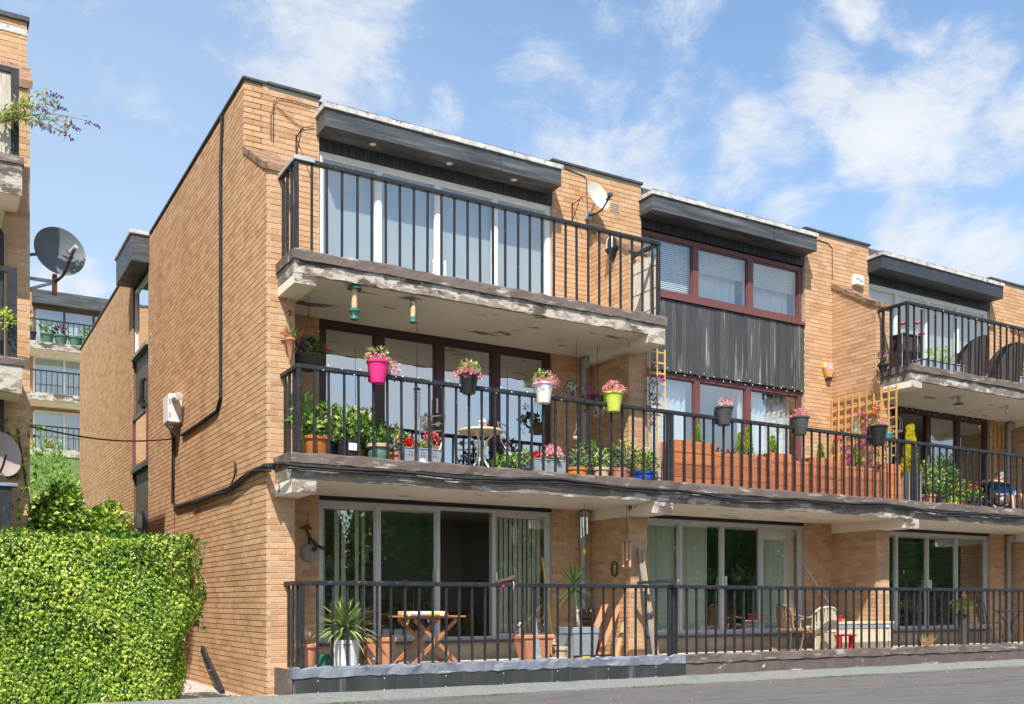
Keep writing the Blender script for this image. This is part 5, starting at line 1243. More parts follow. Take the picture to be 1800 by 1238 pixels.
# ------------------------------------------------------------------ ground floor terrace, left bay
G0 = 'pots on the ground floor terrace'
def blade(L_, W_, bend, n=5):
    mb = MB(); vs = []
    for i in range(n + 1):
        u = i / n; w = W_ * (1 - u ** 2.2) * (.7 + .6 * min(1, u * 3)) * .5 + .0008; a = bend * u * u
        x = L_ * u * math.cos(a * .5); z = -L_ * u * math.sin(a * .5)
        vs += [(x, -w, z + w * .3), (x, 0, z), (x, w, z + w * .3)]
    fs = []
    for i in range(n): fs += [(i * 3, (i + 1) * 3, (i + 1) * 3 + 1, i * 3 + 1), (i * 3 + 1, (i + 1) * 3 + 1, (i + 1) * 3 + 2, i * 3 + 2)]
    return mb.add(vs, fs)
def rosette(t, c, n, L_, W_, m, r, emin, emax, bend=.5, name='leaf'):
    ms = [mesh_of(name, blade(L_ * s, W_, b), m) for s, b in ((1, bend), (.85, bend * .4), (.7, bend * .15))]
    for k in range(n):
        e = emin + (emax - emin) * (k / n); az = k * 2.39996 + r.uniform(-.2, .2)
        o = obj(name, ms[0 if e < 20 else (1 if e < 50 else 2)] if L_ < .7 else ms[r.randrange(2)], None, t, loc=(c[0], c[1], c[2] + .06 * k / n))
        o.rotation_euler = Euler((0, -R(e + r.uniform(-6, 6)), az))
def yucca():
    x = on_y(607, 1150, -.38).x; t = thing('yucca', 'pale green spiky yucca in a white pot behind the ground floor rail', 'potted plant', (x, -.38, F0))
    p = obj('pot', pot_mesh(.185, .155, .38, .006, .05, 24), M_whitep, t, True); obj('soil', MB().lathe([(.17, .33), (.06, .345)], 14), M_soil, p)
    obj('slot', MB().box(-.10, -.01, -.188, -.172, .315, .325), M_dark, p)
    obj('trunk', MB().tube([(0, 0, .30), (-.01, 0, .50)], [.04, .035], 8), M_woodg, t)
    r = random.Random(81); rosette(t, (-.01, 0, .50), 110, .53, .036, L_yucca, r, -20, 82, .45)
    ms = mesh_of('dead_leaf', blade(.42, .030, .3), L_dry)
    for k, az in enumerate((150, 165, 185, 200, 215, 240, 262, 285)):
        o = obj('dead_leaf', ms, None, t, loc=(-.01, 0, .47)); o.rotation_euler = Euler((0, R(52 + (k % 3) * 10), R(az)))
yucca()
def globe_pot():
    t = potted('small terracotta pot of dark pebbles with a pink ceramic ball at the terrace corner', 540, -.40, F0, .125, .085, .34, M_terra, group=G0)
    obj('ball', MB().lathe([(.01, 0), (.05, .012), (.075, .05), (.08, .08), (.07, .115), (.04, .145), (.01, .155)], 16, (-.03, 0, .37)), mat('pink_ceramic', (.72, .38, .30), (.60, .30, .24), 12, rough=.4), t, True)
    r = random.Random(82)
    for k in range(10): obj('pebble', MB().lathe([(.004, -.012), (.02, 0), (.004, .014)], 7, (r.uniform(-.08, .1), r.uniform(-.08, .02), .335)), M_greyp, t, True)
globe_pot()
def tub(label, px, py, Y, w, d, h, m, taper=.82):
    x = on_y(px, py, Y).x; t = thing('terracotta_trough', label, 'planter', (x, Y, F0), group='terracotta troughs on the terrace')
    mb = MB(); vs = []
    for (s, z) in ((taper, 0), (taper + .05, .02), (.97, h - .10), (1.0, h - .05)):
        vs += [(-w / 2 * s, -d / 2 * s, z), (w / 2 * s, -d / 2 * s, z), (w / 2 * s, d / 2 * s, z), (-w / 2 * s, d / 2 * s, z)]
    fs = [(3, 2, 1, 0)] + [(i * 4 + k, i * 4 + (k + 1) % 4, (i + 1) * 4 + (k + 1) % 4, (i + 1) * 4 + k) for i in range(3) for k in range(4)]
    b = obj('trough', mb.add(vs, fs), m, t)
    obj('rim', MB().cbox(-w / 2 - .015, w / 2 + .015, -d / 2 - .015, d / 2 + .015, h - .06, h, .012), m, b)
    obj('soil', MB().box(-w / 2 + .02, w / 2 - .02, -d / 2 + .02, d / 2 - .02, h + .001, h + .006), M_soil, b)
    return t
t = tub('plain terracotta trough right of the white yucca pot', 662, 1140, -.30, .40, .30, .40, M_terra); obj('label_tag', MB().box(-.12, -.07, -.142, -.138, .12, .15), M_whitep, t)
t = tub('terracotta trough holding a saw and two globe lights behind the ground floor rail', 938, 1140, -.35, .46, .32, .40, M_terra, .66)
def can():
    x = on_y(573, 1150, -.2).x; t = thing('watering_can', 'dark green watering can behind the white yucca pot', 'watering can', (x, -.15, F0))
    obj('body', MB().lathe([(.08, 0), (.085, .01), (.075, .18), (.06, .19)], 14), M_green, t, True); obj('spout', MB().tube([(.07, 0, .05), (.16, -.02, .19)], [.018, .012], 8), M_green, t); obj('handle', MB().tube([(-.06, 0, .18), (-.13, 0, .17), (-.13, 0, .08), (-.075, 0, .04)], .01, 6), M_green, t, True)
can()
def folding_table():
    p = on_y(752, 1160, -.10); t = thing('folding_table', 'wooden slatted folding table covered in tools on the terrace', 'table', (p.x, -.08, F0), R(8))
    tp = obj('table_top', MB().box(-.44, .44, -.03, .03, .625, .645), M_wood, t)
    for k in range(6): obj('slat', MB().cbox(-.45, .45, -.27 + k * .09, -.19 + k * .09, .647, .668, .004), M_wood, tp)
    for s in (-1, 1):
        obj('leg', MB().bar((-.40, s * .22, .0), (.33, s * .22, .625), .022, .05), M_wood, t); obj('leg', MB().bar((.40, s * .19, .0), (-.33, s * .19, .625), .022, .05), M_wood, t)
    for xx, z in ((-.34, .06), (.34, .06)): obj('stretcher', MB().bar((xx, -.2, z), (xx, .2, z), .05, .022), M_wood, t)
    def item(n, lab, cat, x, y, parts):
        q = thing(n, lab, cat, (p.x + x, -.08 + y, F0 + .668), R(8))
        for (nm, mb, m) in parts: obj(nm, mb, m, q)
    item('newspaper', 'pile of white papers on the folding table', 'papers', -.05, .0, [('sheets', MB().cbox(-.26, .26, -.13, .13, 0, .05, .004), M_whitep), ('top_sheet', MB().box(-.2, .3, -.1, .12, .052, .058), M_net)])
    item('yellow_tool', 'yellow handled tool lying on the folding table', 'tool', -.16, -.18, [('blade', MB().cbox(-.24, .1, -.02, .02, 0, .03, .008), M_steel), ('handle', MB().cbox(.1, .28, -.025, .025, 0, .045, .012), M_yellow), ('strap', MB().bar((-.2, -.02, .03), (-.28, -.08, -.11), .03, .006), M_yellow)])
    item('bottle_stopper', 'small red bottle cap on the folding table', 'cap', .23, -.12, [('cap', MB().lathe([(.03, 0), (.03, .03), (.02, .04)], 10), M_red), ('rim', MB().lathe([(.034, 0), (.034, .008)], 10), M_red)])
    item('wooden_block', 'wooden block beside the yellow tool on the folding table', 'block', -.27, .04, [('block', MB().cbox(-.12, .10, -.06, .06, 0, .06, .01), M_woodl), ('pencil', MB().tube([(-.1, -.07, .01), (.1, -.075, .01)], .006, 6), M_yellow)])
folding_table()
def saw():
    p = on_y(946, 1158, -.53); q = on_y(938, 1086, -.50); t = thing('hand_saw', 'grey hand saw blade standing upright against the terracotta trough', 'saw', (p.x, -.53, F0))
    h = q.z - F0
    obj('blade', MB().add([(-.045, 0, .1), (.045, 0, .1), (-.02, .02, h), (-.06, .02, h), (-.045, .003, .1), (.045, .003, .1), (-.02, .023, h), (-.06, .023, h)], [(0, 1, 2, 3), (7, 6, 5, 4), (0, 4, 5, 1), (1, 5, 6, 2), (2, 6, 7, 3), (3, 7, 4, 0)]), M_steel, t); obj('handle', MB().cbox(-.05, .05, -.012, .015, 0, .11, .01), M_pipe, t)
saw()
def globe_lights():
    for i, px in enumerate((912, 957)):
        p = on_y(px, 1097, -.30); t = thing('globe_light', ['glass globe stake light at the left of the saw trough', 'glass globe stake light at the right of the saw trough'][i], 'garden light', (p.x, -.33, F0 + .40), group='globe stake lights'); h = p.z - F0 - .40
        obj('stake', MB().tube([(0, 0, 0), (0, 0, h - .03)], .008, 6), M_alu, t); obj('globe', MB().lathe([(.008, -.04), (.032, -.022), (.04, 0), (.032, .022), (.008, .04)], 14, (0, 0, h)), M_chrome, t, True)
globe_lights()
def clamp():
    p = on_y(890, 1022, YR); t = thing('rail_clamp', 'brown jug shaped clamp resting on the ground floor rail', 'clamp', (p.x, YR, 1.469))
    Mx = Matrix.Rotation(R(78), 4, 'Y')
    obj('body', MB().lathe([(.02, -.15), (.03, -.1), (.028, .02), (.04, .05), (.05, .10), (.052, .115), (.03, .115)], 12, M=Matrix.Translation((0, 0, .035)) @ Mx), M_iron, t, True); obj('ring', MB().tube([(.09, -.02 + .03 * math.cos(a * R(30)), -.03 + .05 * math.sin(a * R(30))) for a in range(13)], .006, 5), M_cream, t); obj('knob', MB().lathe([(.018, -.06), (.022, -.045), (.01, -.03)], 8, (-.07, -.04, 0)), M_red, t)
clamp()
def grey_tub():
    p = on_y(1017, 1140, -.12); t = thing('dracaena', 'spiky dracaena in a square speckled grey planter by the downpipe', 'potted plant', (p.x, -.10, F0))
    w = .215
    mb = MB().add([(-w * .82, -w * .82, 0), (w * .82, -w * .82, 0), (w * .82, w * .82, 0), (-w * .82, w * .82, 0), (-w, -w, .40), (w, -w, .40), (w, w, .40), (-w, w, .40)], [(3, 2, 1, 0), (0, 1, 5, 4), (1, 2, 6, 5), (2, 3, 7, 6), (3, 0, 4, 7)])
    p_ = obj('pot', mb, M_steel, t); obj('rim', MB().cbox(-w - .012, w + .012, -w - .012, w + .012, .401, .49, .006), M_steel, p_); obj('soil', MB().box(-w + .02, w - .02, -w + .02, w - .02, .4901, .493), M_soil, p_)
    obj('trunk', MB().tube([(.03, 0, .48), (.0, 0, .70), (-.04, 0, .92), (-.07, 0, 1.06)], [.05, .045, .04, .03], 8), M_woodg, t, True)
    r = random.Random(84); rosette(t, (-.07, 0, 1.05), 40, .50, .026, L_drac, r, -55, 85, .25)
    for xx in (-.12, .14): obj('stake', MB().tube([(xx, -.16, .49), (xx, -.16, .72)], .012, 6).lathe([(.02, 0), (.028, .02), (.02, .04)], 8, (xx, -.16, .70)), M_cream, t)
grey_tub()
def pole():
    p = on_y(966, 1050, .75); t = thing('yellow_pole', 'thin yellow pole leaning beside the ground floor patio door', 'pole', (p.x, .78, F0)); obj('shaft', MB().tube([(.05, -.12, 0), (0, .18, 1.55)], .013, 6), M_yellow, t); obj('tip', MB().tube([(0, .18, 1.55), (-.002, .192, 1.61)], .015, 6), M_pipeb, t)
pole()
potted('small sand coloured pot with a white mug beside the grey planter', 985, -.40, F0, .10, .085, .22, M_sand, group=G0)
def small_bits():
    x = on_y(977, 1120, -.30).x; t = thing('mug', 'white mug on a little wooden stand beside the saw trough', 'mug', (x, -.20, F0)); obj('stand', MB().cbox(-.07, .07, -.07, .07, .24, .27, .006).box(-.05, -.03, -.05, .05, 0, .24).box(.03, .05, -.05, .05, 0, .24), M_woodl, t)
    obj('cup', MB().lathe([(.04, .271), (.045, .28), (.045, .38), (.04, .38)], 14), M_whitep, t, True); obj('handle', MB().tube([(.045, 0, .36), (.08, 0, .35), (.08, 0, .31), (.045, 0, .30)], .007, 5), M_whitep, t, True)
    p = on_y(1045, 1152, -.52); t = thing('spirit_level', 'black and yellow spirit level lying on the terrace floor', 'spirit level', (p.x, -.47, F0)); obj('body', MB().cbox(-.32, .32, -.025, .025, 0, .095, .006), M_blackp, t); obj('panel', MB().box(-.20, -.06, -.028, -.026, .03, .08), M_yellow, t); obj('vial', MB().box(.04, .10, -.028, -.026, .03, .075), M_whitep, t)
    p = on_y(986, 1155, -.50); t = thing('offcut', 'short softwood offcut lying on the terrace floor in front of the small pots', 'timber', (p.x, -.47, F0)); obj('timber', MB().cbox(-.22, .22, -.03, .03, 0, .05, .004), M_woodl, t); obj('scrap', MB().cbox(-.18, .1, -.02, .02, .051, .075, .004), M_whitep, t)
small_bits()
def timber():
    yw = .0
    data = [('rough reddish plank leaning on the brick behind the spirit level', (1025, 1140), (1068, 1052), -.1, .30, .09), ('split reddish plank leaning right of the other red plank', (1050, 1130), (1092, 1055), -.12, .30, .07),
            ('pale softwood plank leaning lowest against the brick wing', (1080, 1152), (1097, 1096), -.42, -.06, .06), ('short red plank leaning in the timber pile beside the grey planter', (1040, 1145), (1055, 1085), -.12, .35, .07)]
    for i, (lab, a, b, y0, y1, w) in enumerate(data):
        p = on_y(a[0], a[1], y0); p.z = max(F0 + .0, F0); q = on_y(b[0], b[1], y1)
        t = thing('leaning_plank', lab, 'plank', p, group='planks leaning on the terrace')
        d = q - p; obj('plank', MB().bar((0, 0, .0), d, w, .022, up=(0, -1, .3)), M_woodl if i == 2 else M_wood if i == 3 else mat('red_plank_%d' % i, (.52, .255, .13), (.44, .20, .10), 6, rough=.75), t)
    p = on_y(1060, 1150, .55); t = thing('slatted_pallet', 'dark slatted wooden pallet standing behind the leaning planks', 'pallet', (p.x - .25, .75, F0))
    for k in range(8): obj('slat', MB().box(0, .55, -.012, .012, .10 + k * .085, .16 + k * .085, M=Matrix.Rotation(R(-12), 4, 'X')), mat('pallet_wood', (.16, .09, .055), (.12, .065, .04), 7, rough=.8) if k == 0 else MATS['pallet_wood'], t)
    for xx in (.06, .45): obj('runner', MB().box(xx, xx + .04, .013, .05, 0, .80, M=Matrix.Rotation(R(-12), 4, 'X')), MATS['pallet_wood'], t)
    p = on_y(1153, 1150, -.52); q = on_y(1124, 965, -.04); p.z = F0
    t = thing('leaning_plank', 'long grey weathered plank leaning from the terrace floor up to the brick wing', 'plank', p, group='planks leaning on the terrace'); obj('plank', MB().bar((0, 0, 0), q - p, .085, .028, up=(.2, -1, .1)), M_woodg, t); obj('batten', MB().bar((.03, -.03, .0), (q - p) * .97 + Vector((.03, -.028, 0)), .02, .018, up=(.2, -1, .1)), M_woodl, t)
    p = on_y(1148, 1031, YR + .05); q = on_y(1190, 1022, YR - .25)
    t = thing('timber_offcut', 'dark timber offcut lying across the ground floor rail', 'timber', (p.x, YR, 1.50)); obj('timber', MB().bar((-.05, .35, -.0), (.30, -.16, .03), .07, .045), M_rail, t); obj('cut_end', MB().bar((.3005, -.1605, .03), (.304, -.165, .0302), .066, .041), M_woodl, t)
timber()
def chimes():
    p = on_y(1027, 906, .1); zt = p.z
    t = thing('wind_chime', 'silver tube wind chime with a wooden sail hung before the downpipe', 'wind chime', (p.x, .1, zt - .60)); obj('disc', MB().lathe([(.07, .585), (.07, .60), (.02, .61)], 14), M_terrar, t)
    for k in range(5): obj('tube', MB().tube([(.05 * math.cos(k * 1.257), .05 * math.sin(k * 1.257), .57), (.05 * math.cos(k * 1.257), .05 * math.sin(k * 1.257), .32 - .06 * (k % 3) + .03 * k)], .012, 8), M_chrome, t, True)
    obj('cord', MB().tube([(0, 0, .59), (0, 0, .10)], .003, 4), M_bamb, t); obj('sail', MB().lathe([(.002, -.05), (.03, -.02), (.034, .01), (.012, .055)], 10, (0, 0, .05)), M_yellow, t, True); hook_line(t, 2.69 - zt + .60, .60)
    p = on_y(1101, 948, -.1); zt = p.z
    t = thing('wind_chime', 'bamboo wind chime hung against the brick wing', 'wind chime', (p.x, -.1, zt - .48)); obj('cap', MB().lathe([(.085, .44), (.09, .45), (.03, .49)], 14), M_woodg, t)
    for k in range(5): obj('bamboo_tube', MB().tube([(.055 * math.cos(k * 1.257 + .4), .055 * math.sin(k * 1.257 + .4), .44), (.055 * math.cos(k * 1.257 + .4), .055 * math.sin(k * 1.257 + .4), .06 + .05 * ((k * 2) % 4))], .020, 8), M_bamb, t, True)
    hook_line(t, 2.69 - zt + .48, .49)
    p = on_x(1080, 1000, BAY - .03); t = thing('twig_wreath', 'small twig wreath hung on the side of the brick wing', 'wreath', (BAY - .03, p.y, p.z)); r = random.Random(85)
    for k in range(8): obj('twig', MB().tube([(r.uniform(-.015, .015), .075 * math.cos(a * R(30) + k) * r.uniform(.9, 1.1), .12 * math.sin(a * R(30) + k)) for a in range(12)], .005, 4), M_iron, t)
chimes()
def wall_ornament():
    p = on_y(547, 972, YF - .05); t = thing('wall_ornament', 'antique wooden yoke and round board hung on the brick left of the patio door', 'ornament', (p.x, YF - .02, p.z)); Mx = Matrix.Rotation(R(90), 4, 'X')
    obj('board', MB().lathe([(.125, 0), (.13, .012), (.125, .025)], 22, M=Mx), M_woodg, t, True); obj('knob', MB().lathe([(.03, .0), (.035, .04), (.02, .05)], 10, M=Matrix.Translation((.04, -.02, .05)) @ Mx), M_iron, t, True)
    obj('handle', MB().tube([(-.02, -.02, .12), (-.03, -.03, .20)], .014, 6), M_iron, t)
    obj('yoke', MB().tube([(-.16, -.03, .33), (-.05, -.04, .36), (.0, -.04, .33)], [.012, .025, .02], 8).tube([(-.08, -.04, .34), (-.02, -.05, .20), (.08, -.05, .10), (.18, -.04, .06)], [.015, .02, .022, .025], 8), M_iron, t, True); hook_line(t, .55, .36, -.04, -.02)
wall_ornament()
# ------------------------------------------------------------------ ground floor terrace, middle and right bays
def wicker_chair(label, px, Y, rz, m, fm, s=1.0, cushion=True):
    x = on_y(px, 1130, Y).x; t = thing('wicker_chair', label, 'chair', (x, Y, F0), rz, group='wicker chairs on the terrace')
    obj('seat', MB().cbox(-.23 * s, .23 * s, -.22 * s, .22 * s, .34 * s, .40 * s, .02), m, t)
    for k in range(8):          # woven back staves
        u = (k - 3.5) / 3.5; obj('stave', MB().bar((u * .20 * s, .20 * s - .03 * u * u, .40 * s), (u * .23 * s, .27 * s - .07 * u * u, (.80 - .07 * u * u) * s), .045 * s, .016), m, t)
    obj('back_rim', MB().tube([(-.24 * s, .16 * s, .40 * s), (-.25 * s, .20 * s, .70 * s), (-.14 * s, .25 * s, .79 * s), (0, .27 * s, .81 * s), (.14 * s, .25 * s, .79 * s), (.25 * s, .20 * s, .70 * s), (.24 * s, .16 * s, .40 * s)], .02, 7), m, t, True)
    for q in (-1, 1):
        obj('armrest', MB().tube([(q * .25 * s, .20 * s, .64 * s), (q * .27 * s, .0, .60 * s), (q * .26 * s, -.20 * s, .58 * s), (q * .24 * s, -.22 * s, .38 * s)], .018, 7), m, t, True)
        for w in (-1, 1): obj('leg', MB().tube([(q * .25 * s, w * .23 * s, 0), (q * .20 * s, w * .18 * s, .35 * s)], .016, 6), fm, t)
    obj('apron', MB().cbox(-.22 * s, .22 * s, -.215 * s, -.20 * s, .27 * s, .34 * s, .004), m, t)
    if cushion: obj('cushion', MB().cbox(-.19 * s, .19 * s, -.19 * s, .17 * s, .40 * s, .46 * s, .025), M_whitep, t)
wicker_chair('brown wicker armchair by the middle patio door', 1396, .25, R(75), M_wick, M_rattan, 1.0, False); wicker_chair('cream wicker armchair left of the red stool', 1440, -.02, R(165), M_wickc, M_wickc, .95)
def red_stool():
    p = on_y(1485, 1140, -.35); t = thing('step_stool', 'bright red plastic step stool in front of the storage box', 'stool', (p.x, -.36, F0))
    obj('seat', MB().cbox(-.17, .17, -.11, .11, .27, .30, .008), M_red, t)
    for s in (-1, 1): obj('leg', MB().cbox(s * .15 - .02, s * .15 + .02, -.05, .05, 0, .27, .006), M_red, t)
    obj('stretcher', MB().cbox(-.122, .122, -.02, .02, .03, .06, .004), M_red, t)
red_stool()
def storage_box():
    x0 = on_y(1462, 1140, .1).x; x1 = on_y(1573, 1140, -.05).x; t = thing('storage_box', 'beige plastic garden storage box with a dark lid band', 'storage box', (x0, .05, F0)); W = x1 - x0
    bx = obj('body', MB().cbox(0, W, -.05, .45, 0, .38, .01), M_wickc, t)
    for k in range(12): obj('panel', MB().cbox(W * k / 12 + .008, W * (k + 1) / 12 - .008, -.062, -.0505, .02, .37, .003), M_wickc, bx)
    obj('band', MB().cbox(-.01, W + .01, -.068, .46, .381, .455, .006), M_steel, t); obj('lid', MB().cbox(-.02, W + .02, -.08, .47, .456, .50, .01), M_wickc, t); obj('clasp', MB().box(W * .86, W * .90, -.09, -.07, .40, .44), M_whitep, t)
    q = thing('red_toolbox', 'red plastic crate on the left end of the storage box', 'crate', (x0 + .12, .2, F0 + .50)); obj('crate', MB().cbox(-.14, .14, -.1, .1, 0, .10, .01), M_red, q); obj('lip', MB().cbox(-.15, .15, -.11, .11, .101, .12, .006), M_red, q)
    q = thing('broom', 'broom with a pale handle leaning in the corner above the storage box', 'broom', (x0 + .42, .3, F0 + .50)); obj('handle', MB().tube([(0, 0, .05), (-.22, .60, 1.0)], .012, 6), M_alu, q); obj('head', MB().cbox(-.14, .14, -.03, .03, 0, .05, .008), M_wood, q)
storage_box()
potted('pot of small red flowers on a tall stand inside the right hand patio door', 1692, .5, F0, .10, .08, .62, M_rattan, fol=[(120, 0, .18, .24, .10, .07, .04, L_var)], flowers=[(P_red, 26, (0, .22), (.25, .10), .03, 8, .026)], group=G0)
def wire_set():
    p = on_y(1775, 1110, .2); t = thing('wire_table', 'black wire garden table with scroll legs at the far right of the terrace', 'table', (p.x, .2, F0)); obj('table_top', MB().lathe([(.30, .66), (.31, .67), (.30, .68)], 20), M_pipeb, t)
    for k in range(3):
        a = R(120 * k + 20); c, s = math.cos(a), math.sin(a); obj('leg', MB().tube([(.26 * c, .26 * s, 0), (.12 * c, .12 * s, .2), (.05 * c, .05 * s, .36), (.14 * c, .14 * s, .52), (.24 * c, .24 * s, .66)], .010, 6), M_pipeb, t, True)
    p = on_y(1745, 1110, .4); t = thing('wire_chair', 'black wire garden chair beside the wire table', 'chair', (p.x, .45, F0), R(60)); obj('seat', MB().lathe([(.19, .42), (.2, .43), (.19, .44)], 18), M_pipeb, t)
    for (a, b) in ((-1, -1), (1, -1), (1, 1), (-1, 1)): obj('leg', MB().tube([(a * .18, b * .18, 0), (a * .14, b * .14, .43)], .009, 5), M_pipeb, t)
    bk = MB().tube([(-.18, .16, .43), (-.18, .22, .80), (-.08, .24, .90), (.08, .24, .90), (.18, .22, .80), (.18, .16, .43)], .009, 5)
    for k in (-.09, 0, .09): bk.tube([(k, .17, .43), (k, .24, .89)], .006, 4)
    obj('backrest', bk, M_pipeb, t)
wire_set()
def dry_grass():
    p = on_y(1625, 1140, YR); t = thing('dried_weeds', 'tuft of dried straw coloured weeds at the foot of the terrace rail', 'weeds', (p.x, YR - .05, .42)); r = random.Random(91); mb = MB()
    for k in range(90): mb.quadleaf((r.uniform(-.14, .14), r.uniform(-.03, .03), 0), (r.uniform(-.7, .7), r.uniform(-.5, .3), 1), (0, -1, 0), r.uniform(.08, .28), .012, r.uniform(.01, .99))
    obj('blades', mb, L_dry, t)
    p = on_y(1368, 1142, YR); t = thing('dried_weeds', 'little heap of dead leaves at the rail by the wicker chairs', 'weeds', (p.x, YR + .12, .36)); mb = MB()
    for k in range(40): mb.leaf((r.uniform(-.1, .1), r.uniform(-.05, .05), r.uniform(0, .09)), rdir(r, .3), rdir(r), .06, .04, r.uniform(.01, .99))
    obj('blades', mb, L_dry, t)
dry_grass()
def reed_screen():
    t = thing('reed_screen', 'bleached reed screen on the right end of the top balcony', 'screen', (5.665, YR + .04, 5.42)); ms = mesh_of('reed', MB().tube([(0, 0, 0), (0, 0, .94)], .009, 5), M_reed)
    for k in range(33): obj('reed', ms, None, t, loc=(rng.uniform(-.003, .003), k * .0185, rng.uniform(-.01, .02)))
    for z in (.15, .45, .78): obj('binding', MB().box(-.011, .011, 0, .60, z, z + .006), M_iron, t)
reed_screen()
# ------------------------------------------------------------------ things on the walls
def sat_dish(name, label, c, rad, aim, m, arm_m, lnb=True, tall=1.1):
    t = thing(name, label, 'satellite dish', c); q = Vector(aim).normalized().to_track_quat('Z', 'Y').to_matrix().to_4x4()
    pr = [(rad * k / 8, rad * .22 * (k / 8) ** 2) for k in range(0, 9)]; pr[0] = (.004, 0)
    vs = MB(); n = 32
    vv = []
    for (r, z) in pr + [(rad * 1.01, rad * .225), (rad, rad * .20)] + [(r, z - .012) for r, z in reversed(pr)]:
        for k in range(n): a = 2 * math.pi * k / n; vv.append(q @ Vector((r * math.cos(a), r * tall * math.sin(a), z)))
    m_ = len(vv) // n
    vs.add(vv, [(i * n + k, i * n + (k + 1) % n, (i + 1) * n + (k + 1) % n, (i + 1) * n + k) for i in range(m_ - 1) for k in range(n)])
    obj('reflector', vs, m, t, True)
    return t, q
# pale dish on the facade
def facade_dish():
    p = on_y(1049, 347, YF - .28); aim = Vector((.12, -.92, .34))
    t, q = sat_dish('satellite_dish', 'pale round satellite dish on the brick beside the top balcony', p, .215, aim, M_dishw, M_rail, tall=1.18)
    up = Vector((0, 0, 1)); f = aim.normalized(); lo = q @ Vector((0, -.24, .03)); 
    if lo.z > 0: lo = q @ Vector((0, .24, .03))
    tip = lo + f * .20 + Vector((0, 0, .05))
    b = on_y(1033, 380, YF - .02) - p
    obj('feed_arm', MB().tube([b + Vector((0, -.02, 0)), b + Vector((.03, -.12, -.02)), lo + Vector((0, 0, -.03)), tip], .014, 7), M_rail, t, True)
    obj('receiver', MB().tube([tip - f * .01, tip - f * .07], .028, 10).box(tip.x - .03, tip.x + .04, tip.y - .03, tip.y + .03, tip.z + .015, tip.z + .065), M_greyp, t)
    obj('wall_mount', MB().box(b.x - .05, b.x + .05, b.y - .04, b.y + .02, b.z - .06, b.z + .06), M_steel, t)
    obj('mast', MB().tube([(0, .02, -.02), b + Vector((.01, -.06, .01))], .016, 7), M_steel, t)
    c = on_y(1028, 310, YF - .012); d = on_y(990, 295, YF - .012); e = on_y(1033, 380, YF - .012); g = on_y(1033, 500, YF - .012)
    tag(obj('thin_cable', MB().tube([d, c, (c.x + .03, c.y, c.z - .04), e, g], .007, 5), M_iron), 'thin cable running down the brick behind the pale dish', 'cable')
facade_dish()
def bell_light():
    X = BAY - .02; p = on_x(1078, 440, X); t = thing('wall_lantern', 'black half bell wall lantern with a white cage on the side of the brick wing', 'wall light', (X, p.y, p.z))
    obj('bowl', MB().lathe([(.01, -.20), (.03, -.12), (.10, -.03), (.115, 0), (.10, .01)], 16, (-.02, 0, 0)), M_rail, t, True)
    for k in range(7): a = R(30 + 40 * k); obj('cage_bar', MB().tube([(-.02 + .085 * math.cos(a), .085 * math.sin(a), .01), (-.02 + .085 * math.cos(a), .085 * math.sin(a), .14), (-.02 + .05 * math.cos(a), .05 * math.sin(a), .20), (-.02, 0, .225)], .008, 5), M_whitep if k % 2 else M_rail, t, True)
    obj('glass', MB().lathe([(.06, .01), (.065, .1), (.04, .18), (.01, .2)], 12, (-.02, 0, 0)), M_rail, t, True)
bell_light()
def alarm(label, px, py, shell, hexa, text=None):
    p = on_y(px, py, YF - .03); t = thing('alarm_box', label, 'alarm box', (p.x, YF, p.z)); Mx = Matrix.Rotation(R(90), 4, 'X')
    if hexa:
        pts = [(-.14, .05), (-.085, .15), (.085, .15), (.14, .05), (.055, -.15), (-.055, -.15)]
    else: pts = [(-.15, -.10), (-.155, .02), (-.10, .115), (.10, .115), (.155, .02), (.15, -.10)]
    n = len(pts); mb = MB(); a = [(x, -.005, z) for x, z in pts] + [(x, -.05, z) for x, z in pts] + [(x * .82, -.085, z * .82) for x, z in pts]
    mb.add(a, [tuple(range(2 * n, 3 * n))] + [(r * n + k, r * n + (k + 1) % n, (r + 1) * n + (k + 1) % n, (r + 1) * n + k) for r in range(2) for k in range(n)]); obj('cover', mb, shell, t)
    if hexa:
        obj('strobe', MB().box(-.055, .055, -.08, -.01, -.175, -.125), M_blackp, t); obj('printed_panel', MB().box(-.065, .075, -.0875, -.0855, .015, .105), mat('blue_print', (.25, .24, .55), (.35, .33, .62), 40, rough=.5), t)
        for k in range(4): obj('print_line', MB().box(-.055, .06 - .02 * (k % 2), -.0885, -.0877, .03 + k * .019, .037 + k * .019), M_whitep, t)
    if text:
        cu = bpy.data.curves.new('lettering', 'FONT'); cu.body = text; cu.size = .085; cu.extrude = .001; cu.align_x = 'CENTER'
        o = bpy.data.objects.new('tmp', cu); COL.objects.link(o); dg = bpy.context.evaluated_depsgraph_get(); me = bpy.data.meshes.new_from_object(o.evaluated_get(dg)); bpy.data.objects.remove(o)
        me.materials.clear(); me.materials.append(M_greyp); l = obj('lettering', me, None, t, loc=(.01, -.087, -.03)); l.rotation_euler = (R(90), R(8), 0)
alarm('orange hexagonal alarm box with a printed panel on the brick above the planters', 1455, 652, M_orange if False else mat('alarm_orange', (.70, .33, .12), (.62, .28, .10), 5, rough=.5), True)
alarm('white alarm box on the brick beside the right hand wing coping', 1508, 494, M_whitep, False, 'WILKO')
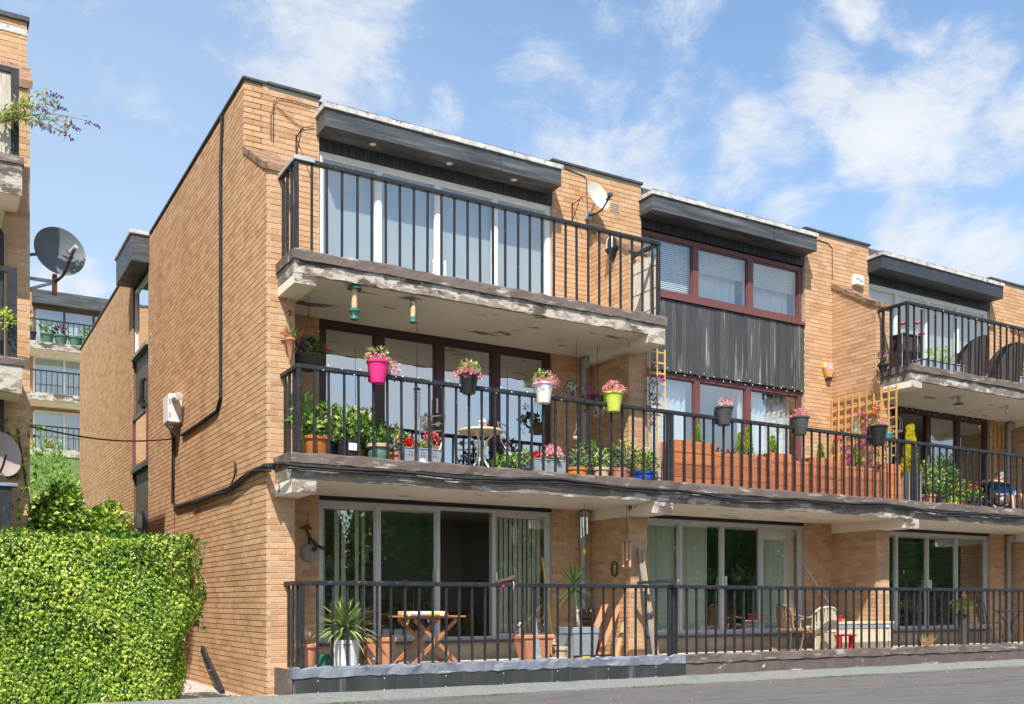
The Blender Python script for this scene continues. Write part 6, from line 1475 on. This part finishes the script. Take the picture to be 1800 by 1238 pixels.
# power box, conduits and cables on the gable
def gable_things():
    t = thing('meter_box', 'grey white electrical cabinet mounted high on the gable wall', 'electrical box', (0, 4.72, 4.17))
    bx = obj('cabinet', MB().cbox(-.22, -.012, .0, .44, 0, .47, .01), M_whitep, t); obj('door', MB().cbox(-.232, -.221, .02, .42, .02, .45, .004), M_whitep, t); obj('hinge', MB().box(-.22, -.20, -.008, -.001, .08, .16).box(-.22, -.20, -.008, -.001, .3, .38), M_pipe, t)
    obj('bracket', MB().bar((-.2, .3, -.02), (-.012, .3, -.2), .06, .02), M_pipe, t)
    l = thing('floodlight', 'white tubular floodlight fixed to the electrical cabinet', 'floodlight', (-.13, 4.72, 4.54))
    obj('lamp', MB().tube([(0, .02, 0), (0, -.30, .0)], .06, 14), M_whitep, l, True); obj('grille', MB().tube([(0, -.02, 0), (0, -.10, 0)], .063, 14), M_pipe, l, True); obj('lens', MB().tube([(0, -.30, 0), (0, -.305, 0)], .05, 14), M_alu, l)
    g = [on_x(x, y, -.035) for x, y in ((391, 205), (388, 300), (388, 480), (388, 700), (382, 722), (350, 745), (320, 765))]
    tag(obj('conduit', MB().tube(g, .028, 7), M_cable, None, True), 'black conduit running from the roof down the gable to the cabinet', 'cable')
    g = [on_x(x, y, -.04) for x, y in ((300, 752), (305, 770), (305, 800), (304, 884), (312, 891), (340, 882), (380, 868), (405, 858), (430, 838), (450, 826), (468, 820), (480, 822))]
    tag(obj('cable_bundle', MB().tube(g, [.03] * 4 + [.034] * 8, 7), M_cable, None, True), 'thick black cable bundle dropping from the cabinet and swinging to the wall corner', 'cable')
    g2 = [p + Vector((-.03, 0, -.035 + .02 * math.sin(i * 2))) for i, p in enumerate(g[5:])]
    tag(obj('loose_cable', MB().tube(g2, .014, 6), M_cable, None, True), 'thinner loose cable under the black bundle on the gable', 'cable')
    g = [on_x(x, y, -.04) for x, y in ((405, 855), (412, 838), (414, 825), (413, 812))]
    tag(obj('cable_tail', MB().tube(g, .012, 6), M_cable, None, True), 'short cable tail rising from the bundle to a copper tip', 'cable')
    a = on_x(303, 772, -.06); pts = []
    far = on_y(45, 748, 1.3)
    for k in range(13):
        u = k / 12; p = a.lerp(far, u); p.z -= .10 * math.sin(math.pi * u); pts.append(p)
    tag(obj('overhead_cable', MB().tube(pts, .012, 5), M_cable, None, True), 'black cable slung across the gap from the gable to the neighbouring block', 'cable')
    p = on_x(258, 918, 0); t = thing('bulkhead_light', 'grey half round bulkhead light on the gable above the hedge', 'wall light', (0, p.y, p.z))
    obj('base', MB().box(-.10, -.01, -.12, .02, -.2, .2), M_greyp, t); obj('lens', MB().lathe([(.02, -.16), (.11, -.12), (.14, 0), (.11, .12), (.02, .16)], 12, (-.11, .02, 0)), mat('lamp_lens', (.55, .53, .48), rough=.2), t, True); obj('pipe', MB().tube([(-.03, -.05, -.2), (-.03, -.05, -.6)], .02, 6), M_cable, t)
    p = on_x(392, 1221, -.16); p.z = -.04; t = thing('leaning_post', 'dark weathered post leaning against the foot of the gable', 'post', p); q = on_x(356, 1141, -.04)
    obj('post', MB().bar((0, 0, 0), q - p, .05, .10), M_rail, t); obj('nail', MB().tube([(q - p) * .5 + Vector((-.03, 0, 0)), (q - p) * .5 + Vector((-.04, 0, 0))], .006, 5), M_whitep, t)
    for i, (px, py) in enumerate(((265, 595), (264, 635), (262, 845))):
        p = on_x(px, py, 0); v = thing('vent_slot', ['upper white vent slot in the gable beside the stair window', 'lower white vent slot in the gable below the sill', 'white vent slot in the gable above the bulkhead light'][i], 'vent', (0, p.y - .08, p.z)); obj('frame', MB().box(-.016, -.004, -.05, .05, -.08, .08), M_whitep, v); obj('louvre', MB().box(-.018, -.0165, -.03, .03, -.05, .05), M_greyp, v)
    # bundle along the first floor slab
    pts = []; n = 110
    for k in range(n + 1):
        x = .02 + (XE - .3) * k / n
        pts.append((x, YS - .05 - .012 * math.sin(k * .7), 2.855 - .03 * math.sin(x * 1.1) - .02 * math.sin(x * 2.7 + 1) + rng.uniform(-.006, .006)))
    pts = [(-.05, .0, 2.90), (-.03, -.35, 2.87), (.0, YS + .02, 2.85)] + pts
    tag(obj('slab_cable', MB().tube(pts, .024, 6), M_cable, None, True), 'long black cable clipped along the edge of the first floor slab', 'cable')
    tag(obj('slab_cable', MB().tube([(x, y - .01, z - .045 + .012 * math.sin(x * 3)) for x, y, z in pts[3:]], .013, 5), M_cable, None, True), 'second thinner black cable under the long slab cable', 'cable')
    # loose wires on the brick at the roof corner
    for i, pl in enumerate((((480, 250), (481, 180), (490, 172), (520, 178), (560, 190)), ((476, 245), (476, 200), (484, 184), (500, 200), (530, 225), (552, 222)))):
        tag(obj('roof_wire', MB().tube([on_y(x, y, YF - .02) for x, y in pl], .005, 5), M_iron, None, True), ['straight wire up the brick below the roof corner', 'slack looping wire below the roof corner', 'wire drooping towards the end of the fascia'][i], 'cable')
    tag(obj('thin_cable', MB().tube([on_y(x, y, YF - .012) for x, y in ((1430, 420), (1455, 428), (1463, 436), (1463, 490))], .007, 5), M_iron), 'thin cable down the brick to the alarm boxes', 'cable')
    vt = thing('air_brick', 'small square air brick beside the pale dish', 'vent', on_y(1080, 365, YF - .004)); obj('frame', MB().box(-.1, .1, -.008, .0, -.07, .07), M_sand, vt)
    for k in range(4): obj('slot', MB().box(-.085, .085, -.0095, -.0085, -.05 + k * .03, -.04 + k * .03), M_soil, vt)
gable_things()

# ------------------------------------------------------------------ neighbouring block at the left edge
def left_block():
    L = thing('neighbour_block', 'tan brick block at the left edge of the picture with stacked concrete balconies', 'building')
    yw, yf, ys = 1.2, 2.4, .60; xr = -2.50; xl = -9.0
    def P(n, mb, m, par=None, smooth=False): return obj(n, mb, m, par or L, smooth)
    fw = P('facade_wall', MB().box(xl, xr, yf, yf + 9, -.3, 8.86), M_mortar)
    brick_rows('y', yf, -6.0, xr, 2.0, 8.86, [(-9, -3.4, 4.1, 6.0), (-9, -3.4, 6.5, 8.2)], .0035, fw)
    P('parapet_edge', MB().box(xl, xr + .03, yf - .04, yf + 9, 8.862, 8.92), M_coping); P('white_band', MB().box(xl, xr + .005, yf - .012, yf - .005, 8.68, 8.76), M_trim)
    ww = P('wing_wall', MB().prism_x([(yw, -.3), (yw, 7.45), (yw + .35, 7.75), (yf + .01, 7.95), (yf + .01, -.3)], xr - .33, xr - .06), M_mortar)
    brick_rows('y', yw, xr - .33, xr - .06, 0, 7.45, [], .0035, ww)
    obj('coping', MB().add([(xr - .35, yw - .03, 7.42), (xr - .03, yw - .03, 7.42), (xr - .03, yw + .38, 7.79), (xr - .35, yw + .38, 7.79), (xr - .35, yw - .03, 7.52), (xr - .03, yw - .03, 7.52), (xr - .03, yw + .36, 7.88), (xr - .35, yw + .36, 7.88)], [(3, 2, 1, 0), (4, 5, 6, 7), (0, 1, 5, 4), (1, 2, 6, 5), (2, 3, 7, 6), (3, 0, 4, 7)]), MATS['coping_brick_0'], ww)
    xs = xr - .20
    for (zt, zb, lab) in ((6.30, 5.90, 0), (3.98, 3.62, 1)):
        s = P('balcony_slab', MB().box(xl, xs, ys, yf, zb, zt), M_soffit); obj('edge_band', rough_beam(xl, xs + .01, ys - .012, ys + .02, zb - .005, zt - .05, 50, .012), M_band, s); obj('upstand', rough_beam(xl, xs + .03, ys - .03, ys + .1, zt - .05, zt + .04, 40, .012), M_upst, s)
    P('window', MB().box(xl, -3.42, yf + .06, yf + .1, 4.1, 6.0).box(xl, -3.42, yf + .06, yf + .1, 6.5, 8.2), M_brown)
    for z in (4.2, 6.6): P('window_pane', MB().add([(xl, yf + .05, z), (-3.5, yf + .05, z), (-3.5, yf + .05, z + 1.6), (xl, yf + .05, z + 1.6)], [(0, 1, 2, 3)]), M_glass)
    n0 = len(BRICKS)
    lay_bricks(L, 120); BRICKS.clear()
    # downpipe
    P('downpipe', MB().tube([(-3.3, yf - .02, 5.70), (xr - .42, yw - .05, 5.68), (xr - .37, yw - .06, 5.60), (xr - .37, yw - .06, 3.0)], .03, 8), M_pipeb, None, True)
    # railings
    r1 = thing('balcony_railing', 'weathered grey slatted balcony railing at the top left edge', 'railing', (xs - .05, ys + .04, 6.34)); H = 1.02
    obj('handrail', MB().box(-5, .03, -.03, .03, H - .06, H), M_rail, r1); obj('post', MB().box(-.05, .03, -.03, .03, 0, H - .06), M_rail, r1)
    bm_ = mesh_of('slat', MB().cbox(-.065, .065, -.012, .012, .02, H - .07, .004), M_reed)
    for k in range(20): obj('slat', bm_, None, r1, loc=(-.115 - k * .20, 0, 0))
    bb = mesh_of('baluster', MB().box(-.02, .02, -.015, .015, 0, H - .06), M_rail)
    for k in range(20): obj('baluster', bb, None, r1, loc=(-.215 - k * .20, .012, 0))
    r2 = thing('balcony_railing', 'black railing post and rail of the lower balcony at the left edge', 'railing', (xs - .09, ys + .04, 4.02))
    obj('handrail', MB().box(-5, .05, -.03, .03, .98, 1.04), M_rail, r2); obj('post', MB().box(-.05, .05, -.04, .04, 0, .98), M_rail, r2)
    b2_ = mesh_of('baluster', MB().box(-.014, .014, -.014, .014, 0, .98), M_rail)
    for k in range(20): obj('baluster', b2_, None, r2, loc=(-.30 - k * .22, 0, 0))
    p = on_y(18, 935, .2); q = on_y(18, 850, .2)
    r3 = thing('fence_post', 'black square post with a grey cap rising above the ivy hedge', 'post', (p.x, .9, 0)); q = on_y(18, 850, .9); obj('post', MB().box(-.06, .06, -.06, .06, 0, q.z - .04), M_rail, r3); obj('cap', MB().box(-.5, .12, -.09, .09, q.z - .04, q.z), M_lead, r3)
    # dishes
    c = on_y(103, 446, 1.35); t, qm = sat_dish('satellite_dish', 'large dark grey satellite dish on an arm over the gap', c, .30, (.16, -.95, .22), M_dish, M_iron, tall=1.06)
    f = Vector((.16, -.95, .22)).normalized(); base = Vector((xr - .06, yw + .25, c.z - .33)) - c
    lo = Vector((-.02, -.06, -.36)); tip = Vector((.13, -.42, -.05))
    obj('feed_arm', MB().tube([(-.04, .02, -.36), (.03, -.18, -.32), tip], .018, 7), M_iron, t, True); obj('receiver', MB().tube([tip + Vector((.02, -.02, .03)), tip + Vector((-.03, .08, -.02))], .028, 10), M_alu, t, True)
    obj('wall_arm', MB().bar(base, (-.04, .06, -.34), .035, .035), M_steel, t); obj('wall_arm', MB().bar(base + Vector((0, 0, -.14)), (-.06, .05, -.36), .03, .03), M_steel, t); obj('wall_arm', MB().bar(base + Vector((0, .15, .33)), (-.16, .1, -.0), .03, .03), M_steel, t); obj('clamp', MB().box(-.065, -.015, .0, .10, -.50, -.26), M_terrar, t)
    c = on_y(0, 800, 1.0); t, qm = sat_dish('satellite_dish', 'pinkish white satellite dish cut by the left picture edge', c, .24, (.5, -.8, .15), mat('dish_pink', (.40, .33, .30), (.32, .26, .235), 4, rough=.5), M_iron)
    obj('feed_arm', MB().tube([(-.02, .0, -.26), (.02, -.2, -.15), (.05, -.28, -.02)], .014, 6), M_iron, t); obj('mast', MB().tube([(0, .03, -.02), (-.02, .2, -.1), (-.02, .25, -.35)], .02, 6), M_iron, t)
    # plants growing out of it
    r = random.Random(101); p = on_y(8, 205, .5)
    t = thing('buddleia', 'straggly buddleia with purple flower spikes growing from the upper left balcony', 'shrub', (p.x - .1, .55, p.z - .1)); lf = MB(); st = MB(); fl = MB()
    ends = [(85, 165), (95, 185), (115, 215), (152, 212), (70, 215), (110, 232), (60, 185)]
    for (px, py) in ends:
        e = on_y(px, py, .35) - t.location; pts = []
        for k in range(7):
            u = k / 6; q = Vector((0, 0, 0)).lerp(e, u); q.z += .10 * math.sin(math.pi * u); pts.append(q)
            if k > 0:
                for _ in range(10 if px < 120 else 2): lf.leaf(q + Vector((r.uniform(-.05, .05), r.uniform(-.05, .05), r.uniform(-.04, .04))), rdir(r), (0, 0, 1), r.uniform(.06, .11), .024, r.uniform(.01, .99))
        st.tube(pts, [.008] * 3 + [.005] * 4, 4)
        dd = (pts[-1] - pts[-2]).normalized()
        for k in range(46): u = r.random(); q = pts[-1] + dd * u * .15 + Vector((0, 0, -.05 * u)); fl.quadleaf(q + rdir(r) * .028 * (1 - u * .6), rdir(r), rdir(r), .028, .022, r.uniform(.01, .99))
    obj('stem', st, M_bamb, t); obj('foliage', lf, L_var, t); obj('flower', fl, P_bud, t)
    p = on_y(5, 560, .5); t = thing('trailing_fern', 'bright green trailing plant on the lower left balcony post', 'plant', (p.x - .1, .50, p.z)); obj('foliage', foliage(MB(), 160, (.05, 0, 0), (.20, .08, .12), .05, .025, r), L_conif, t); obj('stem', MB().tube([(-.2, .05, -.15), (0, 0, 0), (.2, -.02, .1)], .006, 4), M_bamb, t)
    t = thing('climbing_ivy', 'loose ivy climbing the lower left wall above the hedge', 'plant', (xr - .1, yw - .03, 1.5)); mb = MB(); 
    for k in range(420): u = r.random() ** 1.6; mb.leaf((r.uniform(-.5, .12), r.uniform(-.06, .0), u * 1.9), rdir(r), (0, -1, .3), r.uniform(.04, .07), .045, r.uniform(.01, .99))
    obj('foliage', mb, L_hedge, t); obj('stem', MB().tube([(0, 0, 0), (.03, 0, .9), (-.1, 0, 1.8)], .01, 4), M_iron, t)
left_block()

# ------------------------------------------------------------------ block up the hill seen through the gap
def far_block():
    FB = thing('hillside_block', 'three storey brick block with balconies up the hill seen through the gap', 'building'); Y = 37.5
    def P(n, mb, m, par=None): return obj(n, mb, m, par or FB)
    m = bpy.data.materials.new('far_brick'); m.use_nodes = True; N = m.node_tree.nodes; Lk = m.node_tree.links; b = N['Principled BSDF']; b.inputs['Roughness'].default_value = .9
    bt = N.new('ShaderNodeTexBrick'); bt.inputs['Color1'].default_value = (.50, .25, .10, 1); bt.inputs['Color2'].default_value = (.42, .20, .08, 1); bt.inputs['Mortar'].default_value = (.45, .36, .26, 1); bt.inputs['Scale'].default_value = 1; bt.inputs['Brick Width'].default_value = .225; bt.inputs['Row Height'].default_value = .075; bt.inputs['Mortar Size'].default_value = .006
    tc = N.new('ShaderNodeTexCoord'); sp = N.new('ShaderNodeSeparateXYZ'); cb = N.new('ShaderNodeCombineXYZ'); Lk.new(tc.outputs['Object'], sp.inputs[0]); Lk.new(sp.outputs[0], cb.inputs[0]); Lk.new(sp.outputs[2], cb.inputs[1]); Lk.new(cb.outputs[0], bt.inputs[0]); Lk.new(bt.outputs[0], b.inputs['Base Color'])
    xa = on_y(42, 600, Y).x; xb = on_y(60, 600, Y).x; x1 = xb + 9
    zr = on_y(60, 512, Y).z
    P('wall', MB().box(xa - 6, x1 + 4, Y, Y + 8, 5, zr), m); P('fascia', MB().box(xb - .1, xb + 3.9, Y - .5, Y - .002, zr - .62, zr - .02), M_fascia); P('roof_edge', MB().box(xa - 6, x1 + 4, Y - .03, Y + 8, zr + .002, zr + .1), M_coping)
    fl = [on_y(60, 600, Y - 1.6).z, on_y(60, 690, Y - 1.6).z, on_y(60, 788, Y - 1.6).z]; gl = glassmat('far_glass', .12, (.85, .87, .87))
    for i, z in enumerate(fl):
        s = P('balcony_slab', MB().box(xa - .3, x1, Y - 1.6, Y - .004, z - .32, z - .0), M_soffit); obj('edge_band', rough_beam(xa - .32, x1, Y - 1.63, Y - 1.59, z - .30, z + .02, 60, .02), M_band, s)
        fm = (M_maroon, M_white, M_white)[i]; wm = MB(); za, zb = z + .05, z + 1.95
        splits = [xb, xb + 1.25, xb + 2.5, xb + 3.7]
        wm.box(xb, xb + 3.7, Y - .06, Y - .005, zb - .08, zb).box(xb, xb + 3.7, Y - .06, Y - .005, za, za + .08)
        for q in splits: wm.box(q - .05, q + .05, Y - .058, Y - .006, za + .08, zb - .08)
        w = P('window', wm, fm)
        for k in range(3): obj('pane', MB().box(splits[k] + .05, splits[k + 1] - .05, Y - .03, Y - .02, za + .08, zb - .08), gl, w)
        for k in range(3): obj('net', MB().box(splits[k] + .05, splits[k + 1] - .05, Y - .014, Y - .006, za + .08, zb - .08), M_net, w)
        lab = ['black railing behind the row of green pots on the hillside block', 'black railing of the middle balcony on the hillside block', 'black railing of the lowest balcony on the hillside block'][i]
        t = thing('balcony_railing', lab, 'railing', (xa - .2, Y - 1.55, z)); Ln = x1 - xa; obj('handrail', MB().box(0, Ln, -.03, .03, .98, 1.04), M_rail, t); bm_ = mesh_of('baluster', MB().box(-.016, .016, -.016, .016, 0, .98), M_rail)
        for k in range(int(Ln / .22)): obj('baluster', bm_, None, t, loc=(.1 + k * .22, 0, 0))
    r = random.Random(111); zf = fl[0]
    for i, (px, mm, lm, lab) in enumerate(((53, M_greyp, L_var, 'grey pot with a leggy plant at the left of the hillside balcony'), (85, M_greeng, L_green, 'green pot with a spiky plant on the hillside balcony, leftmost of the green ones'), (109, M_greeng, L_burg, 'green pot with a reddish plant on the hillside balcony'), (134, M_greeng, None, 'empty green pot on the hillside balcony'), (153, M_greeng, L_green, 'green pot with dry twigs at the right of the hillside balcony'))):
        x = on_y(px, 590, Y - 1.8).x; t = thing('potted_plant', lab, 'potted plant', (x, Y - 1.42, zf), group='pots on the hillside balcony'); obj('pot', pot_mesh(.27, .19, .45, .03, .08, 16), mm, t, True)
        obj('soil', MB().lathe([(.25, .42), (.1, .43)], 10), M_soil, t)
        if lm: obj('foliage', foliage(MB(), 60, (0, 0, .62 if i else .95), (.27, .27, .22 if i else .5), .22, .08, r), lm, t)
    x = on_y(85, 770, Y - 1.4).x; t = thing('toy_windmill', 'yellow and red toy on the lowest hillside balcony', 'toy', (x, Y - 1.45, fl[2])); obj('body', MB().cbox(-.12, .22, -.1, .1, 0, .15, .02), M_greyp, t); obj('yellow_part', MB().lathe([(.06, .15), (.12, .25), (.05, .42)], 10, (-.05, 0, 0)), M_yellow, t, True); obj('red_part', MB().lathe([(.06, .15), (.11, .22), (.05, .32)], 10, (.17, 0, 0)), M_red, t, True)
far_block()

# ------------------------------------------------------------------ hedge, shrubs and the wood behind the camera
def ivy_leaf(mb, p, n, r, s, rnd):
    n = Vector(n).normalized(); a = n.cross(Vector((r.uniform(-.3, .3), r.uniform(-.3, .3), 1)))
    if a.length < .05: a = Vector((1, 0, 0))
    a.normalize(); b = a.cross(n).normalized(); b = -b if b.z > 0 and r.random() < .8 else b
    P = lambda x, y, z=0: p + a * x * s + b * y * s + n * z * s
    vs = [P(0, 0, .05), P(-.30, -.12, 0), P(-.55, .22, -.10), P(-.24, .45, .0), P(0, 1.05, -.22), P(.24, .45, 0), P(.55, .22, -.10), P(.30, -.12, 0), P(0, .40, .06)]
    mb.add(vs, [(0, 1, 8), (1, 2, 8), (2, 3, 8), (3, 4, 8), (4, 5, 8), (5, 6, 8), (6, 7, 8), (7, 0, 8)], rnd)
def hedge():
    r = random.Random(121); t = thing('ivy_hedge', 'clipped bright green ivy hedge filling the lower left corner', 'hedge')
    x0, x1, y0, y1, zt = -6.5, -.93, -.32, .75, 1.93
    def surf(p):        # uneven clipped surface
        return .05 * math.sin(p.x * 3.1 + p.z * 1.7) + .04 * math.sin(p.z * 5.3 + p.x * 2.2) + .03 * math.sin(p.x * 9 + p.z * 7)
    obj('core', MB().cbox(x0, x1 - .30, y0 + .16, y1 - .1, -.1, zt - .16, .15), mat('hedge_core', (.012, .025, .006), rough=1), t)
    mb = MB()
    def put(p, n, s):
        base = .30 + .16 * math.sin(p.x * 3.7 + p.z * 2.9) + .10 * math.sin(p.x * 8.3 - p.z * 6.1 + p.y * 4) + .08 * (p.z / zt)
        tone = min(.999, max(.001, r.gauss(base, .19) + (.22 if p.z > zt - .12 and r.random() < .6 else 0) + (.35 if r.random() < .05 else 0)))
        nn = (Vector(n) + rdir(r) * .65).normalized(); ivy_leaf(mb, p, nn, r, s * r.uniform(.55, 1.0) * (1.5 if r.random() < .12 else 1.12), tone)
    for k in range(30000):
        x = x1 - (x1 - max(x0, -4.2)) * r.random() ** 1.0; z = r.uniform(-.05, zt)
        edge = max(0, x - (x1 - .22)) / .22; rz = max(0, z - (zt - .15)) / .15
        rec = .22 * (1 - math.sqrt(max(0, 1 - edge * edge))) + .12 * (1 - math.sqrt(max(0, 1 - rz * rz)))
        lean = (-.26 * (1 - min(1, z / 1.2)) + .05 * math.sin(z * 6 + 1)) if x > x1 - .5 else 0
        p = Vector((x + lean, y0 + rec + r.choice((r.uniform(-.03, .02), r.uniform(.0, .14))), z)); p.y -= surf(p); put(p, (edge * .8, -1, .25 + rz), .036)
    for k in range(6500):
        p = Vector((r.uniform(-4.2, x1 - .05), r.uniform(y0, y1), zt + r.uniform(-.06, .05))); p.z += .9 * surf(p); put(p, (0, -.3, 1), .036)
    for k in range(7000):
        z = r.uniform(-.05, zt); p = Vector((x1 + r.uniform(-.08, .03) - .26 * (1 - min(1, z / 1.2)) + .05 * math.sin(z * 6 + 1), r.uniform(y0 + .05, y1), z)); p.x += surf(Vector((p.y, 0, p.z))); put(p, (1, -.2, .25), .036)
    for k in range(420):     # loose shoots
        x = r.uniform(-3.2, x1 + .02); p = Vector((x, y0 + r.uniform(0, .5), zt + r.uniform(.0, .08)))
        if k % 4 == 0: p = Vector((x1 + r.uniform(.0, .12), y0 + r.uniform(0, .4), r.uniform(.9, zt)))
        ivy_leaf(mb, p, rdir(r, .3), r, .05, r.uniform(.75, .99))
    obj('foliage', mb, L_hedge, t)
    dm = MB(); tw = MB()
    for k in range(130): p = Vector((r.uniform(-4, x1), y0 + r.uniform(-.06, .05), r.uniform(.0, zt))); p.y -= surf(p); ivy_leaf(dm, p, (r.uniform(-.6, .6), -1, r.uniform(-.2, .6)), r, r.uniform(.025, .04), r.random())
    for k in range(90):
        p = Vector((r.uniform(-4, x1), y0 + .04, r.uniform(.05, zt - .05))); d = Vector((r.uniform(-.12, .12), r.uniform(-.10, .0), r.uniform(-.03, .14))); tw.tube([p, p + d], [.004, .002], 4)
    obj('dead_leaves', dm, L_dry, t)['kind'] = 'stuff'; obj('twigs', tw, M_iron, t)['kind'] = 'stuff'
hedge()
def shrub(label, c, rad, n, Ln, W, lm, seed, name='shrub', cat='shrub', trunk=True, flat=False):
    r = random.Random(seed); t = thing(name, label, cat, (c[0], c[1], c[2]))
    mb = MB()
    for k in range(n):
        v = rdir(r); kk = .55 + .45 * r.random() ** .6; b = 1 + .18 * math.sin(v.x * 5 + seed) + .14 * math.sin(v.z * 7 + v.y * 4)
        p = Vector((v.x * rad[0] * kk * b, v.y * rad[1] * kk * b, rad[2] * .85 + v.z * rad[2] * kk * b))
        if p.z < 0: continue
        (mb.quadleaf if flat else mb.leaf)(p, (v * .6 + rdir(r) * .8 + Vector((0, 0, -.1))), v + Vector((0, 0, .5)), Ln * r.uniform(.7, 1.3), W * r.uniform(.8, 1.2), r.uniform(.001, .999))
    obj('foliage', mb, lm, t)
    st = MB()
    for k in range(6): a = k * 1.05; st.tube([(0, 0, -.2), (rad[0] * .3 * math.cos(a), rad[1] * .3 * math.sin(a), rad[2] * .6), (rad[0] * .55 * math.cos(a), rad[1] * .55 * math.sin(a), rad[2] * 1.2)], [.05, .03, .012], 5)
    obj('stem', st, M_iron, t); return t
shrub('glossy green shrub heaped behind the clipped hedge, nearest the gable', (-1.74, 1.75, .98), (.50, .6, .80), 7000, .085, .048, L_hedge, 131)
shrub('glossy green shrub behind the clipped hedge, by the black post', (-2.26, 1.8, 1.22), (.62, .6, .74), 7500, .085, .048, L_hedge, 132)
shrub('feathery green bush under the balconies of the hillside block', (-1.0, 17.5, 1.2), (1.5, 1.4, 2.25), 6500, .16, .05, L_feather, 133, flat=True)
shrub('pale green bush at the left of the feathery one on the slope', (-2.3, 19.5, 1.2), (1.1, 1.1, 1.9), 2600, .16, .06, L_conif, 134, flat=True)
shrub('green bush low on the slope beside the gable', (.2, 20.5, .6), (1.6, 1.2, 2.6), 3200, .18, .06, L_feather, 135, flat=True)
shrub('leafy bush spreading across the foot of the slope', (-2.6, 15.0, -.1), (1.3, 1.2, 1.5), 2600, .16, .06, L_feather, 136, flat=True)
def wood():
    r = random.Random(141); mb = MB(); tk = MB()
    for k in range(34):
        x = 4 + k * 2.0 + r.uniform(-1, 1); y = -27 - r.uniform(0, 7); d = math.hypot(x + 3.6, y - 14); top = 1.2 + d * r.uniform(.125, .15)
        tk.tube([(x, y, -1.5), (x + .2, y, top * .5)], [.2, .1], 6)
        mb.lathe([(.2, -top * .42), (1.5, -top * .3), (1.9, 0), (1.5, top * .3), (.2, top * .42)], 9, (x, y, top * .52)); mb.r[-38:] = [.03] * 38
        for j in range(2300):
            v = rdir(r); kk = .5 + .5 * r.random(); p = Vector((x + v.x * 2.4 * kk, y + v.y * 2.0 * kk, top * .52 + v.z * top * .50 * kk))
            mb.quadleaf(p, v + rdir(r), v, .27, .21, r.uniform(.001, .999))
    for k in range(9000):
        mb.quadleaf((r.uniform(0, 76), -26.5 - r.uniform(0, 1.5), r.uniform(-1.2, 3.0)), rdir(r), (0, 1, .3), .42, .34, r.uniform(.001, .999))
    mb.add(tk.v, tk.f, .01); mb.box(-2, 78, -30, -28.5, -2, 2.6, .02)
    tag(obj('wood', mb, L_wood), 'dark green wood across the garages, mirrored in the ground floor glass', 'wood', kind='stuff')
wood()
